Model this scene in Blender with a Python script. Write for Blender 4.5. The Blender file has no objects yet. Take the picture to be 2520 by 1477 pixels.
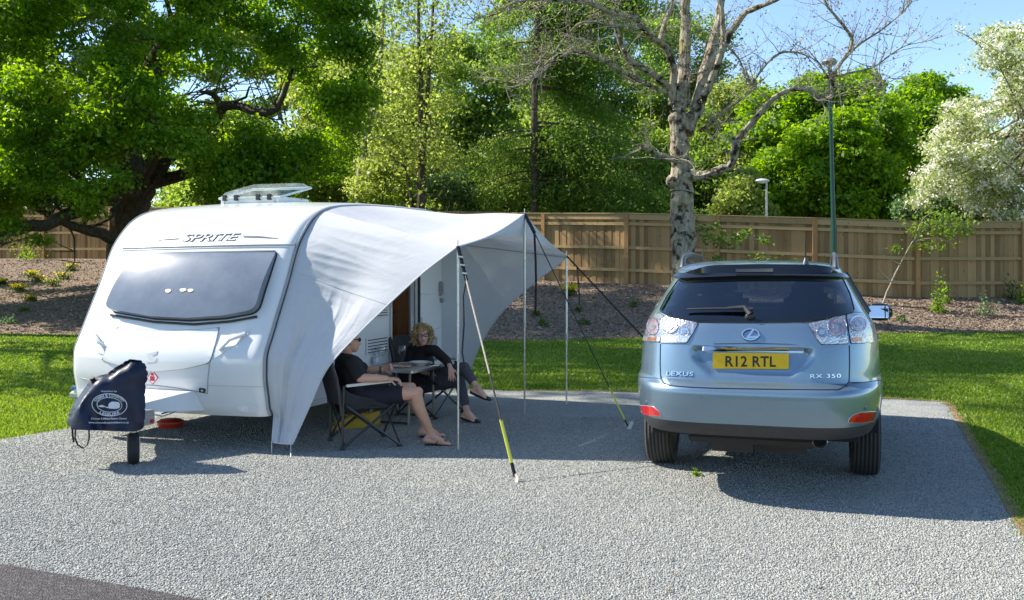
import bpy, bmesh, math, random
import numpy as np
from mathutils import Vector, Matrix, noise
from mathutils.geometry import tessellate_polygon

random.seed(7)
SC = bpy.context.scene
COL = SC.collection
PI = math.pi
# ---------------------------------------------------------------- camera model (level lens with a vertical shift)
F, CX, HY, H = 2450.0, 1260.0, 640.0, 1.655


def P(x, y, Y):
    """Picture point (in a 2519 wide frame) at depth Y -> world."""
    return Vector(((x - CX) / F * Y, Y, H - (y - HY) / F * Y))


def G(x, y, z=0.0):
    return P(x, y, (H - z) * F / (y - HY))


def lerp(a, b, t):
    return a + (b - a) * t


def interp(tab, z):
    """tab: sorted list of (z, v...) -> linear interpolation."""
    if z <= tab[0][0]:
        return tab[0][1:]
    for a, b in zip(tab, tab[1:]):
        if z <= b[0]:
            t = (z - a[0]) / (b[0] - a[0])
            return tuple(lerp(p, q, t) for p, q in zip(a[1:], b[1:]))
    return tab[-1][1:]


def smooth_interp(tab, z):
    """Catmull-Rom through a table, monotone enough for profiles."""
    if z <= tab[0][0]:
        return tab[0][1:]
    if z >= tab[-1][0]:
        return tab[-1][1:]
    for i in range(len(tab) - 1):
        if z <= tab[i + 1][0]:
            break
    out = []
    x0, x1 = tab[i][0], tab[i + 1][0]
    h = x1 - x0
    t = (z - x0) / h
    for k in range(1, len(tab[0])):
        y0, y1 = tab[i][k], tab[i + 1][k]
        s = (y1 - y0) / h
        def tang(j):
            if j == 0 or j == len(tab) - 1:
                return s
            sa = (tab[j][k] - tab[j - 1][k]) / (tab[j][0] - tab[j - 1][0])
            sb = (tab[j + 1][k] - tab[j][k]) / (tab[j + 1][0] - tab[j][0])
            if sa * sb <= 0:
                return 0.0
            return 2 * sa * sb / (sa + sb)
        m0, m1 = tang(i) * h, tang(i + 1) * h
        out.append(y0 * (2 * t**3 - 3 * t**2 + 1) + m0 * (t**3 - 2 * t**2 + t) + y1 * (-2 * t**3 + 3 * t**2) + m1 * (t**3 - t**2))
    return tuple(out)


def sstep(a, b, x):
    t = min(1.0, max(0.0, (x - a) / (b - a)))
    return t * t * (3 - 2 * t)


# ---------------------------------------------------------------- objects
ROOT = {}


def thing(name, label, cat, loc=(0, 0, 0), rot=0.0, group=None):
    o = bpy.data.objects.new(name, None)
    COL.objects.link(o)
    o.empty_display_size = 0.2
    o.location = loc
    o.rotation_euler = (0, 0, rot)
    o['label'] = label
    o['category'] = cat
    if group:
        o['group'] = group
    ROOT[o.name] = Matrix.LocRotScale(Vector(loc), Matrix.Rotation(rot, 3, 'Z').to_quaternion(), Vector((1, 1, 1)))
    return o


def tag(o, label=None, cat=None, group=None, kind=None):
    for k, v in (('label', label), ('category', cat), ('group', group), ('kind', kind)):
        if v:
            o[k] = v
    return o


def base(o, loc):
    """Move a single-mesh thing's origin to loc without moving its surface."""
    loc = Vector(loc)
    o.data.transform(Matrix.Translation(-loc))
    o.location = loc
    return o


def to_local(parent, vs):
    m = ROOT[parent.name].inverted()
    return [m @ Vector(v) for v in vs]


def obj(name, verts, faces, m, parent=None, world=False, smooth=True, sharp=40, root=None):
    """One mesh object; with world=True the vertices are world points and are brought into the thing's own frame."""
    if world and (root or parent):
        verts = to_local(root or parent, verts)
    me = bpy.data.meshes.new(name)
    me.from_pydata([tuple(v) for v in verts], [], [tuple(f) for f in faces])
    me.validate()
    o = bpy.data.objects.new(name, me)
    COL.objects.link(o)
    if m:
        me.materials.append(m)
    if smooth:
        me.shade_smooth()
        if sharp:
            me.set_sharp_from_angle(angle=math.radians(sharp))
    if parent:
        o.parent = parent
    return o


class MB:
    """Collects shapes for ONE mesh."""

    def __init__(s):
        s.v, s.f = [], []

    def add(s, v, f):
        n = len(s.v)
        s.v += [Vector(p) for p in v]
        s.f += [tuple(i + n for i in q) for q in f]
        return s

    def box(s, c, d, rot=None, bev=0.0):
        c = Vector(c)
        x, y, z = (k / 2 for k in d)
        if bev <= 0:
            pts = [Vector((a, b, e)) for a in (-x, x) for b in (-y, y) for e in (-z, z)]
            fs = [(0, 1, 3, 2), (4, 6, 7, 5), (0, 4, 5, 1), (2, 3, 7, 6), (0, 2, 6, 4), (1, 5, 7, 3)]
        else:
            bm = bmesh.new()
            bmesh.ops.create_cube(bm, size=1)
            for v in bm.verts:
                v.co = Vector((v.co.x * 2 * x, v.co.y * 2 * y, v.co.z * 2 * z))
            bmesh.ops.bevel(bm, geom=bm.edges[:], offset=bev, segments=2, affect='EDGES')
            bm.verts.index_update()
            pts = [v.co.copy() for v in bm.verts]
            fs = [tuple(v.index for v in f.verts) for f in bm.faces]
            bm.free()
        if rot is not None:
            r = rot if isinstance(rot, Matrix) else Matrix.Rotation(rot, 3, 'Z')
            pts = [r @ p for p in pts]
        return s.add([p + c for p in pts], fs)

    def tube(s, pts, r, n=8, cap=True, flat=None):
        """Tube through pts; r a number or a list; flat=(a,b) gives an elliptic section."""
        pts = [Vector(p) for p in pts]
        k = len(pts)
        rs = [r] * k if not hasattr(r, '__len__') else list(r)
        vs, fs = [], []
        up = None
        for i, p in enumerate(pts):
            d = (pts[min(i + 1, k - 1)] - pts[max(i - 1, 0)])
            if d.length < 1e-9:
                d = Vector((0, 0, 1))
            d.normalize()
            if up is None:
                up = Vector((0, 0, 1)) if abs(d.z) < 0.95 else Vector((1, 0, 0))
            a = up - d * up.dot(d)
            if a.length < 1e-6:
                a = d.orthogonal()
            a.normalize()
            up = a
            b = d.cross(a)
            fa, fb = flat or (1, 1)
            for j in range(n):
                t = 2 * PI * j / n
                vs.append(p + a * (math.cos(t) * rs[i] * fa) + b * (math.sin(t) * rs[i] * fb))
        for i in range(k - 1):
            for j in range(n):
                q = (j + 1) % n
                fs.append((i * n + j, i * n + q, i * n + n + q, i * n + n + j))
        if cap:
            fs.append(tuple(reversed(range(n))))
            fs.append(tuple((k - 1) * n + j for j in range(n)))
        return s.add(vs, fs)

    def ball(s, c, r, n=12, m=8, rot=None):
        c = Vector(c)
        rr = r if hasattr(r, '__len__') else (r, r, r)
        vs, fs = [Vector((0, 0, 1))], []
        for i in range(1, m):
            a = PI * i / m
            for j in range(n):
                t = 2 * PI * j / n
                vs.append(Vector((math.sin(a) * math.cos(t), math.sin(a) * math.sin(t), math.cos(a))))
        vs.append(Vector((0, 0, -1)))
        for j in range(n):
            fs.append((0, 1 + j, 1 + (j + 1) % n))
        for i in range(m - 2):
            for j in range(n):
                q = (j + 1) % n
                fs.append((1 + i * n + j, 1 + (i + 1) * n + j, 1 + (i + 1) * n + q, 1 + i * n + q))
        l = len(vs) - 1
        for j in range(n):
            fs.append((l, 1 + (m - 2) * n + (j + 1) % n, 1 + (m - 2) * n + j))
        vs = [Vector((v.x * rr[0], v.y * rr[1], v.z * rr[2])) for v in vs]
        if rot is not None:
            vs = [rot @ v for v in vs]
        return s.add([v + c for v in vs], fs)

    def capsule(s, a, b, ra, rb, n=10):
        a, b = Vector(a), Vector(b)
        d = (b - a)
        L = d.length
        if L < 1e-6:
            return s.ball(a, ra, n, 6)
        d /= L
        pts, rs = [], []
        for i in range(4):
            t = PI / 2 * (i / 4)
            pts.append(a - d * (ra * math.cos(t)))
            rs.append(max(ra * math.sin(t), 1e-4))
        pts.append(a.copy()); rs.append(ra)
        pts.append(b.copy()); rs.append(rb)
        for i in range(1, 5):
            t = PI / 2 * (i / 4)
            pts.append(b + d * (rb * math.sin(t)))
            rs.append(max(rb * math.cos(t), 1e-4))
        return s.tube(pts, rs, n)

    def lathe(s, prof, c=(0, 0, 0), n=20, rot=None, close=False):
        """prof: list of (r, z)."""
        c = Vector(c)
        vs, fs = [], []
        for r, z in prof:
            for j in range(n):
                t = 2 * PI * j / n
                vs.append(Vector((r * math.cos(t), r * math.sin(t), z)))
        k = len(prof)
        for i in range(k - 1 + (1 if close else 0)):
            for j in range(n):
                q = (j + 1) % n
                i2 = (i + 1) % k
                fs.append((i * n + j, i * n + q, i2 * n + q, i2 * n + j))
        if rot is not None:
            vs = [rot @ v for v in vs]
        return s.add([v + c for v in vs], fs)

    def build(s, name, m, parent=None, **kw):
        return obj(name, s.v, s.f, m, parent, **kw)


def remesh(name, mb, m, parent, voxel=0.012, smooth=3, world=True, root=None):
    """Melt the collected shapes into one continuous skin."""
    o = mb.build(name + '_tmp', None, None)
    r = o.modifiers.new('r', 'REMESH')
    r.mode = 'VOXEL'
    r.voxel_size = voxel
    r.use_smooth_shade = True
    if smooth:
        q = o.modifiers.new('s', 'SMOOTH')
        q.factor = 0.5
        q.iterations = smooth
    dg = bpy.context.evaluated_depsgraph_get()
    dg.update()
    me = bpy.data.meshes.new_from_object(o.evaluated_get(dg))
    bpy.data.objects.remove(o)
    me.name = name
    if world and parent:
        me.transform(ROOT[(root or parent).name].inverted())
    me.materials.clear()
    me.materials.append(m)
    me.shade_smooth()
    no = bpy.data.objects.new(name, me)
    COL.objects.link(no)
    no.parent = parent
    return no


def copy_tree(o, parent=None):
    c = o.copy()
    COL.objects.link(c)
    if parent:
        c.parent = parent
    for ch in list(o.children):
        copy_tree(ch, c)
    return c


def quads_np(name, V, nper, m, parent=None, smooth=False, root=None):
    """V: (N*nper,3) array, each nper vertices one face."""
    V = np.asarray(V, dtype=np.float32).reshape(-1, 3)
    if parent is not None or root is not None:
        mi = np.array(ROOT[(root or parent).name].inverted(), dtype=np.float32)
        V = V @ mi[:3, :3].T + mi[:3, 3]
    n = len(V)
    me = bpy.data.meshes.new(name)
    me.vertices.add(n)
    me.vertices.foreach_set('co', V.ravel())
    me.loops.add(n)
    me.loops.foreach_set('vertex_index', np.arange(n, dtype=np.int32))
    me.polygons.add(n // nper)
    me.polygons.foreach_set('loop_start', np.arange(0, n, nper, dtype=np.int32))
    me.polygons.foreach_set('loop_total', np.full(n // nper, nper, dtype=np.int32))
    me.update(calc_edges=True)
    me.validate()
    me.materials.append(m)
    if smooth:
        me.shade_smooth()
    o = bpy.data.objects.new(name, me)
    COL.objects.link(o)
    if parent:
        o.parent = parent
    return o


def mesh_np(name, V, Fq, m, parent=None, smooth=False):
    """Indexed numpy mesh, all faces with the same number of corners."""
    V = np.asarray(V, dtype=np.float32)
    if parent is not None:
        mi = np.array(ROOT[parent.name].inverted(), dtype=np.float32)
        V = V @ mi[:3, :3].T + mi[:3, 3]
    Fq = np.asarray(Fq, dtype=np.int32)
    k = Fq.shape[1]
    me = bpy.data.meshes.new(name)
    me.vertices.add(len(V))
    me.vertices.foreach_set('co', V.ravel())
    me.loops.add(Fq.size)
    me.loops.foreach_set('vertex_index', Fq.ravel())
    me.polygons.add(len(Fq))
    me.polygons.foreach_set('loop_start', np.arange(0, Fq.size, k, dtype=np.int32))
    me.polygons.foreach_set('loop_total', np.full(len(Fq), k, dtype=np.int32))
    me.update(calc_edges=True)
    me.materials.append(m)
    if smooth:
        me.shade_smooth()
    o = bpy.data.objects.new(name, me)
    COL.objects.link(o)
    if parent:
        o.parent = parent
    return o


# ---------------------------------------------------------------- patches laid on a curved surface
def cut_poly(poly, step):
    """A 2D polygon cut into small cells: (verts2d, faces)."""
    bm = bmesh.new()
    vs = [bm.verts.new((p[0], p[1], 0)) for p in poly]
    bm.faces.new(vs)
    xs = [p[0] for p in poly]
    ys = [p[1] for p in poly]
    if step:
        sx, sy = step if hasattr(step, '__len__') else (step, step)
        x = min(xs) + sx
        while x < max(xs) - sx * 0.3:
            bmesh.ops.bisect_plane(bm, geom=bm.verts[:] + bm.edges[:] + bm.faces[:], plane_co=(x, 0, 0), plane_no=(1, 0, 0))
            x += sx
        y = min(ys) + sy
        while y < max(ys) - sy * 0.3:
            bmesh.ops.bisect_plane(bm, geom=bm.verts[:] + bm.edges[:] + bm.faces[:], plane_co=(0, y, 0), plane_no=(0, 1, 0))
            y += sy
    bm.verts.index_update()
    out = [(v.co.x, v.co.y) for v in bm.verts], [tuple(v.index for v in f.verts) for f in bm.faces]
    bm.free()
    return out


def proj(verts2d, faces, hit, off, depth=0.0):
    """Lay a flat 2D mesh on a surface; with depth it gets a rim that goes down into the surface."""
    vs, fs = [], []
    hs = [hit(x, y) for x, y in verts2d]
    for p, n in hs:
        vs.append(p + n * off)
    a = 0
    for f in faces:
        a += sum(verts2d[f[i]][0] * verts2d[f[(i + 1) % len(f)]][1] - verts2d[f[(i + 1) % len(f)]][0] * verts2d[f[i]][1] for i in range(len(f)))
    if a > 0:
        faces = [tuple(reversed(f)) for f in faces]
    fs = list(faces)
    if depth:
        cnt = {}
        for f in faces:
            for i in range(len(f)):
                e = (f[i], f[(i + 1) % len(f)])
                cnt[e] = 1
        low = {}
        for (p, q) in list(cnt):
            if (q, p) in cnt:
                continue
            for k in (p, q):
                if k not in low:
                    low[k] = len(vs)
                    vs.append(hs[k][0] + hs[k][1] * (off - depth))
            fs.append((q, p, low[p], low[q]))
    return vs, fs


def round_poly(poly, r, n=4):
    """Rounded corners for a 2D polygon."""
    out = []
    k = len(poly)
    rs = r if hasattr(r, '__len__') else [r] * k
    for i in range(k):
        p = Vector(poly[i])
        a = Vector(poly[i - 1]) - p
        b = Vector(poly[(i + 1) % k]) - p
        d = min(rs[i], a.length * 0.45, b.length * 0.45)
        if d < 1e-6:
            out.append(tuple(p))
            continue
        a = p + a.normalized() * d
        b = p + b.normalized() * d
        for j in range(n + 1):
            t = j / n
            q = a * (1 - t) ** 2 + p * (2 * t * (1 - t)) + b * t * t
            out.append((q.x, q.y))
    return out


def inset(poly, d):
    c = Vector((sum(p[0] for p in poly) / len(poly), sum(p[1] for p in poly) / len(poly)))
    out = []
    for p in poly:
        v = Vector(p) - c
        l = v.length
        q = c + v * max(0, (l - d)) / l
        out.append((q.x, q.y))
    return out


def text2d(body, box, shear=0.0, bold=0.0, spacing=1.0):
    """Letters fitted into a picture box (x0,y0,x1,y1) - y grows downward; box may be a quad of four corners (tl,tr,br,bl)."""
    cu = bpy.data.curves.new('lettering', 'FONT')
    cu.body = body
    cu.shear = shear
    cu.offset = bold
    cu.space_character = spacing
    cu.resolution_u = 4
    o = bpy.data.objects.new('lettering', cu)
    me = bpy.data.meshes.new_from_object(o)
    vs = [(v.co.x, v.co.y) for v in me.vertices]
    fs = [tuple(p.vertices) for p in me.polygons]
    bpy.data.objects.remove(o)
    bpy.data.curves.remove(cu)
    bpy.data.meshes.remove(me)
    x0, x1 = min(v[0] for v in vs), max(v[0] for v in vs)
    y0, y1 = min(v[1] for v in vs), max(v[1] for v in vs)
    if len(box) == 4 and not hasattr(box[0], '__len__'):
        a, b, c, d = box
        box = ((a, b), (c, b), (c, d), (a, d))
    tl, tr, br, bl = [Vector(q) for q in box]
    out = []
    for x, y in vs:
        u, v = (x - x0) / (x1 - x0), 1 - (y - y0) / (y1 - y0)
        q = tl * (1 - u) * (1 - v) + tr * u * (1 - v) + br * u * v + bl * (1 - u) * v
        out.append((q.x, q.y))
    return out, fs


# ---------------------------------------------------------------- materials
def nodes(name):
    m = bpy.data.materials.new(name)
    m.use_nodes = True
    nt = m.node_tree
    b = nt.nodes['Principled BSDF']
    return m, nt, b


def N(nt, typ, **kw):
    n = nt.nodes.new(typ)
    for k, v in kw.items():
        if k in n.inputs:
            n.inputs[k].default_value = v
        else:
            setattr(n, k, v)
    return n


def ramp(nt, stops, fac=None, interp='LINEAR'):
    r = nt.nodes.new('ShaderNodeValToRGB')
    r.color_ramp.interpolation = interp
    el = r.color_ramp.elements
    while len(el) < len(stops):
        el.new(0.5)
    for e, (p, c) in zip(el, stops):
        e.position = p
        e.color = (*c, 1) if len(c) == 3 else c
    if fac is not None:
        nt.links.new(fac, r.inputs[0])
    return r


def objco(nt, scale=None, geo=False):
    if geo:
        c = nt.nodes.new('ShaderNodeNewGeometry').outputs['Position']
    else:
        c = nt.nodes.new('ShaderNodeTexCoord').outputs['Object']
    if scale is not None:
        mp = nt.nodes.new('ShaderNodeMapping')
        mp.inputs['Scale'].default_value = scale if hasattr(scale, '__len__') else (scale,) * 3
        nt.links.new(c, mp.inputs[0])
        c = mp.outputs[0]
    return c


def bump(nt, b, h, strength=0.3, dist=0.01, chain=None):
    n = nt.nodes.new('ShaderNodeBump')
    n.inputs['Strength'].default_value = strength
    n.inputs['Distance'].default_value = dist
    nt.links.new(h, n.inputs['Height'])
    if chain is not None:
        nt.links.new(chain, n.inputs['Normal'])
    if b is not None:
        nt.links.new(n.outputs[0], b.inputs['Normal'])
    return n.outputs[0]


def M(name, col, rough=0.5, metal=0.0, var=0.12, scale=6.0, bmp=0.0, bscale=40.0, bdist=0.003, coat=0.0, spec=0.5, stretch=(1, 1, 1), sheen=0.0):
    """A general procedural surface: noise varies colour and roughness a little."""
    m, nt, b = nodes(name)
    c = objco(nt, stretch)
    n = N(nt, 'ShaderNodeTexNoise', Scale=scale, Detail=6.0, Roughness=0.6)
    nt.links.new(c, n.inputs['Vector'])
    lo = tuple(max(0, k * (1 - var)) for k in col)
    hi = tuple(min(1, k * (1 + var)) for k in col)
    r = ramp(nt, [(0.3, lo), (0.7, hi)], n.outputs['Fac'])
    nt.links.new(r.outputs[0], b.inputs['Base Color'])
    b.inputs['Roughness'].default_value = rough
    b.inputs['Metallic'].default_value = metal
    b.inputs['Coat Weight'].default_value = coat
    b.inputs['Coat Roughness'].default_value = 0.05
    b.inputs['Specular IOR Level'].default_value = spec
    b.inputs['Sheen Weight'].default_value = sheen
    if bmp:
        n2 = N(nt, 'ShaderNodeTexNoise', Scale=bscale, Detail=5.0)
        nt.links.new(c, n2.inputs['Vector'])
        bump(nt, b, n2.outputs['Fac'], bmp, bdist)
    return m


def leaf_mat(name, cols, trans=0.35, rough=0.45):
    """Leaves: colour differs leaf by leaf, light passes through them."""
    m, nt, b = nodes(name)
    g = nt.nodes.new('ShaderNodeNewGeometry')
    n = N(nt, 'ShaderNodeTexNoise', Scale=0.45, Detail=2.0)
    nt.links.new(objco(nt, geo=True), n.inputs['Vector'])
    mx = N(nt, 'ShaderNodeMath', operation='MULTIPLY_ADD')
    nt.links.new(g.outputs['Random Per Island'], mx.inputs[0])
    mx.inputs[1].default_value = 0.65
    sb = N(nt, 'ShaderNodeMath', operation='MULTIPLY_ADD')
    nt.links.new(n.outputs['Fac'], sb.inputs[0])
    sb.inputs[1].default_value = 0.9
    sb.inputs[2].default_value = -0.28
    nt.links.new(sb.outputs[0], mx.inputs[2])
    k = len(cols)
    r = ramp(nt, [(i / (k - 1), c) for i, c in enumerate(cols)], mx.outputs[0])
    nt.links.new(r.outputs[0], b.inputs['Base Color'])
    b.inputs['Roughness'].default_value = rough
    b.inputs['Specular IOR Level'].default_value = 0.35
    t = nt.nodes.new('ShaderNodeBsdfTranslucent')
    hs = N(nt, 'ShaderNodeHueSaturation', Saturation=1.08, Value=2.1)
    hs.inputs['Hue'].default_value = 0.485
    nt.links.new(r.outputs[0], hs.inputs['Color'])
    nt.links.new(hs.outputs[0], t.inputs['Color'])
    mix = nt.nodes.new('ShaderNodeMixShader')
    mix.inputs[0].default_value = trans
    nt.links.new(b.outputs[0], mix.inputs[1])
    nt.links.new(t.outputs[0], mix.inputs[2])
    nt.links.new(mix.outputs[0], nt.nodes['Material Output'].inputs['Surface'])
    return m


def bark_mat(name, lo, hi, moss=None, scale=3.0, blotch=None):
    m, nt, b = nodes(name)
    c = objco(nt, (1, 1, 0.35))
    n = N(nt, 'ShaderNodeTexNoise', Scale=scale * 4, Detail=8.0, Roughness=0.7)
    nt.links.new(c, n.inputs['Vector'])
    r = ramp(nt, [(0.32, lo), (0.62, hi)], n.outputs['Fac'])
    out = r.outputs[0]
    def blend(col, thr, sc, geo=False, up=False):
        nonlocal out
        q = N(nt, 'ShaderNodeTexNoise', Scale=sc, Detail=5.0, Roughness=0.65)
        nt.links.new(objco(nt), q.inputs['Vector'])
        f = ramp(nt, [(thr, (0, 0, 0)), (thr + 0.1, (1, 1, 1))], q.outputs['Fac'])
        mx = nt.nodes.new('ShaderNodeMix')
        mx.data_type = 'RGBA'
        nt.links.new(f.outputs[0], mx.inputs['Factor'])
        nt.links.new(out, mx.inputs['A'])
        mx.inputs['B'].default_value = (*col, 1)
        out = mx.outputs['Result']
    if blotch:
        blend(blotch, 0.5, 4.2)
    if moss:
        blend(moss, 0.57, 1.3)
    nt.links.new(out, b.inputs['Base Color'])
    b.inputs['Roughness'].default_value = 0.95
    b.inputs['Specular IOR Level'].default_value = 0.1
    v = N(nt, 'ShaderNodeTexVoronoi', Scale=scale * 7)
    nt.links.new(c, v.inputs['Vector'])
    h1 = bump(nt, None, v.outputs['Distance'], 0.6, 0.03)
    bump(nt, b, n.outputs['Fac'], 0.7, 0.03, chain=h1)
    return m


# ---------------------------------------------------------------- world, sun, camera
SUN_EL, SUN_PHI = 41.0, 15.0            # the sun stands left and a little behind the scene
sd = Vector((-math.cos(math.radians(SUN_PHI)) * math.cos(math.radians(SUN_EL)),
             math.sin(math.radians(SUN_PHI)) * math.cos(math.radians(SUN_EL)),
             math.sin(math.radians(SUN_EL))))
w = bpy.data.worlds.new("World")
SC.world = w
w.use_nodes = True
nt = w.node_tree
sky = nt.nodes.new('ShaderNodeTexSky')
sky.sky_type = 'NISHITA'
sky.sun_disc = False
sky.sun_elevation = math.radians(SUN_EL)
sky.sun_rotation = math.atan2(sd.x, sd.y)
sky.altitude = 700.0
sky.air_density = 1.0
sky.dust_density = 0.25
sky.ozone_density = 3.0
nt.links.new(sky.outputs[0], nt.nodes['Background'].inputs[0])
nt.nodes['Background'].inputs[1].default_value = 0.118

sl = bpy.data.lights.new('sun', 'SUN')
sl.energy = 4.7
sl.angle = math.radians(0.55)
sl.color = (1.0, 0.935, 0.83)
so = bpy.data.objects.new('sun', sl)
COL.objects.link(so)
so.rotation_euler = sd.to_track_quat('Z', 'Y').to_euler()
so.location = sd * 60

cam = bpy.data.cameras.new('camera')
cam.sensor_width = 36.0
cam.lens = 36.0 * F / 2519.0
cam.shift_y = -98.0 / 2519.0
cam.clip_start = 0.05
cam.clip_end = 3000
co = bpy.data.objects.new('camera', cam)
COL.objects.link(co)
co.location = (0, 0, H)
co.rotation_euler = (PI / 2, 0, 0)
SC.camera = co
SC.view_settings.view_transform = 'Standard'
SC.view_settings.look = 'None'
SC.view_settings.exposure = 1.12
SC.view_settings.gamma = 1.0
SC.cycles.use_denoising = True
SC.cycles.max_bounces = 8
SC.cycles.transparent_max_bounces = 16
SC.cycles.sample_clamp_indirect = 6.0
# ================================================================ SETTING: gravel, road, lawn, bank, far ground
def gravel_mat():
    m, nt, b = nodes('gravel')
    c = objco(nt, geo=True)
    v = N(nt, 'ShaderNodeTexVoronoi', Scale=125.0)
    nt.links.new(c, v.inputs['Vector'])
    sep = nt.nodes.new('ShaderNodeSeparateColor')
    nt.links.new(v.outputs['Color'], sep.inputs[0])
    r = ramp(nt, [(0.0, (0.17, 0.178, 0.168)), (0.35, (0.285, 0.293, 0.272)), (0.7, (0.36, 0.366, 0.337)), (1.0, (0.47, 0.47, 0.425))], sep.outputs[0])
    big = N(nt, 'ShaderNodeTexNoise', Scale=0.9, Detail=7.0, Roughness=0.65)
    nt.links.new(c, big.inputs['Vector'])
    br = ramp(nt, [(0.28, (0.76, 0.77, 0.79)), (0.5, (0.97, 0.97, 0.97)), (0.72, (1.1, 1.08, 1.02))], big.outputs['Fac'])
    mx = nt.nodes.new('ShaderNodeMix')
    mx.data_type = 'RGBA'
    mx.blend_type = 'MULTIPLY'
    mx.inputs['Factor'].default_value = 1.0
    nt.links.new(r.outputs[0], mx.inputs['A'])
    nt.links.new(br.outputs[0], mx.inputs['B'])
    nt.links.new(mx.outputs['Result'], b.inputs['Base Color'])
    b.inputs['Roughness'].default_value = 0.9
    b.inputs['Specular IOR Level'].default_value = 0.2
    inv = N(nt, 'ShaderNodeMath', operation='SUBTRACT')
    inv.inputs[0].default_value = 1.0
    nt.links.new(v.outputs['Distance'], inv.inputs[1])
    h1 = bump(nt, None, inv.outputs[0], 0.8, 0.01)
    n2 = N(nt, 'ShaderNodeTexNoise', Scale=4.0, Detail=6.0)
    nt.links.new(c, n2.inputs['Vector'])
    bump(nt, b, n2.outputs['Fac'], 0.5, 0.05, chain=h1)
    return m


def stone_mat():
    m, nt, b = nodes('loose_stone')
    g = nt.nodes.new('ShaderNodeNewGeometry')
    r = ramp(nt, [(0.0, (0.16, 0.167, 0.158)), (0.3, (0.275, 0.283, 0.264)), (0.75, (0.37, 0.376, 0.347)), (0.93, (0.47, 0.468, 0.423)), (1.0, (0.34, 0.28, 0.23))], g.outputs['Random Per Island'])
    nt.links.new(r.outputs[0], b.inputs['Base Color'])
    b.inputs['Roughness'].default_value = 0.85
    b.inputs['Specular IOR Level'].default_value = 0.25
    return m


def mulch_mat():
    m, nt, b = nodes('bark_mulch')
    c = objco(nt, (1, 1, 1), geo=True)
    v = N(nt, 'ShaderNodeTexVoronoi', Scale=26.0)
    n = N(nt, 'ShaderNodeTexNoise', Scale=9.0, Detail=7.0, Roughness=0.7)
    nt.links.new(c, n.inputs['Vector'])
    nt.links.new(c, v.inputs['Vector'])
    sep = nt.nodes.new('ShaderNodeSeparateColor')
    nt.links.new(v.outputs['Color'], sep.inputs[0])
    ad = N(nt, 'ShaderNodeMath', operation='MULTIPLY_ADD')
    ad.inputs[1].default_value = 0.45
    nt.links.new(sep.outputs[0], ad.inputs[0])
    nt.links.new(n.outputs['Fac'], ad.inputs[2])
    r = ramp(nt, [(0.35, (0.11, 0.076, 0.052)), (0.65, (0.215, 0.155, 0.11)), (0.95, (0.35, 0.27, 0.2))], ad.outputs[0])
    nt.links.new(r.outputs[0], b.inputs['Base Color'])
    b.inputs['Roughness'].default_value = 0.95
    b.inputs['Specular IOR Level'].default_value = 0.1
    h = bump(nt, None, v.outputs['Distance'], 0.6, 0.03)
    bump(nt, b, n.outputs['Fac'], 0.8, 0.08, chain=h)
    return m


def lawn_mat():
    m, nt, b = nodes('mown_lawn')
    c = objco(nt, geo=True)
    n = N(nt, 'ShaderNodeTexNoise', Scale=0.8, Detail=8.0, Roughness=0.7)
    nt.links.new(c, n.inputs['Vector'])
    n2 = N(nt, 'ShaderNodeTexNoise', Scale=45.0, Detail=4.0, Roughness=0.7)
    nt.links.new(c, n2.inputs['Vector'])
    ad = N(nt, 'ShaderNodeMath', operation='MULTIPLY_ADD')
    ad.inputs[1].default_value = 0.8
    ad.inputs[2].default_value = -0.1
    nt.links.new(n.outputs['Fac'], ad.inputs[0])
    a2 = N(nt, 'ShaderNodeMath', operation='MULTIPLY_ADD')
    a2.inputs[1].default_value = 0.4
    nt.links.new(n2.outputs['Fac'], a2.inputs[0])
    nt.links.new(ad.outputs[0], a2.inputs[2])
    r = ramp(nt, [(0.25, (0.05, 0.095, 0.012)), (0.5, (0.1, 0.17, 0.02)), (0.8, (0.2, 0.26, 0.05))], a2.outputs[0])
    nt.links.new(r.outputs[0], b.inputs['Base Color'])
    b.inputs['Roughness'].default_value = 0.9
    b.inputs['Specular IOR Level'].default_value = 0.1
    bump(nt, b, n2.outputs['Fac'], 0.8, 0.04)
    return m


def asphalt_mat():
    m, nt, b = nodes('asphalt')
    c = objco(nt, geo=True)
    v = N(nt, 'ShaderNodeTexVoronoi', Scale=95.0)
    nt.links.new(c, v.inputs['Vector'])
    sep = nt.nodes.new('ShaderNodeSeparateColor')
    nt.links.new(v.outputs['Color'], sep.inputs[0])
    r = ramp(nt, [(0.0, (0.025, 0.023, 0.023)), (0.7, (0.062, 0.054, 0.053)), (1.0, (0.15, 0.135, 0.13))], sep.outputs[0])
    nt.links.new(r.outputs[0], b.inputs['Base Color'])
    b.inputs['Roughness'].default_value = 0.85
    bump(nt, b, v.outputs['Distance'], 0.9, 0.012)
    return m


GRAVEL, MULCH, LAWN, ASPHALT = gravel_mat(), mulch_mat(), lawn_mat(), asphalt_mat()


def sheet(name, poly, z, m, cell=None, wob=0.0):
    vs, fs = cut_poly(poly, cell)
    return tag(obj(name, [(x, y, z + (wob * (noise.noise((x * 0.7, y * 0.7, 3)) if wob else 0))) for x, y in vs], [tuple(reversed(f)) if False else f for f in fs], m, smooth=False), kind='structure')


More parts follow.
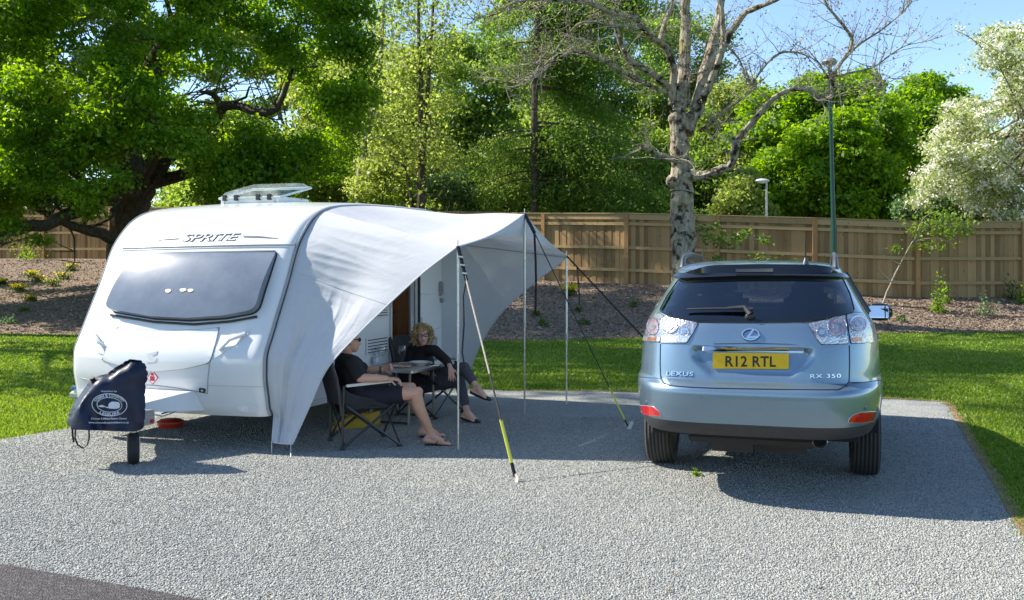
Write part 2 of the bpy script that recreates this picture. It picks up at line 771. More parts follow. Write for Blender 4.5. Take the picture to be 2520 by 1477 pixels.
# stations across the view: the lawn's far edge (foot of the bank) and the fence line on top of the bank
FOOT = [(-60, 27.0), (-16, 23.4), (-10.65, 22.3), (-5, 21.2), (-0.08, 20.5), (2.6, 21.2), (6, 22.4), (11, 23.0), (20, 23.6), (60, 26)]
def FP(x, y, Y):
    p = P(x, y, Y)
    return (p.x, p.y, p.z)
FENCE = [FP(-620, 634, 45.5), FP(-330, 634, 43.0), FP(274, 635, 38.6), FP(700, 655, 34.6), FP(1130, 676, 31.4), FP(1339, 687, 29.9), FP(1543, 695, 28.5), FP(1766, 706, 27.5), FP(2005, 718, 26.7), FP(2256, 730, 26.2), FP(2516, 729, 26.35), FP(2790, 729, 26.6), FP(3080, 729, 27.0)]


def foot_at(x):
    return interp(FOOT, x)[0]


# bank: rows run from the foot to the fence line and a little past it
stn = []
for i in range(len(FENCE) - 1):
    a, b_ = Vector(FENCE[i]), Vector(FENCE[i + 1])
    k = max(2, int((b_ - a).length / 0.45))
    for j in range(k):
        stn.append(a.lerp(b_, j / k))
stn.append(Vector(FENCE[-1]))
# bank columns: fence station <-> foot point in the direction of the view line, spread wide at the ends
bv, bf = [], []
rows = 26
for i, q in enumerate(stn):
    d = Vector((q.x, q.y, 0))
    # foot: intersect the view line with the foot curve
    t = 0.9
    for _ in range(40):
        t = foot_at(q.x * t) / q.y
    f0 = Vector((q.x * t, q.y * t, -0.02))
    for r in range(rows + 5):
        u = r / rows
        if u <= 1:
            p = f0.lerp(q, u)
            h = q.z * (0.85 * u + 0.15 * sstep(0, 1, u))
            n_ = noise.fractal((p.x * 0.9, p.y * 0.9, 0.0), 1.0, 2.0, 4)
            p.z = -0.02 + h + 0.05 * n_ * min(1, u * 6) * min(1, (1 - u) * 8 + 0.15)
        else:
            p = q + (q - f0).normalized() * (u - 1) * rows * 0.4
            p.z = q.z - 0.02
        bv.append(p)
R_ = rows + 5
for i in range(len(stn) - 1):
    for r in range(R_ - 1):
        bf.append((i * R_ + r, (i + 1) * R_ + r, (i + 1) * R_ + r + 1, i * R_ + r + 1))
tag(obj('bank', bv, bf, MULCH), kind='structure')

# lawn: one sheet round and under everything
tag(obj('lawn', [(-400, -400, -0.014), (400, -400, -0.014), (400, 700, -0.014), (-400, 700, -0.014)], [(0, 1, 2, 3)], LAWN, smooth=False), kind='structure')
# raised wood floor beyond the fence
FAR = M('leaf_litter', (0.07, 0.075, 0.03), 0.95, var=0.4, scale=1.5, bmp=0.6, bscale=8, bdist=0.1)
fv, ff = [], []
for i, q in enumerate(FENCE):
    d = Vector((q[0], q[1], 0)).normalized()
    for s_, z in ((1.0, q[2] - 0.03), (8, q[2] + 0.2), (30, q[2] + 0.6), (120, 1.2), (400, 0.5)):
        fv.append(Vector((q[0], q[1], 0)) + d * s_ + Vector((0, 0, z)))
for i in range(len(FENCE) - 1):
    for r in range(4):
        ff.append((i * 5 + r, (i + 1) * 5 + r, (i + 1) * 5 + r + 1, i * 5 + r + 1))
tag(obj('wood_ground', fv, ff, FAR), kind='structure')

# gravel pitch
def g2(x, y):
    p = G(x, y)
    return (p.x, p.y)
EDGE_R = [(1.1, 0.2), (2.08, 3.0), g2(2500, 1280), g2(2440, 1172), g2(2375, 1066), g2(2340, 1004), g2(2318, 988)]
EDGE_F = [g2(2200, 981), g2(1900, 975), g2(1480, 962), g2(1250, 961), (-1.2, 13.1), (-3.3, 13.5)]
EDGE_L = [(-3.75, 11.4), g2(160, 1055), g2(0, 1081), (-6.2, 7.6), (-9.5, 4.5), (-12, 0.2)]
PITCH = EDGE_R + EDGE_F + EDGE_L
sheet('gravel_pitch', PITCH, 0.0, GRAVEL)
# road across the bottom left corner
ra, rb_ = G(0, 1388), G(500, 1477)
dr = (rb_ - ra).normalized()
nr = Vector((dr.y, -dr.x, 0))
if nr.y > 0:
    nr = -nr
rv = []
for k in range(0, 121):
    q = ra + dr * (-20 + k * 0.4)
    q = q + nr * (0.012 * noise.noise((k * 0.9, 0, 1)) + 0.01 * noise.noise((k * 3.1, 4, 1)))
    rv.append(q)
roadv = [(q.x, q.y, 0.004) for q in rv] + [((q + nr * 9).x, (q + nr * 9).y, 0.004) for q in rv]
tag(obj('road', roadv, [(k, k + 121, k + 122, k + 1) for k in range(120)], ASPHALT, smooth=False), kind='structure')
# bare earth strip along the lawn's cut edge
EARTH = M('bare_earth', (0.27, 0.16, 0.09), 0.95, var=0.4, scale=9, bmp=0.8, bscale=30, bdist=0.03)
def strip(name, line, wid, z, m, seed=0):
    pts = []
    for a, b_ in zip(line, line[1:]):
        a, b_ = Vector((*a, 0)), Vector((*b_, 0))
        k = max(2, int((b_ - a).length / 0.08))
        for j in range(k):
            pts.append(a.lerp(b_, j / k))
    vs = []
    for i, p in enumerate(pts):
        d = (pts[min(i + 1, len(pts) - 1)] - pts[max(0, i - 1)]).normalized()
        n_ = Vector((d.y, -d.x, 0))
        a = 0.5 + 0.5 * noise.noise((i * 0.35, seed, 0))
        b_ = 0.5 + 0.5 * noise.noise((i * 0.5, seed + 9, 0))
        vs += [p + n_ * (wid * (0.3 + 0.7 * a)) + Vector((0, 0, z - 0.004)), p - n_ * (wid * 0.25 * b_ + 0.01) + Vector((0, 0, z))]
    return tag(obj(name, vs, [(2 * i, 2 * i + 1, 2 * i + 3, 2 * i + 2) for i in range(len(pts) - 1)], m, smooth=False), kind='structure')
strip('earth_edge', EDGE_R[1:] + EDGE_F[:4], 0.1, 0.006, EARTH)

rng = np.random.default_rng(11)


def in_poly(x, y, poly):
    px = np.array([p[0] for p in poly]); py = np.array([p[1] for p in poly])
    ins = np.zeros(len(x), bool)
    j = len(px) - 1
    for i in range(len(px)):
        c = ((py[i] > y) != (py[j] > y)) & (x < (px[j] - px[i]) * (y - py[i]) / (py[j] - py[i] + 1e-12) + px[i])
        ins ^= c
        j = i
    return ins


# loose stones of the gravel (nobody could count them)
def stones(n, y0, y1, smin, smax, poly, seed):
    r = np.random.default_rng(seed)
    u = r.random(n * 3)
    Y = 1.0 / (1.0 / y0 + (1.0 / y1 - 1.0 / y0) * u)     # more of them near the viewer
    X = (r.random(n * 3) - 0.5) * 2 * (0.62 * Y + 2.2)
    ok = in_poly(X, Y, poly)
    d = (X - ra.x) * nr.x + (Y - ra.y) * nr.y
    ok &= d < -0.01
    X, Y = X[ok][:n], Y[ok][:n]
    n = len(X)
    s = (smin + (smax - smin) * r.random(n) ** 2) * 0.5
    cube = np.array([(a, b, c) for a in (-1, 1) for b in (-1, 1) for c in (-1, 1)], float)
    V = cube[None] * (0.55 + 0.45 * r.random((n, 8, 3))) * s[:, None, None] * np.array([1.15, 0.9, 0.75])
    ang = r.random(n) * 2 * PI
    ca, sa = np.cos(ang), np.sin(ang)
    tl = (r.random(n) - 0.5) * 1.2
    ct, st = np.cos(tl), np.sin(tl)
    y_, z_ = V[..., 1].copy(), V[..., 2].copy()
    V[..., 1] = y_ * ct[:, None] - z_ * st[:, None]
    V[..., 2] = y_ * st[:, None] + z_ * ct[:, None]
    x_, y_ = V[..., 0].copy(), V[..., 1].copy()
    V[..., 0] = x_ * ca[:, None] - y_ * sa[:, None] + X[:, None]
    V[..., 1] = x_ * sa[:, None] + y_ * ca[:, None] + Y[:, None]
    V[..., 2] += s[:, None] * 0.3
    fq = np.array([(0, 1, 3, 2), (4, 6, 7, 5), (0, 4, 5, 1), (2, 3, 7, 6), (0, 2, 6, 4), (1, 5, 7, 3)])
    FQ = (fq[None] + (np.arange(n) * 8)[:, None, None]).reshape(-1, 4)
    o = mesh_np('loose_gravel', V.reshape(-1, 3), FQ, stone_mat())
    tag(o, 'loose grey gravel stones covering the pitch', 'gravel', kind='stuff')
stones(290000, 4.2, 10.5, 0.006, 0.012, PITCH, 3)


# blades of the lawn
def blades(n, seed):
    r = np.random.default_rng(seed)
    u = r.random(n * 2)
    y0, y1 = 4.5, 23.0
    Y = 1.0 / (1.0 / y0 + (1.0 / y1 - 1.0 / y0) * u)
    X = (r.random(n * 2) - 0.5) * 2 * (0.6 * Y + 3.0)
    ok = ~in_poly(X + r.normal(size=len(X)) * 0.035, Y + r.normal(size=len(X)) * 0.035, PITCH)
    fo = np.interp(X, [p[0] for p in FOOT], [p[1] for p in FOOT])
    ok &= Y < fo + 0.1
    ok &= ~((Y < 8.4) & (X < 2))
    X, Y = X[ok], Y[ok]
    n = len(X)
    h = 0.006 + 0.018 * r.random(n)
    wd = 0.006 + 0.0009 * Y
    a = r.random(n) * 2 * PI
    lx, ly = (r.random(n) - 0.5) * 0.04, (r.random(n) - 0.5) * 0.04
    V = np.zeros((n, 3, 3))
    V[:, 0] = np.stack([X - np.cos(a) * wd, Y - np.sin(a) * wd, np.full(n, -0.016)], 1)
    V[:, 1] = np.stack([X + np.cos(a) * wd, Y + np.sin(a) * wd, np.full(n, -0.016)], 1)
    V[:, 2] = np.stack([X + lx, Y + ly, h], 1)
    o = quads_np('grass', V, 3, leaf_mat('grass_blade', [(0.055, 0.115, 0.012), (0.105, 0.185, 0.02), (0.165, 0.245, 0.03), (0.27, 0.3, 0.07)], 0.42))
    tag(o, 'short mown green grass of the lawn', 'grass', kind='stuff')
blades(370000, 5)


# a few fallen leaves and crumbs of earth on the gravel
def debris(n, seed):
    r = np.random.default_rng(seed)
    Y = 1.0 / (1.0 / 4.6 + (1.0 / 12.5 - 1.0 / 4.6) * r.random(n * 2))
    X = (r.random(n * 2) - 0.5) * 2 * 0.55 * Y
    ok = in_poly(X, Y, PITCH)
    X, Y = X[ok][:n], Y[ok][:n]
    C = np.stack([X, Y, np.full(len(X), 0.012)], 1)
    t = r.normal(size=(len(X), 3)); t[:, 2] *= 0.25
    t /= np.linalg.norm(t, axis=1)[:, None]
    q = np.cross(t, np.array([0, 0.2, 1.0])) + r.normal(size=t.shape) * 0.15
    s = (0.006 + 0.012 * r.random(len(X)))[:, None]
    V = np.stack([C - t * s, C + q * s * 0.5, C + t * s, C - q * s * 0.45], 1)
    o = quads_np('fallen_leaves', V, 4, leaf_mat('dry_leaf', [(0.06, 0.045, 0.03), (0.16, 0.11, 0.05), (0.12, 0.15, 0.04)], 0.2))
    tag(o, 'dry leaves and crumbs scattered on the gravel', 'fallen leaves', kind='stuff')
debris(420, 14)

# bark chips on the bank
def chips(n, seed):
    r = np.random.default_rng(seed)
    B = np.array([tuple(v) for v in bv]).reshape(len(stn), R_, 3)
    i = r.integers(0, len(stn) - 1, n); j = r.integers(0, rows - 1, n)
    fu, fv_ = r.random(n)[:, None], r.random(n)[:, None]
    p = (B[i, j] * (1 - fu) + B[i + 1, j] * fu) * (1 - fv_) + (B[i, j + 1] * (1 - fu) + B[i + 1, j + 1] * fu) * fv_
    s = 0.012 + 0.026 * r.random(n)[:, None] ** 2
    t = r.normal(size=(n, 3)); t[:, 2] *= 0.4
    t /= np.linalg.norm(t, axis=1)[:, None]
    q = r.normal(size=(n, 3)); q -= t * (q * t).sum(1)[:, None]
    q /= np.linalg.norm(q, axis=1)[:, None]
    p = p + np.array([0, 0, 0.012])
    V = np.stack([p - t * s - q * s * 0.4, p + t * s - q * s * 0.35, p + t * s * 0.9 + q * s * 0.4, p - t * s * 0.8 + q * s * 0.4], 1)
    m, nt, b = nodes('bark_chip')
    g = nt.nodes.new('ShaderNodeNewGeometry')
    rr = ramp(nt, [(0, (0.09, 0.062, 0.042)), (0.6, (0.225, 0.163, 0.115)), (1, (0.42, 0.33, 0.24))], g.outputs['Random Per Island'])
    nt.links.new(rr.outputs[0], b.inputs['Base Color'])
    b.inputs['Roughness'].default_value = 0.9
    o = quads_np('bark_chips', V, 4, m)
    tag(o, 'brown bark chippings strewn over the bank', 'bark mulch', kind='stuff')
chips(90000, 8)

# ---------------------------------------------------------------- fence
def wood_mat(name, lo, hi):
    m, nt, b = nodes(name)
    g = nt.nodes.new('ShaderNodeNewGeometry')
    c = objco(nt, (1, 1, 0.12), geo=True)
    n = N(nt, 'ShaderNodeTexNoise', Scale=14.0, Detail=8.0, Roughness=0.7)
    nt.links.new(c, n.inputs['Vector'])
    ad = N(nt, 'ShaderNodeMath', operation='MULTIPLY_ADD')
    ad.inputs[1].default_value = 0.7
    nt.links.new(g.outputs['Random Per Island'], ad.inputs[0])
    sc_ = N(nt, 'ShaderNodeMath', operation='MULTIPLY')
    sc_.inputs[1].default_value = 0.6
    nt.links.new(n.outputs['Fac'], sc_.inputs[0])
    nt.links.new(sc_.outputs[0], ad.inputs[2])
    mid = tuple((a + b_) / 2 for a, b_ in zip(lo, hi))
    r = ramp(nt, [(0.15, lo), (0.5, mid), (0.85, hi)], ad.outputs[0])
    # knots
    v = N(nt, 'ShaderNodeTexVoronoi', Scale=3.4)
    nt.links.new(objco(nt, (1.6, 1.6, 1.0), geo=True), v.inputs['Vector'])
    kn = ramp(nt, [(0.05, (0.3, 0.25, 0.2)), (0.11, (1, 1, 1))], v.outputs['Distance'])
    mx = nt.nodes.new('ShaderNodeMix')
    mx.data_type = 'RGBA'; mx.blend_type = 'MULTIPLY'
    mx.inputs['Factor'].default_value = 0.8
    nt.links.new(r.outputs[0], mx.inputs['A'])
    nt.links.new(kn.outputs[0], mx.inputs['B'])
    nt.links.new(mx.outputs['Result'], b.inputs['Base Color'])
    b.inputs['Roughness'].default_value = 0.8
    b.inputs['Specular IOR Level'].default_value = 0.2
    bump(nt, b, n.outputs['Fac'], 0.4, 0.01)
    return m


BOARD = wood_mat('fence_board', (0.14, 0.085, 0.04), (0.38, 0.25, 0.12))
RAIL = wood_mat('fence_rail', (0.26, 0.175, 0.085), (0.42, 0.3, 0.155))
POSTM = wood_mat('fence_post', (0.22, 0.12, 0.052), (0.4, 0.24, 0.11))
FH = 1.98


def fence_run(pts, label):
    t = thing('timber_fence', label, 'fence', pts[len(pts) // 2])
    bd, = (MB(),)
    rails = [MB(), MB(), MB()]
    cap = MB()
    rnd = random.Random(len(pts))
    for a, b_ in zip(pts, pts[1:]):
        a, b_ = Vector(a), Vector(b_)
        d = b_ - a
        L = Vector((d.x, d.y, 0)).length
        u = Vector((d.x, d.y, 0)).normalized()
        n_ = Vector((u.y, -u.x, 0))
        if n_.y > 0:
            n_ = -n_
        ang = math.atan2(u.y, u.x)
        k = max(1, round(L / 0.125))
        wv = L / k
        for i in range(k):
            s_ = (i + 0.5) / k
            p = a.lerp(b_, s_)
            ph = FH - 0.1 + rnd.uniform(-0.006, 0.006)
            off = 0.011 if i % 2 else 0.0
            bd.box(p + Vector((0, 0, ph / 2 - 0.03)) - n_ * (0.02 - off), (wv * rnd.uniform(1.0, 1.06), 0.018, ph), ang + rnd.uniform(-0.02, 0.02))
        slope = math.atan2(d.z, L)
        rot = Matrix.Rotation(ang, 3, 'Z') @ Matrix.Rotation(-slope, 3, 'Y')
        for rl, hz in zip(rails, (0.36, 1.0, 1.68)):
            rl.box(a.lerp(b_, 0.5) + Vector((0, 0, hz)) + n_ * 0.034, (d.length - 0.13, 0.045, 0.085), rot)
        cap.box(a.lerp(b_, 0.5) + Vector((0, 0, FH - 0.1)) + n_ * 0.03, (d.length - 0.13, 0.035, 0.15), rot)
        cap.box(a.lerp(b_, 0.5) + Vector((0, 0, FH)) + n_ * 0.01, (d.length + 0.02, 0.13, 0.03), rot)
        if b_ == Vector(pts[-1]):
            ends = (a, b_)
        else:
            ends = (a,)
        for e in ends:
            MB().box(e + Vector((0, 0, FH / 2 - 0.1)) + n_ * 0.03, (0.125, 0.12, FH + 0.15), ang, 0.008).build('post', POSTM, t, world=True)
    bd.build('boarding', BOARD, t, world=True, smooth=False)
    for r_ in rails:
        r_.build('rail', RAIL, t, world=True, smooth=False)
    cap.build('capping', RAIL, t, world=True, smooth=False)
    return t


def sub(a, b_, n_):
    return [tuple(Vector(a).lerp(Vector(b_), i / n_)) for i in range(n_ + 1)]
left_pts = sub(FENCE[0], FENCE[1], 3)[:-1] + sub(FENCE[1], FENCE[2], 4)[:-1] + sub(FENCE[2], FENCE[3], 3)[:-1] + sub(FENCE[3], FENCE[4], 3)[:-1] + sub(FENCE[4], FENCE[5], 1)
fence_run(left_pts, 'timber board fence on the bank behind the caravan and under the big oak')
fence_run(FENCE[5:], 'brown timber board fence running behind the silver blue car and bare tree')
# ================================================================ TREES AND PLANTS
BARK_OAK = bark_mat('oak_bark', (0.035, 0.028, 0.02), (0.11, 0.09, 0.07), (0.07, 0.075, 0.02))
BARK_GREY = bark_mat('pale_bark', (0.14, 0.115, 0.085), (0.45, 0.39, 0.3), (0.26, 0.22, 0.05), 2.2, (0.035, 0.028, 0.022))
TWIG_PALE = bark_mat('pale_twig', (0.2, 0.17, 0.13), (0.42, 0.38, 0.31))
BARK_BROWN = bark_mat('brown_bark', (0.05, 0.038, 0.03), (0.14, 0.105, 0.085))
BARK_BIRCH = bark_mat('birch_bark', (0.2, 0.18, 0.15), (0.5, 0.47, 0.42), None, 3, (0.08, 0.07, 0.06))
L_OAK = leaf_mat('oak_leaf', [(0.042, 0.094, 0.008), (0.091, 0.189, 0.014), (0.150, 0.273, 0.021), (0.260, 0.377, 0.039)], 0.58)
L_MAPLE = leaf_mat('bright_leaf', [(0.065, 0.13, 0.008), (0.12, 0.235, 0.012), (0.175, 0.31, 0.02), (0.26, 0.38, 0.035)], 0.5)
L_YEL = leaf_mat('spring_leaf', [(0.08, 0.13, 0.022), (0.165, 0.23, 0.04), (0.26, 0.33, 0.075), (0.37, 0.41, 0.12)], 0.5)
L_CON = leaf_mat('conifer_needle', [(0.046, 0.098, 0.017), (0.092, 0.172, 0.029), (0.144, 0.236, 0.040), (0.230, 0.322, 0.069)], 0.55)
L_WOOD = leaf_mat('wood_leaf', [(0.061, 0.116, 0.020), (0.127, 0.209, 0.033), (0.198, 0.297, 0.053), (0.297, 0.374, 0.088)], 0.55)
L_BLUE = leaf_mat('grey_green_leaf', [(0.047, 0.101, 0.034), (0.095, 0.176, 0.061), (0.162, 0.257, 0.101), (0.270, 0.351, 0.162)], 0.3)
L_PALE = leaf_mat('blossom_leaf', [(0.119, 0.170, 0.038), (0.212, 0.281, 0.076), (0.306, 0.365, 0.128), (0.408, 0.442, 0.204)], 0.4)
BLOSSOM = leaf_mat('blossom', [(0.62, 0.6, 0.52), (0.75, 0.73, 0.66), (0.84, 0.83, 0.78)], 0.25)
L_SPRIG = leaf_mat('sprig_leaf', [(0.04, 0.09, 0.01), (0.08, 0.155, 0.015), (0.13, 0.22, 0.025), (0.19, 0.28, 0.04)], 0.4)
L_FLOWER = leaf_mat('yellow_flower', [(0.4, 0.38, 0.02), (0.6, 0.52, 0.03), (0.75, 0.6, 0.03)], 0.4)
L_SHRUB = leaf_mat('shrub_leaf', [(0.03, 0.07, 0.012), (0.065, 0.12, 0.02), (0.11, 0.17, 0.03)], 0.3)


def leaf_quads(C, size, up=0.5, out=None, r=None, asp=0.62):
    n = len(C)
    nn = r.normal(size=(n, 3))
    nn[:, 2] += up
    if out is not None:
        nn += out
    nn /= np.linalg.norm(nn, axis=1)[:, None] + 1e-9
    t = r.normal(size=(n, 3))
    t -= nn * (t * nn).sum(1)[:, None]
    t /= np.linalg.norm(t, axis=1)[:, None] + 1e-9
    b = np.cross(nn, t)
    s = (size * (0.6 + 0.8 * r.random(n)))[:, None]
    V = np.stack([C - t * s * 0.5, C + b * s * asp * 0.5 + nn * s * 0.12 + t * s * 0.08, C + t * s * 0.55, C - b * s * asp * 0.5 + nn * s * 0.12 + t * s * 0.08], 1)
    return V


def clump_points(clumps, nspray, per, spread, r, shell=0.55, flat=0.5, droop=0.0):
    """clumps: (x,y,z,rx,ry,rz[,weight]); sprays of leaves spread through the outer part of each clump."""
    w_ = np.array([(c[3] * c[4] * c[5]) ** (2 / 3) * (c[6] if len(c) > 6 else 1) for c in clumps])
    w_ /= w_.sum()
    cnt = np.maximum(1, (w_ * nspray).astype(int))
    Cs, Os = [], []
    for c, k in zip(clumps, cnt):
        d = r.normal(size=(k, 3))
        d /= np.linalg.norm(d, axis=1)[:, None]
        rad = shell + (1.06 - shell) * r.random(k) ** 0.7
        p = np.array(c[:3]) + d * np.array(c[3:6]) * rad[:, None]
        q = np.repeat(p, per, 0) + r.normal(size=(k * per, 3)) * spread * np.array([1, 1, flat])
        if droop:
            q[:, 2] -= droop * np.abs(r.normal(size=k * per))
        Cs.append(q)
        Os.append(np.repeat(d, per, 0))
    return np.concatenate(Cs), np.concatenate(Os)


def limb(mb, pts, r0, r1, n=7, wob=0.0, rnd=random, sub_=3):
    """A wavering limb through pts."""
    pts = [Vector(p) for p in pts]
    fine = []
    for i in range(len(pts) - 1):
        p0, p1 = pts[max(i - 1, 0)], pts[i]
        p2, p3 = pts[i + 1], pts[min(i + 2, len(pts) - 1)]
        for j in range(sub_):
            t = j / sub_
            fine.append(0.5 * ((2 * p1) + (p2 - p0) * t + (2 * p0 - 5 * p1 + 4 * p2 - p3) * t * t + (3 * p1 - p0 - 3 * p2 + p3) * t**3))
    fine.append(pts[-1])
    k = len(fine)
    rs = []
    for i in range(k):
        u = i / (k - 1)
        rr = lerp(r0, r1, u)
        if wob and 0 < i < k - 1:
            fine[i] += Vector((rnd.uniform(-1, 1), rnd.uniform(-1, 1), rnd.uniform(-1, 1))) * wob * rr
        rs.append(rr * (1 + (0.12 * rnd.uniform(-1, 1) if wob else 0)))
    mb.tube(fine, rs, n, cap=True)
    return fine, rs


def twigs(mb, start, d, L, r, depth, rnd, tips, n=3, up=0.25, kids=(2, 4)):
    """A thin crooked shoot with side shoots."""
    k = 4 if depth else 3
    p = Vector(start)
    d = Vector(d).normalized()
    pts, rs = [p.copy()], [r]
    for i in range(k):
        d = (d + Vector((rnd.gauss(0, 0.28), rnd.gauss(0, 0.28), rnd.gauss(0, 0.28) + up * 0.25))).normalized()
        p = p + d * (L / k)
        pts.append(p.copy())
        rs.append(r * (1 - 0.75 * (i + 1) / k))
    mb.tube(pts, rs, n, cap=False)
    tips.append(p.copy())
    if depth > 0:
        for _ in range(rnd.randint(*kids)):
            i = rnd.randint(1, k)
            e = (d + Vector((rnd.gauss(0, 0.8), rnd.gauss(0, 0.8), rnd.gauss(0, 0.7)))).normalized()
            twigs(mb, pts[i], e, L * rnd.uniform(0.4, 0.7), max(rs[i] * 0.7, 0.003), depth - 1, rnd, tips, n, up, kids)


def crown(name, clumps, nspray, per, spread, size, m, parent, seed, **kw):
    r = np.random.default_rng(seed)
    up = kw.pop('up', 0.5)
    asp = kw.pop('asp', 0.62)
    C, O = clump_points(clumps, nspray, per, spread, r, **kw)
    return quads_np(name, leaf_quads(C, size, up, O * 0.6, r, asp).reshape(-1, 3), 4, m, parent)


def ground_z(x, y):
    fo = foot_at(x)
    # fence point on this view line, for a base height on the bank
    if y <= fo:
        return 0.0
    best = None
    for a, b_ in zip(FENCE, FENCE[1:]):
        a0, b0 = a[0] / a[1], b_[0] / b_[1]
        if a0 <= x / y <= b0:
            t = (x / y - a0) / (b0 - a0)
            best = (lerp(a[1], b_[1], t), lerp(a[2], b_[2], t))
    if best is None:
        return 1.0
    t = 0.9
    for _ in range(20):
        t = foot_at(x / y * best[0] * t) / best[0]
    u = (y - best[0] * t) / (best[0] * (1 - t))
    return best[1] * min(1, 0.85 * u + 0.15 * sstep(0, 1, u))


def base_pt(xd, Y):
    X = (xd - CX) / F * Y
    return Vector((X, Y, ground_z(X, Y)))


def px_clump(x, y, Y, rx, ry, rdepth=None, wt=1):
    """A clump given by its picture centre, depth and picture radii."""
    p = P(x, y, Y)
    return (p.x, p.y, p.z, rx / F * Y, rdepth or (rx / F * Y), ry / F * Y, wt)


def simple_tree(name, label, xd, Y, clumps, nspray, per, spread, size, m, bark, r0, seed, group=None, stems=1, lean=0.0, cat='tree', top=None, **kw):
    b = base_pt(xd, Y)
    t = thing(name, label, cat, b, 0, group)
    rnd = random.Random(seed)
    tb = MB()
    cz = sum(c[2] for c in clumps) / len(clumps)
    for s_ in range(stems):
        off = Vector((rnd.uniform(-1, 1) * 0.3 * s_, rnd.uniform(-1, 1) * 0.3 * s_, 0))
        tp = Vector((sum(c[0] for c in clumps) / len(clumps), sum(c[1] for c in clumps) / len(clumps), top or cz))
        p0 = b + off - Vector((0, 0, 0.15))
        mid = p0.lerp(tp, 0.5) + Vector((rnd.uniform(-0.3, 0.3), rnd.uniform(-0.3, 0.3), 0))
        limb(tb, [p0, mid, tp + off], r0, r0 * 0.35, 7, 0.15, rnd)
        for c in clumps[s_::stems]:
            q = Vector(c[:3])
            u = rnd.uniform(0.3, 0.9)
            a = p0.lerp(mid, u * 2) if u < 0.5 else mid.lerp(tp + off, u * 2 - 1)
            limb(tb, [a, a.lerp(q, 0.5) + Vector((0, 0, rnd.uniform(-0.3, 0.1))), q], r0 * 0.35, r0 * 0.08, 5, 0.2, rnd)
    tb.build('trunk', bark, t, world=True)
    crown('crown', clumps, nspray, per, spread, size, m, t, seed, **kw)
    return t


def scatter_clumps(n, x0, x1, y0, y1, Y0, Y1, r0, r1, seed, keep=None, asp=0.75):
    rnd = random.Random(seed)
    out = []
    tries = 0
    while len(out) < n and tries < n * 30:
        tries += 1
        x, y = rnd.uniform(x0, x1), rnd.uniform(y0, y1)
        if keep and not keep(x, y):
            continue
        r_ = rnd.uniform(r0, r1)
        out.append(px_clump(x, y, rnd.uniform(Y0, Y1), r_, r_ * asp))
    return out


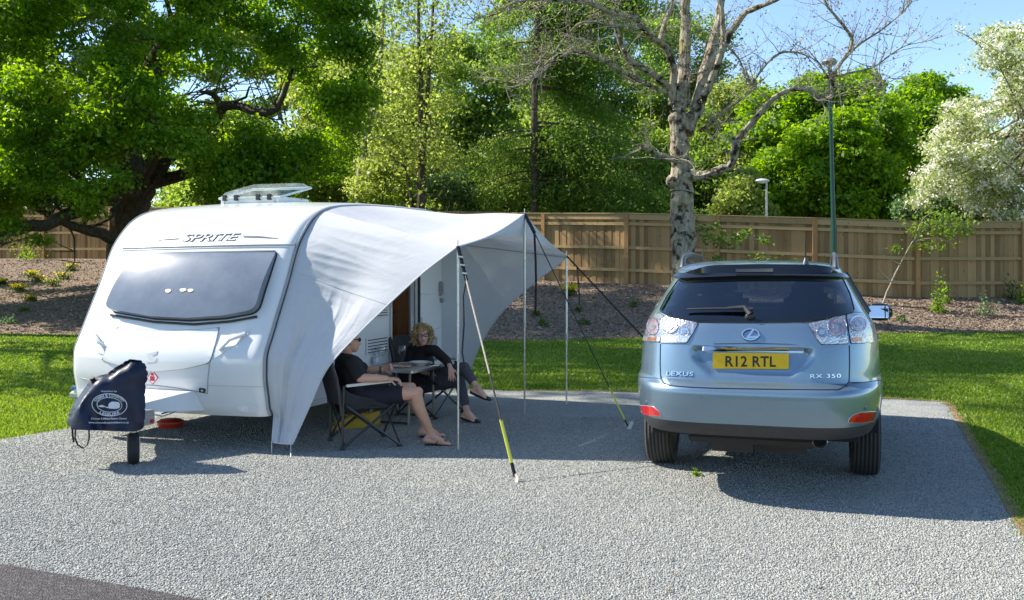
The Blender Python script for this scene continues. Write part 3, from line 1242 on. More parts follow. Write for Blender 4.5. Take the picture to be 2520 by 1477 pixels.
# ---------------------------------------------------------------- the big oak on the left
def big_oak():
    b = base_pt(306, 30.5)
    t = thing('oak_tree', 'big spreading oak with dark crooked limbs behind the white caravan', 'tree', b)
    rnd = random.Random(4)
    tb = MB()
    limb(tb, [b - Vector((0, 0, 0.3)), P(312, 560, 30.4), P(330, 500, 30.2), P(352, 455, 30)], 0.56, 0.4, 12, 0.1, rnd)
    mains = [
        ([P(340, 480, 30), P(390, 420, 29.6), P(450, 350, 29), P(510, 320, 28.4), P(545, 262, 28)], 0.27, 0.16),
        ([P(545, 262, 28), P(590, 262, 27.6), P(640, 275, 27.2), P(680, 268, 27), P(705, 215, 26.8), P(720, 170, 26.6)], 0.14, 0.05),
        ([P(545, 262, 28), P(525, 232, 27.8), P(490, 225, 27.5)], 0.12, 0.03),
        ([P(345, 470, 30), P(300, 470, 29), P(240, 490, 28), P(190, 520, 27.3), P(120, 550, 26.8), P(60, 560, 26.2), P(-60, 600, 25.6)], 0.3, 0.1),
        ([P(306, 610, 30.3), P(270, 582, 29), P(200, 560, 28), P(150, 545, 27.5), P(80, 500, 27)], 0.2, 0.07),
        ([P(335, 480, 30.2), P(330, 400, 30.4), P(300, 300, 30.6), P(280, 180, 30.8), P(300, 40, 31), P(320, -120, 31)], 0.36, 0.12),
        ([P(345, 470, 30.2), P(400, 330, 31), P(380, 220, 31.5), P(430, 90, 32), P(470, -60, 32)], 0.28, 0.08),
        ([P(300, 420, 30.4), P(200, 330, 30), P(100, 270, 29.6), P(0, 200, 29), P(-120, 150, 28.5)], 0.25, 0.06),
        ([P(350, 460, 30), P(450, 430, 29.6), P(560, 400, 29), P(640, 395, 28.6), P(720, 420, 28.2), P(830, 420, 28)], 0.2, 0.04),
        ([P(300, 300, 30.5), P(370, 150, 29), P(420, 60, 28), P(400, -20, 27)], 0.15, 0.05),
        ([P(240, 490, 28), P(200, 440, 27), P(120, 380, 26), P(40, 330, 25.5)], 0.13, 0.03),
        ([P(190, 520, 27.3), P(170, 470, 27), P(150, 400, 26.4)], 0.1, 0.03),
        ([P(350, 455, 30), P(360, 420, 28), P(390, 370, 26), P(370, 280, 24.8)], 0.2, 0.05),
    ]
    ends = []
    for p, r0, r1 in mains:
        fine, rs = limb(tb, p, r0, r1, 8, 0.22, rnd)
        for k in range(5):
            i = rnd.randint(len(fine) // 3, len(fine) - 1)
            tw = []
            d = Vector((rnd.gauss(0, 1), rnd.gauss(0, 1), rnd.gauss(0.2, 0.7)))
            twigs(tb, fine[i], d, rnd.uniform(1.0, 2.2), max(0.02, rs[i] * 0.35), 1, rnd, tw, 4, 0.2)
            ends += tw
    tb.build('trunk', BARK_OAK, t, world=True)
    # crown: many clumps; the far right edge hangs over the caravan, the left end comes lower
    cl = []
    def edge(x):
        # lowest foliage (picture y) along the crown's fringe
        return np.interp(x, [-400, -100, 0, 120, 230, 300, 360, 450, 560, 700, 800, 900, 950], [620, 620, 600, 560, 520, 470, 440, 470, 490, 470, 430, 330, 200])
    k = 0
    while k < 250:
        x, y = rnd.uniform(-420, 905), rnd.uniform(-330, 560)
        r_ = rnd.uniform(36, 74)
        if y > edge(x) - r_ * 0.5:
            continue
        if x > 840 and (y > 330 or y < -60):
            continue
        if x + r_ > 940:
            continue
        if 430 < x < 740 and 170 < y < 330 and rnd.random() < 0.75:
            continue
        lo = 24.0 + 1.5 * abs(x - 300) / 500
        Y = rnd.uniform(lo, 33.5) if rnd.random() < 0.5 else rnd.uniform(lo, lo + 3.0)
        cl.append(px_clump(x, y, Y, r_, r_ * 0.7))
        k += 1
    for x, y, Y, r_ in [(30, 400, 24.5, 45), (20, 300, 24.5, 55), (60, 200, 24.6, 50), (110, 440, 25, 40), (30, 560, 25.5, 28), (90, 592, 26, 22), (220, 515, 26.5, 34), (160, 470, 26, 40), (465, 360, 25, 60), (600, 440, 26, 60), (520, 470, 26.5, 45), (700, 450, 27, 50), (880, 120, 26, 55), (890, 230, 26.5, 45), (860, 20, 26, 60)]:
        cl.append(px_clump(x, y, Y, r_, r_ * 0.7, None, 1.4))
    crown('crown', cl, 16500, 14, 0.17, 0.12, L_OAK, t, 21, shell=0.35, up=0.6, flat=0.45)
    return t
big_oak()


# ---------------------------------------------------------------- the bare tree before the fence
def bare_tree():
    Y0 = 24.6
    b = base_pt(1680, Y0)
    t = thing('bare_tree', 'nearly leafless tree with mottled pale bark and mossy forks behind the car', 'tree', b)
    rnd = random.Random(12)
    tb = MB()
    def z8(pts):
        return [P(1112.4 + x * 0.33956, y * 0.33956, Y0 + dy) for x, y, dy in pts]
    def ov(pts):
        return [P(x, y, Y0 + dy) for x, y, dy in pts]
    # bole
    limb(tb, [b - Vector((0, 0, 0.25)), b + Vector((0, 0, 0.15)), P(1681, 620, Y0), P(1680, 540, Y0), P(1678, 470, Y0)], 0.33, 0.29, 14, 0.04, rnd)
    limb(tb, [P(1678, 475, Y0), P(1677, 440, Y0), P(1676, 405, Y0), P(1672, 373, Y0), P(1669, 306, Y0), P(1668, 270, Y0)], 0.3, 0.2, 14, 0.06, rnd)
    tb.ball(P(1662, 446, Y0 - 0.05), (0.24, 0.24, 0.2), 12, 8)
    tb.ball(P(1690, 432, Y0 - 0.1), (0.24, 0.22, 0.18), 12, 8)
    limbs = [
        (z8([(1645, 900, 0), (1650, 800, 0), (1665, 650, 0), (1680, 500, 0.1), (1690, 200, 0.2), (1690, 0, 0.2), (1690, -250, 0.3)]), 0.2, 0.13),
        (z8([(1700, 960, 0), (1750, 850, 0), (1790, 720, 0.1), (1850, 450, 0.4), (1915, 230, 0.5), (1955, 0, 0.6), (1990, -220, 0.7)]), 0.22, 0.1),
        (z8([(1760, 800, -0.1), (1830, 680, -0.2), (1905, 520, -0.3), (1960, 350, -0.4), (1965, 230, -0.4), (1950, 60, -0.4), (1900, -120, -0.4)]), 0.13, 0.06),
        (z8([(1965, 330, -0.4), (2030, 220, -0.5), (2130, 90, -0.7), (2260, 40, -0.9), (2400, -30, -1.1), (2560, -120, -1.2)]), 0.11, 0.04),
        (z8([(1600, 760, 0), (1600, 640, -0.1), (1602, 480, -0.2), (1540, 340, -0.4), (1420, 250, -0.6), (1330, 130, -0.8), (1140, 95, -1.0), (1040, 40, -1.1)]), 0.13, 0.035),
        (z8([(1510, 285, -0.4), (1545, 150, -0.4), (1600, 30, -0.3), (1610, -130, -0.3)]), 0.075, 0.04),
        (z8([(1575, 640, 0), (1500, 570, -0.3), (1420, 510, -0.5), (1280, 430, -0.8), (1200, 250, -1.0), (1150, 100, -1.2), (1000, 30, -1.4), (760, 0, -1.7), (580, 80, -1.9)]), 0.11, 0.02),
        (z8([(1130, 80, -1.2), (900, -10, -1.5), (560, 0, -2.0), (420, 30, -2.2), (330, 100, -2.3), (160, 140, -2.5)]), 0.045, 0.012),
        (z8([(1560, 670, 0), (1450, 625, -0.3), (1350, 580, -0.5), (1150, 470, -0.9), (1000, 390, -1.1), (870, 380, -1.3), (690, 480, -1.5), (560, 570, -1.7), (460, 605, -1.8), (280, 570, -2.0)]), 0.075, 0.013),
        (z8([(1480, 260, -0.6), (1340, 200, -0.9), (1150, 180, -1.2), (950, 160, -1.5), (830, 260, -1.7), (700, 440, -1.9), (600, 520, -2.0)]), 0.05, 0.014),
        (z8([(1680, 1240, -0.1), (1740, 1265, -0.3), (1830, 1270, -0.5), (1930, 1235, -0.7), (2020, 1190, -0.8), (2050, 1090, -0.9), (2090, 980, -1.0), (2200, 860, -1.1), (2300, 740, -1.2), (2410, 665, -1.3), (2520, 640, -1.4)]), 0.14, 0.07),
        (ov([(1965, 217, -1.4), (1995, 222, -1.5), (2022, 250, -1.55), (2046, 236, -1.6), (2048, 205, -1.6), (2062, 165, -1.6), (2092, 120, -1.7), (2095, 90, -1.7), (2060, 45, -1.8), (2030, 5, -1.8), (2020, -40, -1.8)]), 0.07, 0.03),
        (ov([(2078, 145, -1.65), (2115, 108, -1.8), (2160, 80, -2.0), (2210, 40, -2.1), (2240, 10, -2.2)]), 0.035, 0.01),
        (ov([(2055, 190, -1.6), (2100, 178, -1.7), (2150, 165, -1.8), (2190, 135, -1.9), (2230, 112, -2.0), (2270, 104, -2.0)]), 0.03, 0.008),
        (ov([(2048, 215, -1.6), (2090, 212, -1.8), (2140, 205, -1.9), (2170, 208, -2.0)]), 0.02, 0.006),
        (ov([(2046, 205, -1.6), (2030, 180, -1.5), (2010, 150, -1.4), (1960, 126, -1.2)]), 0.04, 0.012),
        (z8([(1640, 1170, -0.1), (1560, 1140, -0.3), (1490, 1120, -0.4), (1420, 1085, -0.5), (1365, 1070, -0.6)]), 0.11, 0.055),
        (z8([(1800, 950, -0.1), (1880, 890, -0.3), (1950, 820, -0.4), (2100, 710, -0.6), (2190, 640, -0.7), (2200, 570, -0.7), (2330, 410, -0.8), (2450, 375, -0.9), (2560, 400, -1.0)]), 0.055, 0.02),
        (z8([(1975, 310, -0.4), (2080, 430, -0.7), (2110, 520, -0.7), (2140, 620, -0.8)]), 0.035, 0.012),
        (z8([(1715, 780, 0), (1720, 640, -0.1), (1722, 540, -0.2)]), 0.04, 0.02),
        (z8([(2040, 1000, -0.9), (2030, 1080, -1.0), (2030, 1170, -0.85)]), 0.05, 0.055),
        (z8([(1760, 240, 0.2), (1840, 210, 0), (1890, 250, -0.1)]), 0.03, 0.02),
    ]
    tw = MB()
    tips = []
    for p, r0, r1 in limbs:
        fine, rs = limb(tb, p, r0 * 0.88, r1 * 0.8, 8 if r0 > 0.06 else 6, 0.2, rnd)
        L = sum((fine[i + 1] - fine[i]).length for i in range(len(fine) - 1))
        thin = r0 < 0.1
        for k in range(int(L * (13 if thin else 5.5))):
            i = rnd.randint(1, len(fine) - 1)
            if rs[i] > 0.15:
                continue
            if not thin and i < len(fine) * 0.35:
                continue
            d = (fine[i] - fine[i - 1]).normalized() * 0.6 + Vector((rnd.gauss(0, 0.7), rnd.gauss(0, 0.7), rnd.gauss(0.25, 0.7)))
            twigs(tw, fine[i], d, rnd.uniform(0.4, 1.3), rnd.uniform(0.009, 0.015), 2, rnd, tips, 3, 0.35, (1, 3))
    for x, y in [(2030, 880), (2050, 1000), (1900, 900), (1850, 1000), (1720, 1080), (1650, 1150), (1500, 1150), (1380, 1080)]:
        for _ in range(4):
            twigs(tw, z8([(x, y, -0.5)])[0], Vector((rnd.gauss(0, 1), rnd.gauss(0, 0.6), rnd.gauss(0.1, 0.4))), rnd.uniform(0.5, 1.3), 0.011, 1, rnd, tips, 3, 0.2, (1, 3))
    tb.build('trunk', BARK_GREY, t, world=True)
    tw.build('twigs', TWIG_PALE, t, world=True, sharp=0)
    r = np.random.default_rng(9)
    T = np.array([tuple(p) for p in tips])
    T = T[r.random(len(T)) < 0.6]
    C = np.repeat(T, 2, 0) + r.normal(size=(len(T) * 2, 3)) * 0.025
    quads_np('buds', leaf_quads(C, 0.05, 0.2, None, r).reshape(-1, 3), 4, leaf_mat('bud', [(0.12, 0.1, 0.04), (0.2, 0.19, 0.07), (0.3, 0.28, 0.12)], 0.2), t)
    return t
bare_tree()


# ---------------------------------------------------------------- conifer with drooping sprays
def conifer():
    Y0 = 35.0
    b = base_pt(1314, Y0)
    b.z = 1.2
    t = thing('conifer_tree', 'tall conifer with straight brown trunk and drooping feathery branches', 'tree', b)
    rnd = random.Random(31)
    tb = MB()
    limb(tb, [b - Vector((0, 0, 0.2)), P(1315, 430, Y0), P(1316, 240, Y0), P(1322, 60, Y0), P(1326, -150, Y0)], 0.17, 0.07, 9, 0.06, rnd)
    C, r = [], np.random.default_rng(5)
    for k in range(92):
        y = rnd.uniform(-190, 470)
        if k % 3 == 0:
            y = rnd.uniform(330, 480)
        side = rnd.choice((-1, 1, 1, 1))
        z0 = P(1316, y, Y0)
        ang = rnd.uniform(-0.45, 1.2) if side > 0 else PI + rnd.uniform(-1.2, 0.35)
        L = rnd.uniform(2.0, 4.6) * (1.0 if side > 0 else 0.62) * (1 if y > 0 else 0.75)
        d = Vector((math.cos(ang), math.sin(ang), 0))
        pts = [z0, z0 + d * L * 0.35 + Vector((0, 0, -0.02 * L)), z0 + d * L * 0.7 + Vector((0, 0, -0.13 * L)), z0 + d * L + Vector((0, 0, -0.3 * L))]
        fine, _ = limb(tb, pts, 0.045, 0.01, 5, 0.2, rnd)
        m = int(L * 125)
        if side < 0:
            m = int(m * 0.75)
        u = (0.16 + 0.84 * r.random(m)) * (len(fine) - 1.001)
        i = u.astype(int)
        fa = np.array([tuple(q) for q in fine])
        q = fa[i] * (1 - (u - i))[:, None] + fa[i + 1] * (u - i)[:, None]
        lat = r.normal(size=(m, 3)) * np.array([0.3, 0.3, 0.1])
        q = q + lat
        q[:, 2] -= 0.3 * np.abs(r.normal(size=m)) + 0.25 * np.abs(lat[:, 0])
        C.append(q)
    C = np.concatenate(C)
    # hanging needle sprays: several thin slivers each
    n = len(C)
    C = np.repeat(C, 3, 0) + r.normal(size=(n * 3, 3)) * np.array([0.12, 0.12, 0.07])
    n = len(C)
    d = r.normal(size=(n, 3)) * np.array([1, 1, 0.5])
    d[:, 2] -= 0.7
    d /= np.linalg.norm(d, axis=1)[:, None]
    s = np.cross(d, r.normal(size=(n, 3)))
    s /= np.linalg.norm(s, axis=1)[:, None]
    L = (0.1 + 0.13 * r.random(n))[:, None]
    V = np.stack([C, C + d * L * 0.5 + s * 0.022, C + d * L, C + d * L * 0.5 - s * 0.022], 1)
    tb.build('trunk', BARK_BROWN, t, world=True)
    quads_np('crown', V.reshape(-1, 3), 4, L_CON, t)
conifer()


# ---------------------------------------------------------------- slim twin-stemmed tree and the thin pale stems
def slim_tree(xd, Y, stems, label, foliage, seed, bark, nsp, m, spread=0.3, size=0.13, group=None, name='slim_tree'):
    b = base_pt(xd, Y)
    t = thing(name, label, 'tree', b, 0, group)
    rnd = random.Random(seed)
    tb = MB()
    tips = []
    for pts, r0, r1 in stems:
        q = [P(x, y, Y + dy) for x, y, dy in pts]
        q[0].z = b.z - 0.15
        fine, rs = limb(tb, q, r0, r1, 7, 0.1, rnd)
        for k in range(16):
            i = rnd.randint(len(fine) // 4, len(fine) - 1)
            d = Vector((rnd.gauss(0, 1), rnd.gauss(0, 1), rnd.gauss(0.35, 0.5)))
            twigs(tb, fine[i], d, rnd.uniform(0.8, 2.2), max(0.012, rs[i] * 0.3), 2, rnd, tips, 3, 0.3)
    tb.build('trunk', bark, t, world=True)
    r = np.random.default_rng(seed)
    T = np.array([tuple(p) for p in tips])
    cl = foliage
    C1 = np.repeat(T, 5, 0) + r.normal(size=(len(T) * 5, 3)) * 0.22
    C2, O = clump_points(cl, nsp, 7, spread, r, shell=0.2)
    C = np.concatenate([C1, C2])
    quads_np('crown', leaf_quads(C, size, 0.5, None, r).reshape(-1, 3), 4, m, t)


slim_tree(1032, 33.5, [([(1026, 520, 0), (1036, 440, 0), (1034, 300, 0), (1036, 200, 0), (1030, 80, 0), (1034, -60, 0)], 0.12, 0.05),
                       ([(1036, 520, 0.2), (1042, 420, 0.2), (1050, 260, 0.3), (1058, 150, 0.4), (1066, 20, 0.5), (1072, -80, 0.5)], 0.1, 0.04),
                       ([(1026, 480, -0.2), (1005, 440, -0.3), (980, 400, -0.5), (960, 380, -0.6)], 0.05, 0.02)],
          'slim tree with two thin stems and sparse yellow green leaves', scatter_clumps(30, 935, 1120, 120, 400, 32, 36, 20, 42, 3) + scatter_clumps(8, 930, 1130, -20, 120, 32, 36, 14, 30, 4), 41, BARK_BROWN, 900, L_YEL)
slim_tree(868, 37, [([(872, 520, 0), (882, 450, 0), (892, 400, 0), (905, 330, 0), (926, 230, 0), (938, 120, 0), (945, 0, 0), (950, -80, 0)], 0.13, 0.06)],
          'pale stemmed birch leaning beside the oak crown', scatter_clumps(26, 800, 1000, 150, 430, 36, 40, 20, 44, 13) + scatter_clumps(8, 880, 1020, -60, 110, 36, 39, 14, 26, 14), 43, BARK_BIRCH, 800, L_YEL, name='birch_tree')
slim_tree(905, 41, [([(898, 520, 0), (902, 430, 0), (914, 360, 0), (930, 260, 0), (938, 160, 0), (935, 40, 0)], 0.12, 0.05),
                    ([(940, 520, 0.5), (952, 360, 0.5), (962, 180, 0.5), (968, 40, 0.5)], 0.1, 0.05)],
          'twin white stemmed birch standing deeper in the wood', scatter_clumps(22, 820, 1010, 120, 440, 40, 44, 22, 46, 23), 47, BARK_BIRCH, 700, L_YEL, name='birch_tree')

# ---------------------------------------------------------------- bright broadleaf trees on the right, beyond the fence
simple_tree('broadleaf_tree', 'broad bright green tree with layered leaf clumps behind the green lamp post', 2070, 39,
            [px_clump(x, y, Y, r_, r_ * 0.72) for x, y, Y, r_ in [(1900, 330, 38, 70), (1980, 260, 38, 80), (2080, 240, 38, 75), (2150, 290, 37, 80), (2070, 330, 35.5, 80), (1930, 410, 36, 70), (2020, 430, 35.2, 75), (2130, 420, 35.5, 75), (2210, 380, 37, 60), (1960, 480, 35.5, 65), (2080, 500, 35, 70), (2190, 490, 36, 60), (1860, 450, 37, 55), (1880, 260, 39, 55), (2100, 380, 35, 60), (2000, 350, 35.5, 60), (1830, 340, 39, 45), (2120, 210, 39, 50), (2010, 215, 39, 50), (1900, 520, 36, 50), (2030, 540, 36, 60), (2150, 550, 36, 50), (2250, 430, 38, 50)]],
            6000, 12, 0.2, 0.17, L_MAPLE, BARK_BROWN, 0.3, 51, shell=0.45, up=0.9, flat=0.35)
simple_tree('broadleaf_tree', 'green tree whose rounded top rises highest beside the white blossom', 2290, 46,
            [px_clump(x, y, Y, r_, r_ * 0.75) for x, y, Y, r_ in [(2270, 215, 46, 50), (2240, 260, 45, 55), (2320, 250, 46, 55), (2290, 300, 44, 65), (2350, 310, 46, 50), (2230, 320, 45, 50), (2370, 380, 45, 60), (2290, 380, 44, 60), (2210, 350, 45, 50), (2330, 460, 44, 60), (2255, 450, 44, 50), (2280, 520, 44, 55)]],
            2600, 12, 0.22, 0.19, L_MAPLE, BARK_BROWN, 0.25, 52, shell=0.4, up=0.8, flat=0.4)
simple_tree('yellow_green_tree', 'low yellow green tree just over the fence beside the bare trunk', 1825, 32.5,
            [px_clump(x, y, Y, r_, r_ * 0.8) for x, y, Y, r_ in [(1820, 470, 32.5, 42), (1800, 500, 32, 36), (1850, 500, 32.3, 38), (1830, 440, 33, 30), (1785, 520, 32.5, 30), (1880, 525, 32.5, 30), (1840, 540, 32, 36)]],
            900, 11, 0.13, 0.12, L_YEL, BARK_BROWN, 0.08, 53, shell=0.4, cat='tree')
simple_tree('pale_tree', 'pale green feathery tree rising between bare trunk and bright broadleaf tree', 1800, 44,
            scatter_clumps(26, 1735, 1900, 210, 480, 43, 47, 28, 52, 61), 1900, 10, 0.25, 0.16, L_YEL, BARK_BROWN, 0.14, 54, shell=0.2)
# blossom tree
def blossom_tree():
    b = base_pt(2560, 30.5)
    b.z = 0.8
    t = thing('blossom_tree', 'tree covered in white blossom leaning in at the right edge', 'tree', b)
    rnd = random.Random(77)
    def keep(x, y):
        le = np.interp(y, [40, 90, 150, 230, 300, 380, 470, 560], [2480, 2430, 2400, 2375, 2345, 2275, 2245, 2250])
        return x > le
    cl = scatter_clumps(95, 2240, 2700, 70, 560, 29, 33.5, 24, 52, 71, keep, 0.8)
    cl += [px_clump(2425, 130, 30, 14, 14), px_clump(2405, 95, 30, 12, 10), px_clump(2450, 90, 30, 16, 14), px_clump(2480, 75, 30, 14, 12), px_clump(2370, 170, 30, 10, 8), px_clump(2330, 265, 30, 18, 12), px_clump(2345, 300, 30, 22, 14), px_clump(2300, 330, 30, 14, 10)]
    tb = MB()
    fine, _ = limb(tb, [b - Vector((0, 0, 0.2)), P(2570, 470, 30.8), P(2580, 300, 31), P(2600, 120, 31)], 0.2, 0.06, 8, 0.1, rnd)
    for c in cl[::2]:
        q = Vector(c[:3])
        a = fine[rnd.randint(2, len(fine) - 1)]
        limb(tb, [a, a.lerp(q, 0.5) + Vector((0, 0, -0.2)), q], 0.05, 0.012, 5, 0.2, rnd)
    tip = P(2345, 62, 30)
    limb(tb, [P(2480, 180, 30.3), P(2430, 130, 30.1), P(2390, 95, 30), P(2350, 75, 30)], 0.03, 0.008, 5, 0.1, rnd)
    cl.append(px_clump(2365, 80, 30, 10, 8))
    tb.build('trunk', BARK_GREY, t, world=True)
    crown('crown', cl, 3300, 11, 0.2, 0.11, L_PALE, t, 72, shell=0.2)
    crown('blossom', cl, 4300, 9, 0.1, 0.085, BLOSSOM, t, 73, shell=0.4)
blossom_tree()

# ---------------------------------------------------------------- trees of the wood behind
SIT = [  # label, name, picture x of the trunk, depth, x0, x1, y0, y1, clumps, sprays, leaf, material, bark
    ('loose light green tree filling the gap left of the conifer', 'woodland_tree', 1180, 47, 1080, 1290, 90, 480, 40, 3000, 0.2, L_WOOD),
    ('leafy yellow green tree behind the slim twin stems', 'woodland_tree', 1010, 52, 910, 1120, 150, 480, 40, 2800, 0.2, L_YEL),
    ('tall tree whose leaves show above the conifer', 'woodland_tree', 1450, 54, 1180, 1680, -120, 330, 64, 4200, 0.22, L_WOOD),
    ('shady tree low behind the conifer branches', 'woodland_tree', 1500, 48, 1330, 1680, 270, 500, 44, 2800, 0.2, L_WOOD),
    ('light green tree low down behind the conifer trunk', 'woodland_tree', 1250, 42, 1130, 1400, 330, 520, 32, 2300, 0.16, L_YEL),
    ('sunlit tree behind the right part of the oak crown', 'woodland_tree', 780, 46, 690, 920, 120, 480, 44, 3000, 0.19, L_YEL),
    ('light green tree in the gap behind the oak limb that bends upward', 'woodland_tree', 720, 56, 500, 960, 40, 430, 46, 2600, 0.22, L_YEL),
    ('tree filling the gap between the oak trunk and the roof hatch', 'woodland_tree', 470, 47, 380, 620, 250, 530, 30, 2200, 0.19, L_WOOD),
    ('tree filling the gap just right of the mottled trunk', 'woodland_tree', 1745, 46, 1680, 1820, 250, 540, 26, 1700, 0.18, L_CON),
    ('leafy tree high behind the left part of the oak crown', 'woodland_tree', 120, 58, -150, 420, -120, 300, 50, 3000, 0.25, L_WOOD),
    ('distant tree low behind the fence near the canopy', 'woodland_tree', 1080, 75, 880, 1350, 420, 560, 40, 1700, 0.3, L_WOOD),
    ('dark tree in the wood behind the caravan roof', 'woodland_tree', 600, 44, 460, 790, 300, 520, 36, 2300, 0.18, L_WOOD),
    ('dark tree behind the oak trunk', 'woodland_tree', 260, 52, -60, 460, 330, 560, 46, 2600, 0.2, L_WOOD),
    ('tree deep in the wood behind the oak crown', 'woodland_tree', 350, 60, -250, 900, -200, 330, 74, 3600, 0.26, L_WOOD),
    ('green tree at the far left edge beyond the fence', 'woodland_tree', -120, 50, -420, 60, 200, 560, 36, 1900, 0.2, L_WOOD),
    ('fine leaved tree behind the upper limbs of the bare tree', 'woodland_tree', 1640, 50, 1560, 1790, 40, 480, 40, 2600, 0.17, L_CON),
    ('dim distant tree closing the gap behind the slim twin stems', 'woodland_tree', 990, 66, 830, 1200, 180, 520, 44, 2300, 0.26, L_WOOD),
    ('dim distant tree standing behind the conifer', 'woodland_tree', 1400, 70, 1130, 1720, 150, 520, 60, 3000, 0.28, L_WOOD),
    ('distant tree line closing the view behind the broad bright tree', 'woodland_tree', 2050, 62, 1720, 2460, 290, 540, 60, 2800, 0.26, L_WOOD),
]
for i, (lab, nm, xd, Y, x0, x1, y0, y1, nc, ns, lf, m) in enumerate(SIT):
    simple_tree(nm, lab, xd, Y, scatter_clumps(nc, x0 + 25, x1 - 25, y0 + 20, y1 + (45 if Y > 55 else 15), Y - 2, Y + 3, 30, 62, 200 + i), ns, 10, 0.28, lf, m, BARK_BROWN, 0.16, 300 + i, group='trees of the wood beyond the fence', shell=0.15, up=0.6, flat=0.5)
# bushes just over the fence
SHR = [('grey green bush just over the fence beside the slim stems', 1085, 36.5, 1045, 1180, 430, 525, 12, 1300, L_BLUE),
       ('pale green bush over the fence left of the conifer trunk', 1230, 37.5, 1160, 1300, 430, 525, 12, 1300, L_YEL),
       ('dark green bush over the fence right of the conifer trunk', 1420, 37, 1340, 1520, 445, 525, 14, 1300, L_WOOD),
       ('dark bush over the fence beside the bare trunk', 1590, 36, 1500, 1670, 440, 525, 14, 1300, L_CON),
       ('grey green bush under the white blossom', 2300, 31.5, 2220, 2420, 480, 545, 14, 1300, L_BLUE),
       ('low dark bush behind the roof hatch', 760, 38, 560, 960, 420, 520, 18, 1500, L_OAK),
       ('brown leaved bush between oak and slim stems', 960, 36, 880, 1020, 400, 520, 12, 700, L_YEL)]
for i, (lab, xd, Y, x0, x1, y0, y1, nc, ns, m) in enumerate(SHR):
    simple_tree('bush', lab, xd, Y, scatter_clumps(nc, x0, x1, y0, y1 + 25, Y - 0.6, Y + 0.8, 22, 40, 400 + i), ns, 10, 0.14, 0.1, m, BARK_BROWN, 0.05, 420 + i, group='bushes beyond the fence', stems=2, cat='bush', shell=0.2)

# tall oaks left of the view: their shade falls over the lawn and the bank
for i, (x, y, z0, z1, rr, ns) in enumerate([(-14.6, 19.6, 5.5, 20, 4.2, 1500), (-15.5, 23.2, 9, 27, 4.0, 2800), (-17.2, 27.6, 3, 10, 2.5, 900)]):
    rnd = random.Random(900 + i)
    cl = []
    for _ in range(34):
        a, q = rnd.uniform(0, 2 * PI), rr * math.sqrt(rnd.random())
        s_ = rnd.uniform(0.8, 1.6)
        cl.append((x + q * math.cos(a), y + q * math.sin(a), rnd.uniform(z0, z1), s_ * 1.1, s_ * 1.1, s_ * 0.7))
    t = thing('oak_tree', ['tall oak by the lawn left of the caravan', 'tall oak further left of the lawn', 'oak close to the big oak', 'oak on the bank far left'][i], 'tree', (x, y, 0 if y < 23 else 1.0))
    tb = MB()
    p0 = Vector((x, y, -0.1))
    fine, _ = limb(tb, [p0, p0 + Vector((0.2, 0.1, z0)), p0 + Vector((-0.1, 0, (z0 + z1) / 2)), p0 + Vector((0.1, 0, z1 - 1))], 0.35, 0.1, 8, 0.1, rnd)
    for c in cl:
        a = fine[rnd.randint(3, len(fine) - 1)]
        limb(tb, [a, Vector(c[:3])], 0.09, 0.02, 5, 0.2, rnd)
    tb.build('trunk', BARK_OAK, t, world=True)
    crown('crown', cl, ns, 10, 0.22, 0.19, L_OAK, t, 910 + i, shell=0.3)


# ---------------------------------------------------------------- saplings, shoots and bank plants
def sapling(name, label, stems, leaf_spots, Y, nleaf, size, m, bark, seed, cat='sapling', spread=0.1, group=None):
    p0 = P(stems[0][0][0], stems[0][0][1], Y)
    p0.z = ground_z(p0.x, p0.y)
    t = thing(name, label, cat, p0, 0, group)
    rnd = random.Random(seed)
    tb = MB()
    for i, s_ in enumerate(stems):
        q = [P(x, y, Y) for x, y in s_]
        if i == 0:
            q[0] = p0 - Vector((0, 0, 0.05))
        limb(tb, q, 0.025 if i == 0 else 0.014, 0.006, 5, 0.3, rnd)
    tb.build('stem', bark, t, world=True)
    r = np.random.default_rng(seed)
    C = []
    for x, y, rx, ry, wt in leaf_spots:
        k = int(nleaf * wt)
        c = P(x, y, Y)
        d = r.normal(size=(k, 3)) * 0.5
        C.append(np.array(tuple(c)) + d * np.array([rx / F * Y, rx / F * Y, ry / F * Y]))
        for _ in range(3):
            limb(tb, [c, c + Vector((rnd.gauss(0, 0.1), rnd.gauss(0, 0.1), 0.1))], 0.005, 0.003, 3)
    C = np.concatenate(C)
    quads_np('leaves', leaf_quads(C, size, 0.7, None, r).reshape(-1, 3), 4, m, t)
    return t


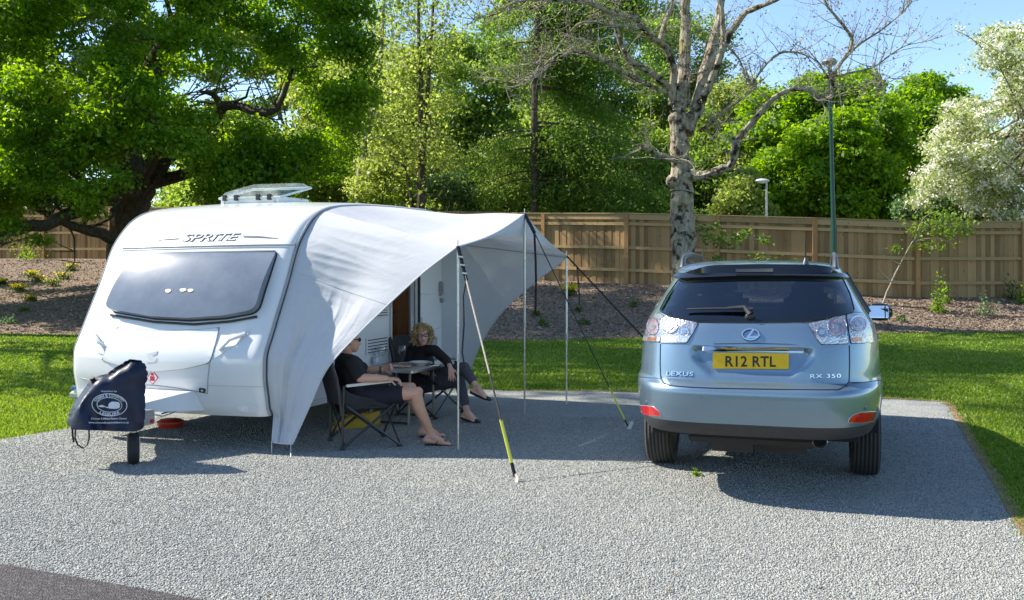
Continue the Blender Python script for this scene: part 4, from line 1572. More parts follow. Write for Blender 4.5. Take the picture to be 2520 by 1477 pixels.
sapling('sapling', 'leaning sapling with pale bent stem and green leafy top by the fence',
        [[(2172, 735), (2190, 700), (2215, 650), (2245, 595), (2285, 555)], [(2215, 650), (2195, 640), (2175, 628)], [(2245, 595), (2300, 585), (2345, 600)], [(2250, 590), (2270, 540), (2300, 520)], [(2190, 690), (2165, 665)]],
        [(2300, 545, 70, 26, 1.6), (2255, 570, 30, 20, 0.5), (2330, 575, 45, 22, 0.9), (2370, 550, 30, 22, 0.7), (2205, 612, 24, 10, 0.3), (2290, 605, 45, 14, 0.6), (2320, 525, 50, 22, 0.7), (2380, 570, 18, 14, 0.3)], 25.6, 150, 0.085, L_SPRIG, TWIG_PALE, 81)
sapling('leafy_shoots', 'leafy green shoots springing beside the mottled trunk in front of the fence',
        [[(1712, 690), (1725, 640), (1735, 590), (1700, 555)], [(1735, 600), (1790, 585), (1880, 590)], [(1720, 650), (1760, 640), (1780, 636)], [(1725, 640), (1850, 640), (1900, 636)]],
        [(1700, 548, 26, 12, 0.5), (1735, 565, 20, 8, 0.3), (1745, 590, 36, 16, 0.7), (1800, 582, 50, 14, 0.9), (1790, 600, 30, 16, 0.5), (1880, 592, 18, 14, 0.35), (1765, 555, 12, 10, 0.2), (1760, 635, 22, 10, 0.3), (1880, 632, 50, 8, 0.45), (1830, 570, 20, 8, 0.2)], 24.7, 150, 0.09, L_SPRIG, TWIG_PALE, 82, 'shoots')


def low_plant(name, label, x, y, w_, h_, m, seed, n, cat='plant', group=None, flower=None, size=0.06):
    d0 = None
    # find the depth where the picture point meets the bank
    for k in range(400):
        Y = 19.5 + k * 0.06
        p = P(x, y, Y)
        if p.z <= ground_z(p.x, p.y):
            d0 = p
            break
    p = d0 or P(x, y, 24)
    p.z = ground_z(p.x, p.y)
    t = thing(name, label, cat, p, 0, group)
    r = np.random.default_rng(seed)
    rx, rz = w_ / F * p.y / 2, h_ / F * p.y
    d = r.normal(size=(n, 3)) * 0.42
    C = np.array(tuple(p)) + np.stack([d[:, 0] * rx * 1.3, d[:, 1] * rx * 1.3, np.abs(d[:, 2]) * rz * 1.1], 1)
    quads_np('leaves', leaf_quads(C, size, 0.5, None, r).reshape(-1, 3), 4, m, t)
    tb = MB()
    rnd = random.Random(seed)
    for _ in range(9):
        tb.tube([p - Vector((0, 0, 0.02)), p + Vector((rnd.gauss(0, rx * 0.4), rnd.gauss(0, rx * 0.4), rz * 0.8))], [0.006, 0.003], 4)
    tb.build('stem', BARK_BROWN, t, world=True)
    if flower:
        flower *= 2
        d = r.normal(size=(flower, 3)) * 0.42
        C = np.array(tuple(p)) + np.stack([d[:, 0] * rx * 1.3, d[:, 1] * rx * 1.3 - 0.02, rz * (0.55 + 0.5 * r.random(flower))], 1)
        quads_np('blossom', leaf_quads(C, 0.05, 0.6, None, r).reshape(-1, 3), 4, L_FLOWER, t)


g1 = 'yellow flowered clumps on the bank'
for i, (x, y, w_, h_, fl, lab) in enumerate([
        (48, 716, 40, 18, 130, 'yellowest flowering clump low on the left bank'),
        (95, 692, 34, 16, 50, 'green and yellow clump right of the yellowest one'),
        (78, 680, 30, 14, 60, 'yellowish clump just behind two others on the bank'),
        (130, 702, 36, 18, 25, 'mostly green low clump halfway along the clumps'),
        (157, 686, 32, 16, 30, 'green clump third from the caravan side of the bank'),
        (176, 666, 28, 17, 45, 'highest flowering clump on the bank nearest the oak trunk'),
        (75, 740, 24, 14, 30, 'small yellowish clump lowest on the left bank'),
        (6, 700, 20, 14, 35, 'yellow clump cut by the left edge of the view'),
        (1403, 726, 36, 26, 130, 'yellow flowering clump behind the thin awning pole')]):
    low_plant('flowering_clump', lab, x, y, w_, h_, L_SHRUB, 500 + i, 260, 'plant', g1, fl)
g2_ = 'small green plants on the bank'
for i, (x, y, w_, h_, n, m, lab) in enumerate([
        (2308, 768, 36, 76, 230, L_MAPLE, 'tallest leafy young plant on the right bank'),
        (2330, 745, 20, 40, 60, L_MAPLE, 'thin shoot beside the tallest young plant'),
        (2395, 722, 32, 40, 110, L_SHRUB, 'young plant close to the fence on the right bank'),
        (2428, 775, 46, 50, 150, L_BLUE, 'grey green young plant low on the right bank'),
        (2490, 735, 40, 46, 130, L_SHRUB, 'young plant against the fence near the right edge'),
        (2514, 745, 30, 40, 90, L_MAPLE, 'leafy plant cut by the right edge of the view'),
        (2217, 788, 20, 10, 60, L_SHRUB, 'low green tuft beside the car mirror'),
        (1560, 755, 22, 14, 70, L_SHRUB, 'small dark plant on the bank left of the car'),
        (1425, 765, 20, 12, 60, L_SHRUB, 'tiny plant near the short hanging strap'),
        (1440, 800, 24, 16, 70, L_SHRUB, 'small plant low on the bank right of the tall strap'),
        (1335, 800, 26, 16, 80, L_SHRUB, 'small plant on the bank below the tall strap'),
        (1320, 775, 24, 10, 60, L_SHRUB, 'low plant at the foot of the tall hanging strap'),
        (20, 795, 36, 20, 90, L_BLUE, 'pale green tuft at the foot of the left bank'),
        (60, 765, 26, 10, 50, L_SHRUB, 'low dark tuft on the left bank'),
        (65, 640, 60, 60, 240, L_MAPLE, 'leafy shrub before the fence at the left'),
        (265, 628, 30, 40, 120, L_MAPLE, 'leafy sprout at the foot of the oak')]):
    low_plant('young_plant', lab, x, y, w_, h_, m, 540 + i, n, 'plant', g2_, None, 0.075)
# weed in the gravel beside the car's wheel
p = G(1708, 1172)
t = thing('weed', 'tiny bright green weed in the gravel behind the car', 'weed', p)
r = np.random.default_rng(3)
C = np.array(tuple(p)) + np.abs(r.normal(size=(26, 3))) * np.array([0.02, 0.02, 0.025])
quads_np('leaves', leaf_quads(C, 0.035, 0.3, None, r).reshape(-1, 3), 4, L_MAPLE, t)


# ---------------------------------------------------------------- lamp posts
GREENPAINT = M('dark_green_paint', (0.006, 0.05, 0.036), 0.35, 0.0, 0.2, 3)
GALV = M('galvanised_steel', (0.42, 0.43, 0.43), 0.45, 0.7, 0.15, 8)
LENS = M('lamp_lens', (0.7, 0.72, 0.7), 0.15)
p = base_pt(2052, 25.5)
t = thing('lamp_post', 'tall dark green lamp post rising in front of the fence', 'lamp post', p)
tp = P(2041, 165, 25.5)
mb = MB()
mb.tube([p - Vector((0, 0, 0.1)), P(2052, 560, 25.5), P(2050, 520, 25.5), tp], [0.075, 0.073, 0.058, 0.045], 12)
mb.build('post', GREENPAINT, t, world=True)
MB().tube([P(2052, 690, 25.5), P(2052, 640, 25.5)], 0.09, 12).build('door_section', GREENPAINT, t, world=True)
lb = MB()
lb.lathe([(0.03, 0), (0.09, 0.05), (0.17, 0.1), (0.2, 0.16), (0.14, 0.24), (0.02, 0.27)], tp - Vector((0, 0, 0.03)), 16)
lb.build('lantern', GALV, t, world=True)
MB().lathe([(0.02, 0.0), (0.1, 0.02), (0.15, 0.07), (0.0, 0.08)], tp + Vector((0, 0, 0.0)), 14).build('lens', LENS, t, world=True)
p = P(1888, 560, 30.5)
p.z = 1.0
t = thing('street_lamp', 'small white street lamp beyond the fence before the bright tree', 'street lamp', p)
tp = P(1886, 448, 30.5)
MB().tube([p, tp], [0.045, 0.03], 8).build('post', GALV, t, world=True)
mb = MB().ball(tp + Vector((-0.12, 0, 0.04)), (0.22, 0.1, 0.07), 12, 6)
mb.build('lamp_head', M('white_lamp_case', (0.7, 0.7, 0.68), 0.4), t, world=True)
MB().ball(tp + Vector((-0.14, 0, -0.0)), (0.15, 0.08, 0.05), 10, 6).build('lens', LENS, t, world=True)
# ================================================================ CARAVAN
CW = 1.047                                     # half width
CA = math.radians(21.0)
CO = (-3.155, 8.84, 0.0)
car_root = None
WHITE = M('white_grp', (0.68, 0.685, 0.67), 0.22, 0.0, 0.015, 2, coat=0.4)
WHITE_TEX = M('white_side_panel', (0.66, 0.67, 0.665), 0.35, 0.0, 0.02, 3, 0.15, 120, 0.002)
GREYTRIM = M('grey_trim', (0.3, 0.31, 0.32), 0.45)
SILVERTRIM = M('silver_trim', (0.6, 0.62, 0.64), 0.3, 0.7, 0.05)
RUBBER = M('black_rubber', (0.02, 0.02, 0.022), 0.6, 0, 0.2, 20)
BLACKPL = M('black_plastic', (0.022, 0.022, 0.024), 0.45)
TYRE = M('tyre_rubber', (0.022, 0.022, 0.023), 0.8, 0, 0.2, 15, 0.3, 60, 0.004)
CHROME = M('chrome', (0.8, 0.81, 0.82), 0.08, 1.0, 0.02)
ALU = M('brushed_aluminium', (0.62, 0.63, 0.64), 0.28, 0.9, 0.08, 10, 0.1, 80)
DARK = M('dark_void', (0.012, 0.012, 0.013), 0.9)
WOODIN = M('cabinet_wood', (0.24, 0.11, 0.045), 0.45, 0, 0.25, 5, stretch=(6, 6, 0.6))
REDP = M('red_plastic', (0.5, 0.03, 0.02), 0.4)
NAVYL = M('dark_grey_lettering', (0.1, 0.11, 0.13), 0.75, spec=0.08)
GALVF = M('galvanised_frame', (0.45, 0.46, 0.46), 0.45, 0.7, 0.15, 8)


def acrylic_mat():
    m, nt, b = nodes('tinted_acrylic')
    c = objco(nt)
    n = N(nt, 'ShaderNodeTexNoise', Scale=2.2, Detail=6.0, Roughness=0.7)
    nt.links.new(c, n.inputs['Vector'])
    r = ramp(nt, [(0.3, (0.13, 0.155, 0.195)), (0.75, (0.2, 0.23, 0.275))], n.outputs['Fac'])
    nt.links.new(r.outputs[0], b.inputs['Base Color'])
    rr = ramp(nt, [(0.35, (0.14,) * 3), (0.8, (0.17,) * 3)], n.outputs['Fac'])
    nt.links.new(rr.outputs[0], b.inputs['Roughness'])
    b.inputs['Specular IOR Level'].default_value = 0.55
    # light scuffs and dried droplets
    v = N(nt, 'ShaderNodeTexVoronoi', Scale=26.0)
    nt.links.new(c, v.inputs['Vector'])
    f = ramp(nt, [(0.06, (1, 1, 1)), (0.1, (0, 0, 0))], v.outputs['Distance'])
    n2 = N(nt, 'ShaderNodeTexNoise', Scale=1.3)
    nt.links.new(c, n2.inputs['Vector'])
    f2 = ramp(nt, [(0.55, (0, 0, 0)), (0.62, (1, 1, 1))], n2.outputs['Fac'])
    mu = N(nt, 'ShaderNodeMath', operation='MULTIPLY')
    nt.links.new(f.outputs[0], mu.inputs[0])
    nt.links.new(f2.outputs[0], mu.inputs[1])
    mx = nt.nodes.new('ShaderNodeMix')
    mx.data_type = 'RGBA'
    nt.links.new(mu.outputs[0], mx.inputs['Factor'])
    nt.links.new(r.outputs[0], mx.inputs['A'])
    mx.inputs['B'].default_value = (0.3, 0.32, 0.35, 1)
    nt.links.new(mx.outputs['Result'], b.inputs['Base Color'])
    return m


ACRYL = acrylic_mat()
van = thing('touring_caravan', 'white touring caravan with big front window and open roof hatch', 'caravan', CO, -CA)
VM = ROOT[van.name]
VI = VM.inverted()
# front profile: height -> how far back (at the corner)
PROF = [(0.30, 0.05), (0.36, 0.015), (0.45, 0.0), (0.65, -0.035), (0.80, -0.03), (0.88, 0.0), (0.97, 0.05), (1.15, 0.145), (1.46, 0.31), (1.77, 0.46), (1.90, 0.565), (2.02, 0.71), (2.10, 0.87), (2.16, 1.08), (2.20, 1.35), (2.235, 1.85), (2.25, 2.6)]
YB = 3.95


def roof_z(y):
    for a, b in zip(PROF[9:], PROF[10:]):
        if y <= b[1]:
            return lerp(a[0], b[0], (y - a[1]) / (b[1] - a[1]))
    return 2.25


def bow(s):
    s = abs(s)
    r = 0.10 * s ** 2.2
    if s > 0.93:
        u = (s - 0.93) / 0.07
        r += 0.07 * (1 - math.sqrt(max(0, 1 - u * u)))
    return r


def frontf(y):
    return 1.0 if y < 0.6 else max(0.0, 1 - (y - 0.6) / 0.9)


def gfront(x, z):
    s = max(-1, min(1, x / CW))
    yp = smooth_interp(PROF, z)[0]
    return yp + bow(s) * frontf(yp) + 0.015 * math.exp(-((z - 1.0) / 0.05) ** 2) * (1 - s * s)


def van_hit(xd, yd):
    """Where the line of sight through a picture point meets the caravan's front (local point, normal)."""
    o = VI @ Vector((0, 0, H))
    d = (VI.to_3x3() @ (P(xd, yd, 1.0) - Vector((0, 0, H))))
    lo, hi = 6.5, 12.5
    f = lambda k: (o + d * k).y - gfront((o + d * k).x, (o + d * k).z)
    # step until the sign changes
    k0 = lo
    while f(k0) < 0 and k0 < hi:
        k0 += 0.05
    a, b = k0 - 0.05, k0
    for _ in range(30):
        m_ = (a + b) / 2
        if f(m_) < 0:
            a = m_
        else:
            b = m_
    p = o + d * b
    e = 0.01
    gx = (gfront(p.x + e, p.z) - gfront(p.x - e, p.z)) / (2 * e)
    gz = (gfront(p.x, p.z + e) - gfront(p.x, p.z - e)) / (2 * e)
    return p, Vector((gx, -1, gz)).normalized()


def body_shell():
    zs = []
    for a, b in zip(PROF, PROF[1:]):
        k = max(1, int(math.hypot(b[0] - a[0], b[1] - a[1]) / 0.04))
        zs += [lerp(a[0], b[0], j / k) for j in range(k)]
    path = [(z, smooth_interp(PROF, z)[0]) for z in zs]
    path += [(2.25, 2.6 + 0.2 * j) for j in range(0, 5)] + [(2.23, 3.58), (2.17, 3.7), (2.03, 3.79), (1.6, 3.84), (1.0, 3.88), (0.5, 3.9), (0.32, 3.87)]
    ss = [-1, -0.996, -0.985, -0.97, -0.95, -0.92] + [-0.88 + 0.08 * i for i in range(23)] + [0.92, 0.95, 0.97, 0.985, 0.996, 1]
    vs, fs = [], []
    n = len(ss)
    for i, (z, y) in enumerate(path):
        front = frontf(y)
        for s in ss:
            a = abs(s)
            edge = 0.05 * (1 - math.sqrt(max(0, 1 - ((a - 0.93) / 0.07) ** 2))) if a > 0.93 else 0
            crownz = 0.03 * (1 - s * s)
            yy = y + bow(s) * front + (0.015 * math.exp(-((z - 1.0) / 0.05) ** 2) * (1 - s * s) if i < len(zs) * 0.5 else 0)
            zz = z + (1 - front) * (crownz - edge) if z > 1.9 else z
            if y > 3.6 and i > len(zs):
                yy = y - 0.1 * a ** 2.2
            vs.append((s * CW, yy, zz))
    for i in range(len(path) - 1):
        for j in range(n - 1):
            fs.append((i * n + j, (i + 1) * n + j, (i + 1) * n + j + 1, i * n + j + 1))
    # side edges must close on the walls: walls reuse the outermost columns
    return vs, fs, path, n


vs, fs, path, ncol = body_shell()
# side walls in strips, the near one with a doorway
DOOR = (2.42, 2.86, 0.42, 1.98)


def wall_faces(side):
    col = [Vector(vs[i * ncol + (0 if side < 0 else ncol - 1)]) for i in range(len(path))]
    ys = sorted({round(p.y, 4) for p in col})
    def top(y):
        best = None
        for a, b in zip(col, col[1:]):
            if min(a.y, b.y) - 1e-6 <= y <= max(a.y, b.y) + 1e-6 and abs(a.y - b.y) > 1e-6:
                z = lerp(a.z, b.z, (y - a.y) / (b.y - a.y))
                best = z if best is None else max(best, z)
        return best
    def bot(y):
        best = None
        for a, b in zip(col, col[1:]):
            if min(a.y, b.y) - 1e-6 <= y <= max(a.y, b.y) + 1e-6 and abs(a.y - b.y) > 1e-6:
                z = lerp(a.z, b.z, (y - a.y) / (b.y - a.y))
                best = z if best is None else min(best, z)
        return min(best, 0.3) if y > 0.26 and y < 3.86 else best
    st = [ys[0] + 0.001] + [y for y in ys[1:-1]] + [ys[-1] - 0.001]
    st += [DOOR[0], DOOR[1]]
    st = sorted(set(st))
    v_, f_ = [], []
    x = CW * side
    for a, b in zip(st, st[1:]):
        if b - a < 1e-4:
            continue
        parts = [(bot(a), bot(b), top(a), top(b))]
        if side > 0 and a >= DOOR[0] - 1e-4 and b <= DOOR[1] + 1e-4:
            parts = [(bot(a), bot(b), DOOR[2], DOOR[2]), (DOOR[3], DOOR[3], top(a), top(b))]
        for za, zb, ta, tb_ in parts:
            k = len(v_)
            v_ += [(x, a, za), (x, b, zb), (x, b, tb_), (x, a, ta)]
            f_.append((k, k + 1, k + 2, k + 3) if side > 0 else (k + 3, k + 2, k + 1, k))
    return v_, f_


obj('body', vs, fs, WHITE, van, sharp=45)
for sd_ in (-1, 1):
    v_, f_ = wall_faces(sd_)
    obj('side_wall', v_, f_, WHITE_TEX, van, smooth=False)
MB().box((0, 2.1, 0.335), (2 * CW - 0.06, 3.2, 0.03)).build('floor_pan', DARK, van)
# doorway niche, frame, open door leaf lying back against the side
nb = MB()
x0 = CW - 0.004
nb.box((x0 - 0.62, (DOOR[0] + DOOR[1]) / 2, 1.2), (0.02, 0.7, 1.7))
nb.build('interior_back', WOODIN, van)
MB().box((x0 - 0.32, DOOR[0] - 0.03, 1.2), (0.62, 0.03, 1.7)).box((x0 - 0.32, DOOR[1] + 0.03, 1.2), (0.62, 0.03, 1.7)).build('cabinet', WOODIN, van)
MB().box((x0 - 0.3, (DOOR[0] + DOOR[1]) / 2, 0.43), (0.6, 0.44, 0.03)).build('door_sill', GREYTRIM, van)
MB().box((x0 - 0.25, DOOR[0] + 0.17, 1.38), (0.3, 0.2, 0.3)).box((x0 - 0.2, DOOR[0] + 0.16, 1.05), (0.25, 0.3, 0.03)).build('kitchen_unit', DARK, van)
fr = MB()
for y in DOOR[:2]:
    fr.box((CW + 0.008, y + (0.03 if y > 2.6 else -0.012), 1.2), (0.035, 0.06 if y > 2.6 else 0.03, 1.62), None, 0.005)
fr.box((CW + 0.008, 2.64, 2.0), (0.03, 0.5, 0.04))
fr.build('door_frame', SILVERTRIM, van)
leaf = MB().box((CW + 0.035, 3.29, 1.2), (0.04, 0.64, 1.55), None, 0.012).build('door', WHITE_TEX, van)
MB().box((CW + 0.06, 3.29, 1.27), (0.012, 0.5, 0.02)).build('door_rail', WHITE, leaf)
dl = MB().box((CW + 0.062, 3.29, 0.93), (0.03, 0.5, 0.16), None, 0.01)
dl.build('door_pocket', WHITE, leaf)
MB().box((CW + 0.075, 3.55, 1.32), (0.05, 0.07, 0.17), None, 0.015).box((CW + 0.075, 3.57, 1.18), (0.04, 0.05, 0.06), None, 0.01).build('door_handle', GREYTRIM, leaf)
MB().box((CW + 0.06, 2.995, 1.2), (0.02, 0.03, 1.5)).build('door_seal', RUBBER, leaf)
MB().box((CW + 0.062, 3.25, 0.62), (0.012, 0.42, 0.28), None, 0.004).build('door_kick_panel', GREYTRIM, leaf)
# fridge vents
for z0, z1 in ((1.06, 1.19), (0.69, 0.84)):
    vent = MB().box((CW + 0.006, 2.12, (z0 + z1) / 2), (0.012, 0.48, z1 - z0 + 0.03), None, 0.004).build('fridge_vent', WHITE, van)
    sl_ = MB()
    k = 5
    for i in range(k):
        sl_.box((CW + 0.013, 2.12, lerp(z0 + 0.012, z1 - 0.012, i / (k - 1))), (0.004, 0.42, 0.009))
    sl_.build('slot', DARK, vent)
# side window, tinted brown, with rounded corners
def wall_plane(u, v):
    return Vector((CW, u, v)), Vector((1, 0, 0))
wp = round_poly([(0.75, 1.5), (1.75, 1.5), (1.75, 0.98), (0.75, 0.98)], 0.09, 5)
a_, b_ = cut_poly(wp, None)
obj('side_window', *proj(a_, b_, wall_plane, 0.022, 0.025), M('brown_acrylic', (0.045, 0.028, 0.018), 0.15), van)
# skirt rail along the side
MB().box((CW + 0.006, 2.05, 0.55), (0.014, 3.4, 0.02)).build('waist_trim', GREYTRIM, van)
MB().box((CW + 0.006, 2.05, 0.32), (0.02, 3.4, 0.05)).build('skirt_trim', WHITE, van)


def van_patch(name, poly, m, off=0.004, depth=0.012, step=14, parent=None, **kw):
    a, b = cut_poly(poly, step)
    v, f = proj(a, b, van_hit, off, depth)
    return obj(name, v, f, m, parent or van, **kw)


def van_line(name, pts, r, m, parent=None, sub_=6, off=0.0, n=6):
    q = []
    for (x0, y0), (x1, y1) in zip(pts, pts[1:]):
        for j in range(sub_):
            p, nn = van_hit(lerp(x0, x1, j / sub_), lerp(y0, y1, j / sub_))
            q.append(p + nn * off)
    p, nn = van_hit(*pts[-1])
    q.append(p + nn * off)
    return MB().tube(q, r, n).build(name, m, parent or van)


# front window with its rubber frame
WIN = round_poly([(341, 623), (470, 619), (600, 616), (688, 616), (672, 668), (655, 722), (640, 772), (560, 787), (470, 793), (380, 788), (268, 768), (292, 716), (318, 664)], [22, 0, 0, 16, 0, 0, 26, 0, 0, 0, 20, 0, 0], 5)
def pane_off(y, x):
    v = max(0.0, min(1.0, (y - 612) / 182))
    return 0.055 * 4 * v * (1 - v) + 0.045 * v


a, b = cut_poly(inset(WIN, 4), (12, 8))
v, f = proj(a, b, lambda x, y: (lambda q: (q[0] + q[1] * pane_off(y, x), q[1]))(van_hit(x, y)), 0.014, 0.085)
fw = obj('front_window', v, f, ACRYL, van, sharp=60)
van_patch('window_frame', inset(WIN, 1.5), RUBBER, 0.012, 0.02, 16, fw)
van_line('window_stay', [(345, 628), (450, 624), (676, 620)], 0.009, WHITE, fw, 8, 0.03)
van_line('window_sill', [(275, 776), (380, 793), (480, 799), (570, 792), (634, 780)], 0.011, BLACKPL, fw, 6, 0.012)
# pale things lying on the shelf inside, seen as marks through the pane
for x, y, w_, h_ in ((430, 727, 16, 10), (466, 725, 18, 9), (484, 726, 16, 9)):
    van_patch('shelf_sticker', round_poly([(x - w_ / 2, y - h_ * 0.3), (x + w_ * 0.3, y - h_ / 2), (x + w_ / 2, y), (x, y + h_ / 2), (x - w_ * 0.4, y + h_ * 0.4)], 3, 2), M('pale_sticker', (0.62, 0.58, 0.45), 0.5), 0.098, 0.004, None, fw)
# seam above the window with its trim
van_line('front_seam', [(303, 611), (420, 608), (540, 605), (640, 603), (733, 602)], 0.0075, GREYTRIM, van, 8, 0.002)
van_line('front_seam', [(303, 616), (420, 613), (540, 610), (640, 608), (732, 607)], 0.004, SILVERTRIM, van, 8, 0.003)
# gas locker lid
LID = round_poly([(290, 806), (345, 812), (420, 815), (490, 813), (541, 806), (530, 850), (517, 893), (450, 908), (380, 914), (310, 903), (252, 885), (270, 846)], [12, 0, 0, 0, 12, 0, 14, 0, 0, 0, 14, 0], 4)
lid = van_patch('gas_locker_lid', LID, WHITE, 0.012, 0.02, 14)
van_line('lid_edge', [(290, 806), (345, 811), (420, 814), (490, 812), (541, 806), (530, 850), (517, 893), (450, 908), (380, 914), (310, 903), (252, 885), (270, 846), (290, 806)], 0.0035, GREYTRIM, lid, 4, 0.004)
# faint emblem on the lid
em = MB()
for (x, y, w_, h_, t_) in ((378, 868, 24, 8, 0.2), (372, 878, 26, 8, 0.0), (382, 886, 22, 7, -0.2)):
    pass
van_patch('emblem', round_poly([(362, 872), (392, 864), (388, 872), (378, 876), (390, 880), (384, 890), (362, 892), (374, 884), (366, 880)], 3, 3), M('pale_grey_emblem', (0.56, 0.58, 0.58), 0.4), 0.0145, 0.003, None, lid)
# lower bumper panel lines
van_line('bumper_seam', [(200, 930), (240, 938), (262, 940)], 0.003, GREYTRIM, van, 5, 0.002)
van_line('locker_edge', [(516, 896), (512, 930), (511, 968), (440, 955), (380, 948), (300, 945)], 0.004, GREYTRIM, van, 5, 0.002)
van_line('bumper_seam', [(512, 948), (580, 950), (655, 952)], 0.003, M('faint_seam', (0.5, 0.52, 0.52), 0.5), van, 6, 0.0015)
lk = van_patch('locker_lock', round_poly([(491, 954), (506, 956), (506, 966), (491, 964)], 2, 2), BLACKPL, 0.008, 0.012, None)
van_patch('lock_barrel', round_poly([(496, 957), (502, 958), (502, 963), (496, 962)], 2, 2), SILVERTRIM, 0.012, 0.006, None, lk)
# grab handles over raised patches, recess shade put into their greyer white
for k, poly in enumerate(([(233, 800), (246, 806), (256, 845), (258, 872), (240, 868), (226, 846), (224, 822)], [(552, 830), (600, 812), (618, 810), (606, 832), (560, 862), (522, 886), (533, 852)])):
    van_patch('handle_recess', round_poly(poly, 6, 3), M('shaded_white_plastic', (0.62, 0.64, 0.65), 0.35), 0.005, 0.01, 10)
for pts in ([(232, 818), (241, 830), (252, 846), (260, 852)], [(541, 862), (570, 842), (606, 822)]):
    q = []
    for i, (x, y) in enumerate(pts):
        p, nn = van_hit(x, y)
        q.append(p + nn * (0.012 if i in (0, len(pts) - 1) else 0.045))
    MB().tube(q, [0.014, 0.018, 0.018, 0.014][:len(q)], 8).build('grab_handle', WHITE, van)
# marker lamps on the bumper
for cx, cy, rx in ((612, 1003, 26), (208, 968, 14)):
    ml = van_patch('marker_lamp', [(cx + rx * math.cos(t * PI / 8), cy + 11 * math.sin(t * PI / 8)) for t in range(16)], SILVERTRIM if False else M('marker_surround', (0.66, 0.67, 0.67), 0.3), 0.006, 0.01, None)
    van_patch('marker_lens', [(cx - rx * 0.28 + rx * 0.38 * math.cos(t * PI / 6), cy + 7 * math.sin(t * PI / 6)) for t in range(12)], M('clear_lens', (0.75, 0.76, 0.75), 0.08), 0.011, 0.006, None, ml)
# red diamond gas sticker
st_ = van_patch('gas_sticker', [(376, 909), (391, 929), (377, 946), (362, 930)], M('red_sticker', (0.6, 0.05, 0.06), 0.5), 0.003, 0.003, None)
van_patch('sticker_face', [(376.2, 912), (388.5, 929), (377, 943), (364.5, 930)], M('white_sticker', (0.8, 0.8, 0.8), 0.5), 0.0055, 0.002, None, st_)
for poly in ([(371, 925), (382, 926), (382, 937), (371, 936)], [(373, 919), (376, 916), (380, 920), (380, 924), (373, 923)]):
    van_patch('gas_bottle_sign', poly, M('sign_red', (0.55, 0.03, 0.04), 0.5), 0.008, 0.002, None, st_)
# name over the window with its swooshes
NQ = ((455, 577), (594, 574), (585, 592), (446, 596))
LET = M('letter_white', (0.7, 0.71, 0.72), 0.7, spec=0.1)
a, b = text2d('SPRiTE', NQ, 0.25, 0.035, 1.02)
let = obj('name_lettering', *proj(a, b, van_hit, 0.004, 0.004), NAVYL, van, smooth=False)
a, b = text2d('SPRiTE', tuple((x + 0.2, y - 0.6) for x, y in NQ), 0.25, -0.012, 1.02)
obj('name_lettering_face', *proj(a, b, van_hit, 0.0075, 0.003), LET, let, smooth=False)
for poly in ([(361, 597), (400, 589), (441, 586), (441, 589), (402, 592)], [(598, 580), (640, 581), (686, 587), (640, 585), (600, 584)]):
    van_patch('swoosh', poly, M('swoosh_grey', (0.17, 0.18, 0.2), 0.75, spec=0.08), 0.004, 0.004, 10, let)

# roof hatch, open, clear
hx, hy, hz = -0.1, 1.78, 2.235
rh = MB()
ho, hi_ = (0.37, 0.27), (0.3, 0.2)
for a in (-1, 1):
    rh.box((hx + a * (ho[0] - 0.03), hy, hz + 0.025), (0.06, 2 * ho[1], 0.09), None, 0.012)
    rh.box((hx, hy + a * (ho[1] - 0.03), hz + 0.025), (2 * ho[0] - 0.12, 0.06, 0.09), None, 0.012)
hatch = rh.build('roof_hatch', M('hatch_white', (0.72, 0.73, 0.72), 0.35), van)
MB().box((hx, hy, hz - 0.015), (0.62, 0.42, 0.02)).build('hatch_well', M('hatch_blind', (0.5, 0.5, 0.48), 0.6), hatch)
mg, ntg, bg = nodes('clear_acrylic')
bg.inputs['Base Color'].default_value = (0.82, 0.88, 0.86, 1)
bg.inputs['Roughness'].default_value = 0.08
bg.inputs['Transmission Weight'].default_value = 0.0
tr_ = ntg.nodes.new('ShaderNodeBsdfTransparent')
tr_.inputs['Color'].default_value = (0.8, 0.87, 0.84, 1)
fz = N(ntg, 'ShaderNodeTexNoise', Scale=9.0, Detail=4.0)
ntg.links.new(objco(ntg), fz.inputs['Vector'])
fr_ = ramp(ntg, [(0.3, (0.1,) * 3), (0.75, (0.3,) * 3)], fz.outputs['Fac'])
mxs = ntg.nodes.new('ShaderNodeMixShader')
ntg.links.new(fr_.outputs[0], mxs.inputs[0])
ntg.links.new(tr_.outputs[0], mxs.inputs[1])
ntg.links.new(bg.outputs[0], mxs.inputs[2])
ntg.links.new(mxs.outputs[0], ntg.nodes['Material Output'].inputs['Surface'])
tilt = math.radians(13)
rm = Matrix.Rotation(tilt, 3, 'X')
piv = Vector((hx, hy - ho[1] - 0.01, hz + 0.085))
lidm = MB()
# domed clear lid
nx, ny = 14, 12
pts = []
for i in range(nx + 1):
    for j in range(ny + 1):
        u, v = i / nx * 2 - 1, j / ny * 2 - 1
        d = max(abs(u), abs(v))
        zz = 0.07 * (1 - max(0, (d - 0.72) / 0.28) ** 2)
        pts.append(piv + rm @ Vector((u * 0.375, 0.29 + v * 0.295, (zz - 0.02))))
fc = [(i * (ny + 1) + j, (i + 1) * (ny + 1) + j, (i + 1) * (ny + 1) + j + 1, i * (ny + 1) + j + 1) for i in range(nx) for j in range(ny)]
lidm.add(pts, fc)
cl_ = lidm.build('hatch_lid', mg, hatch)
rim = [piv + rm @ Vector((u * 0.375, 0.29 + v * 0.295, -0.022)) for u, v in ((-1, -1), (1, -1), (1, 1), (-1, 1), (-1, -1))]
MB().tube(rim, 0.013, 6).build('lid_rim', M('clear_rim', (0.5, 0.56, 0.54), 0.2), cl_)
for u in (-0.8, -0.42, 0.3, 0.66):
    MB().box(piv + Vector((u * 0.375, -0.006, -0.018)), (0.045, 0.03, 0.06), None, 0.004).build('hinge', BLACKPL, hatch)
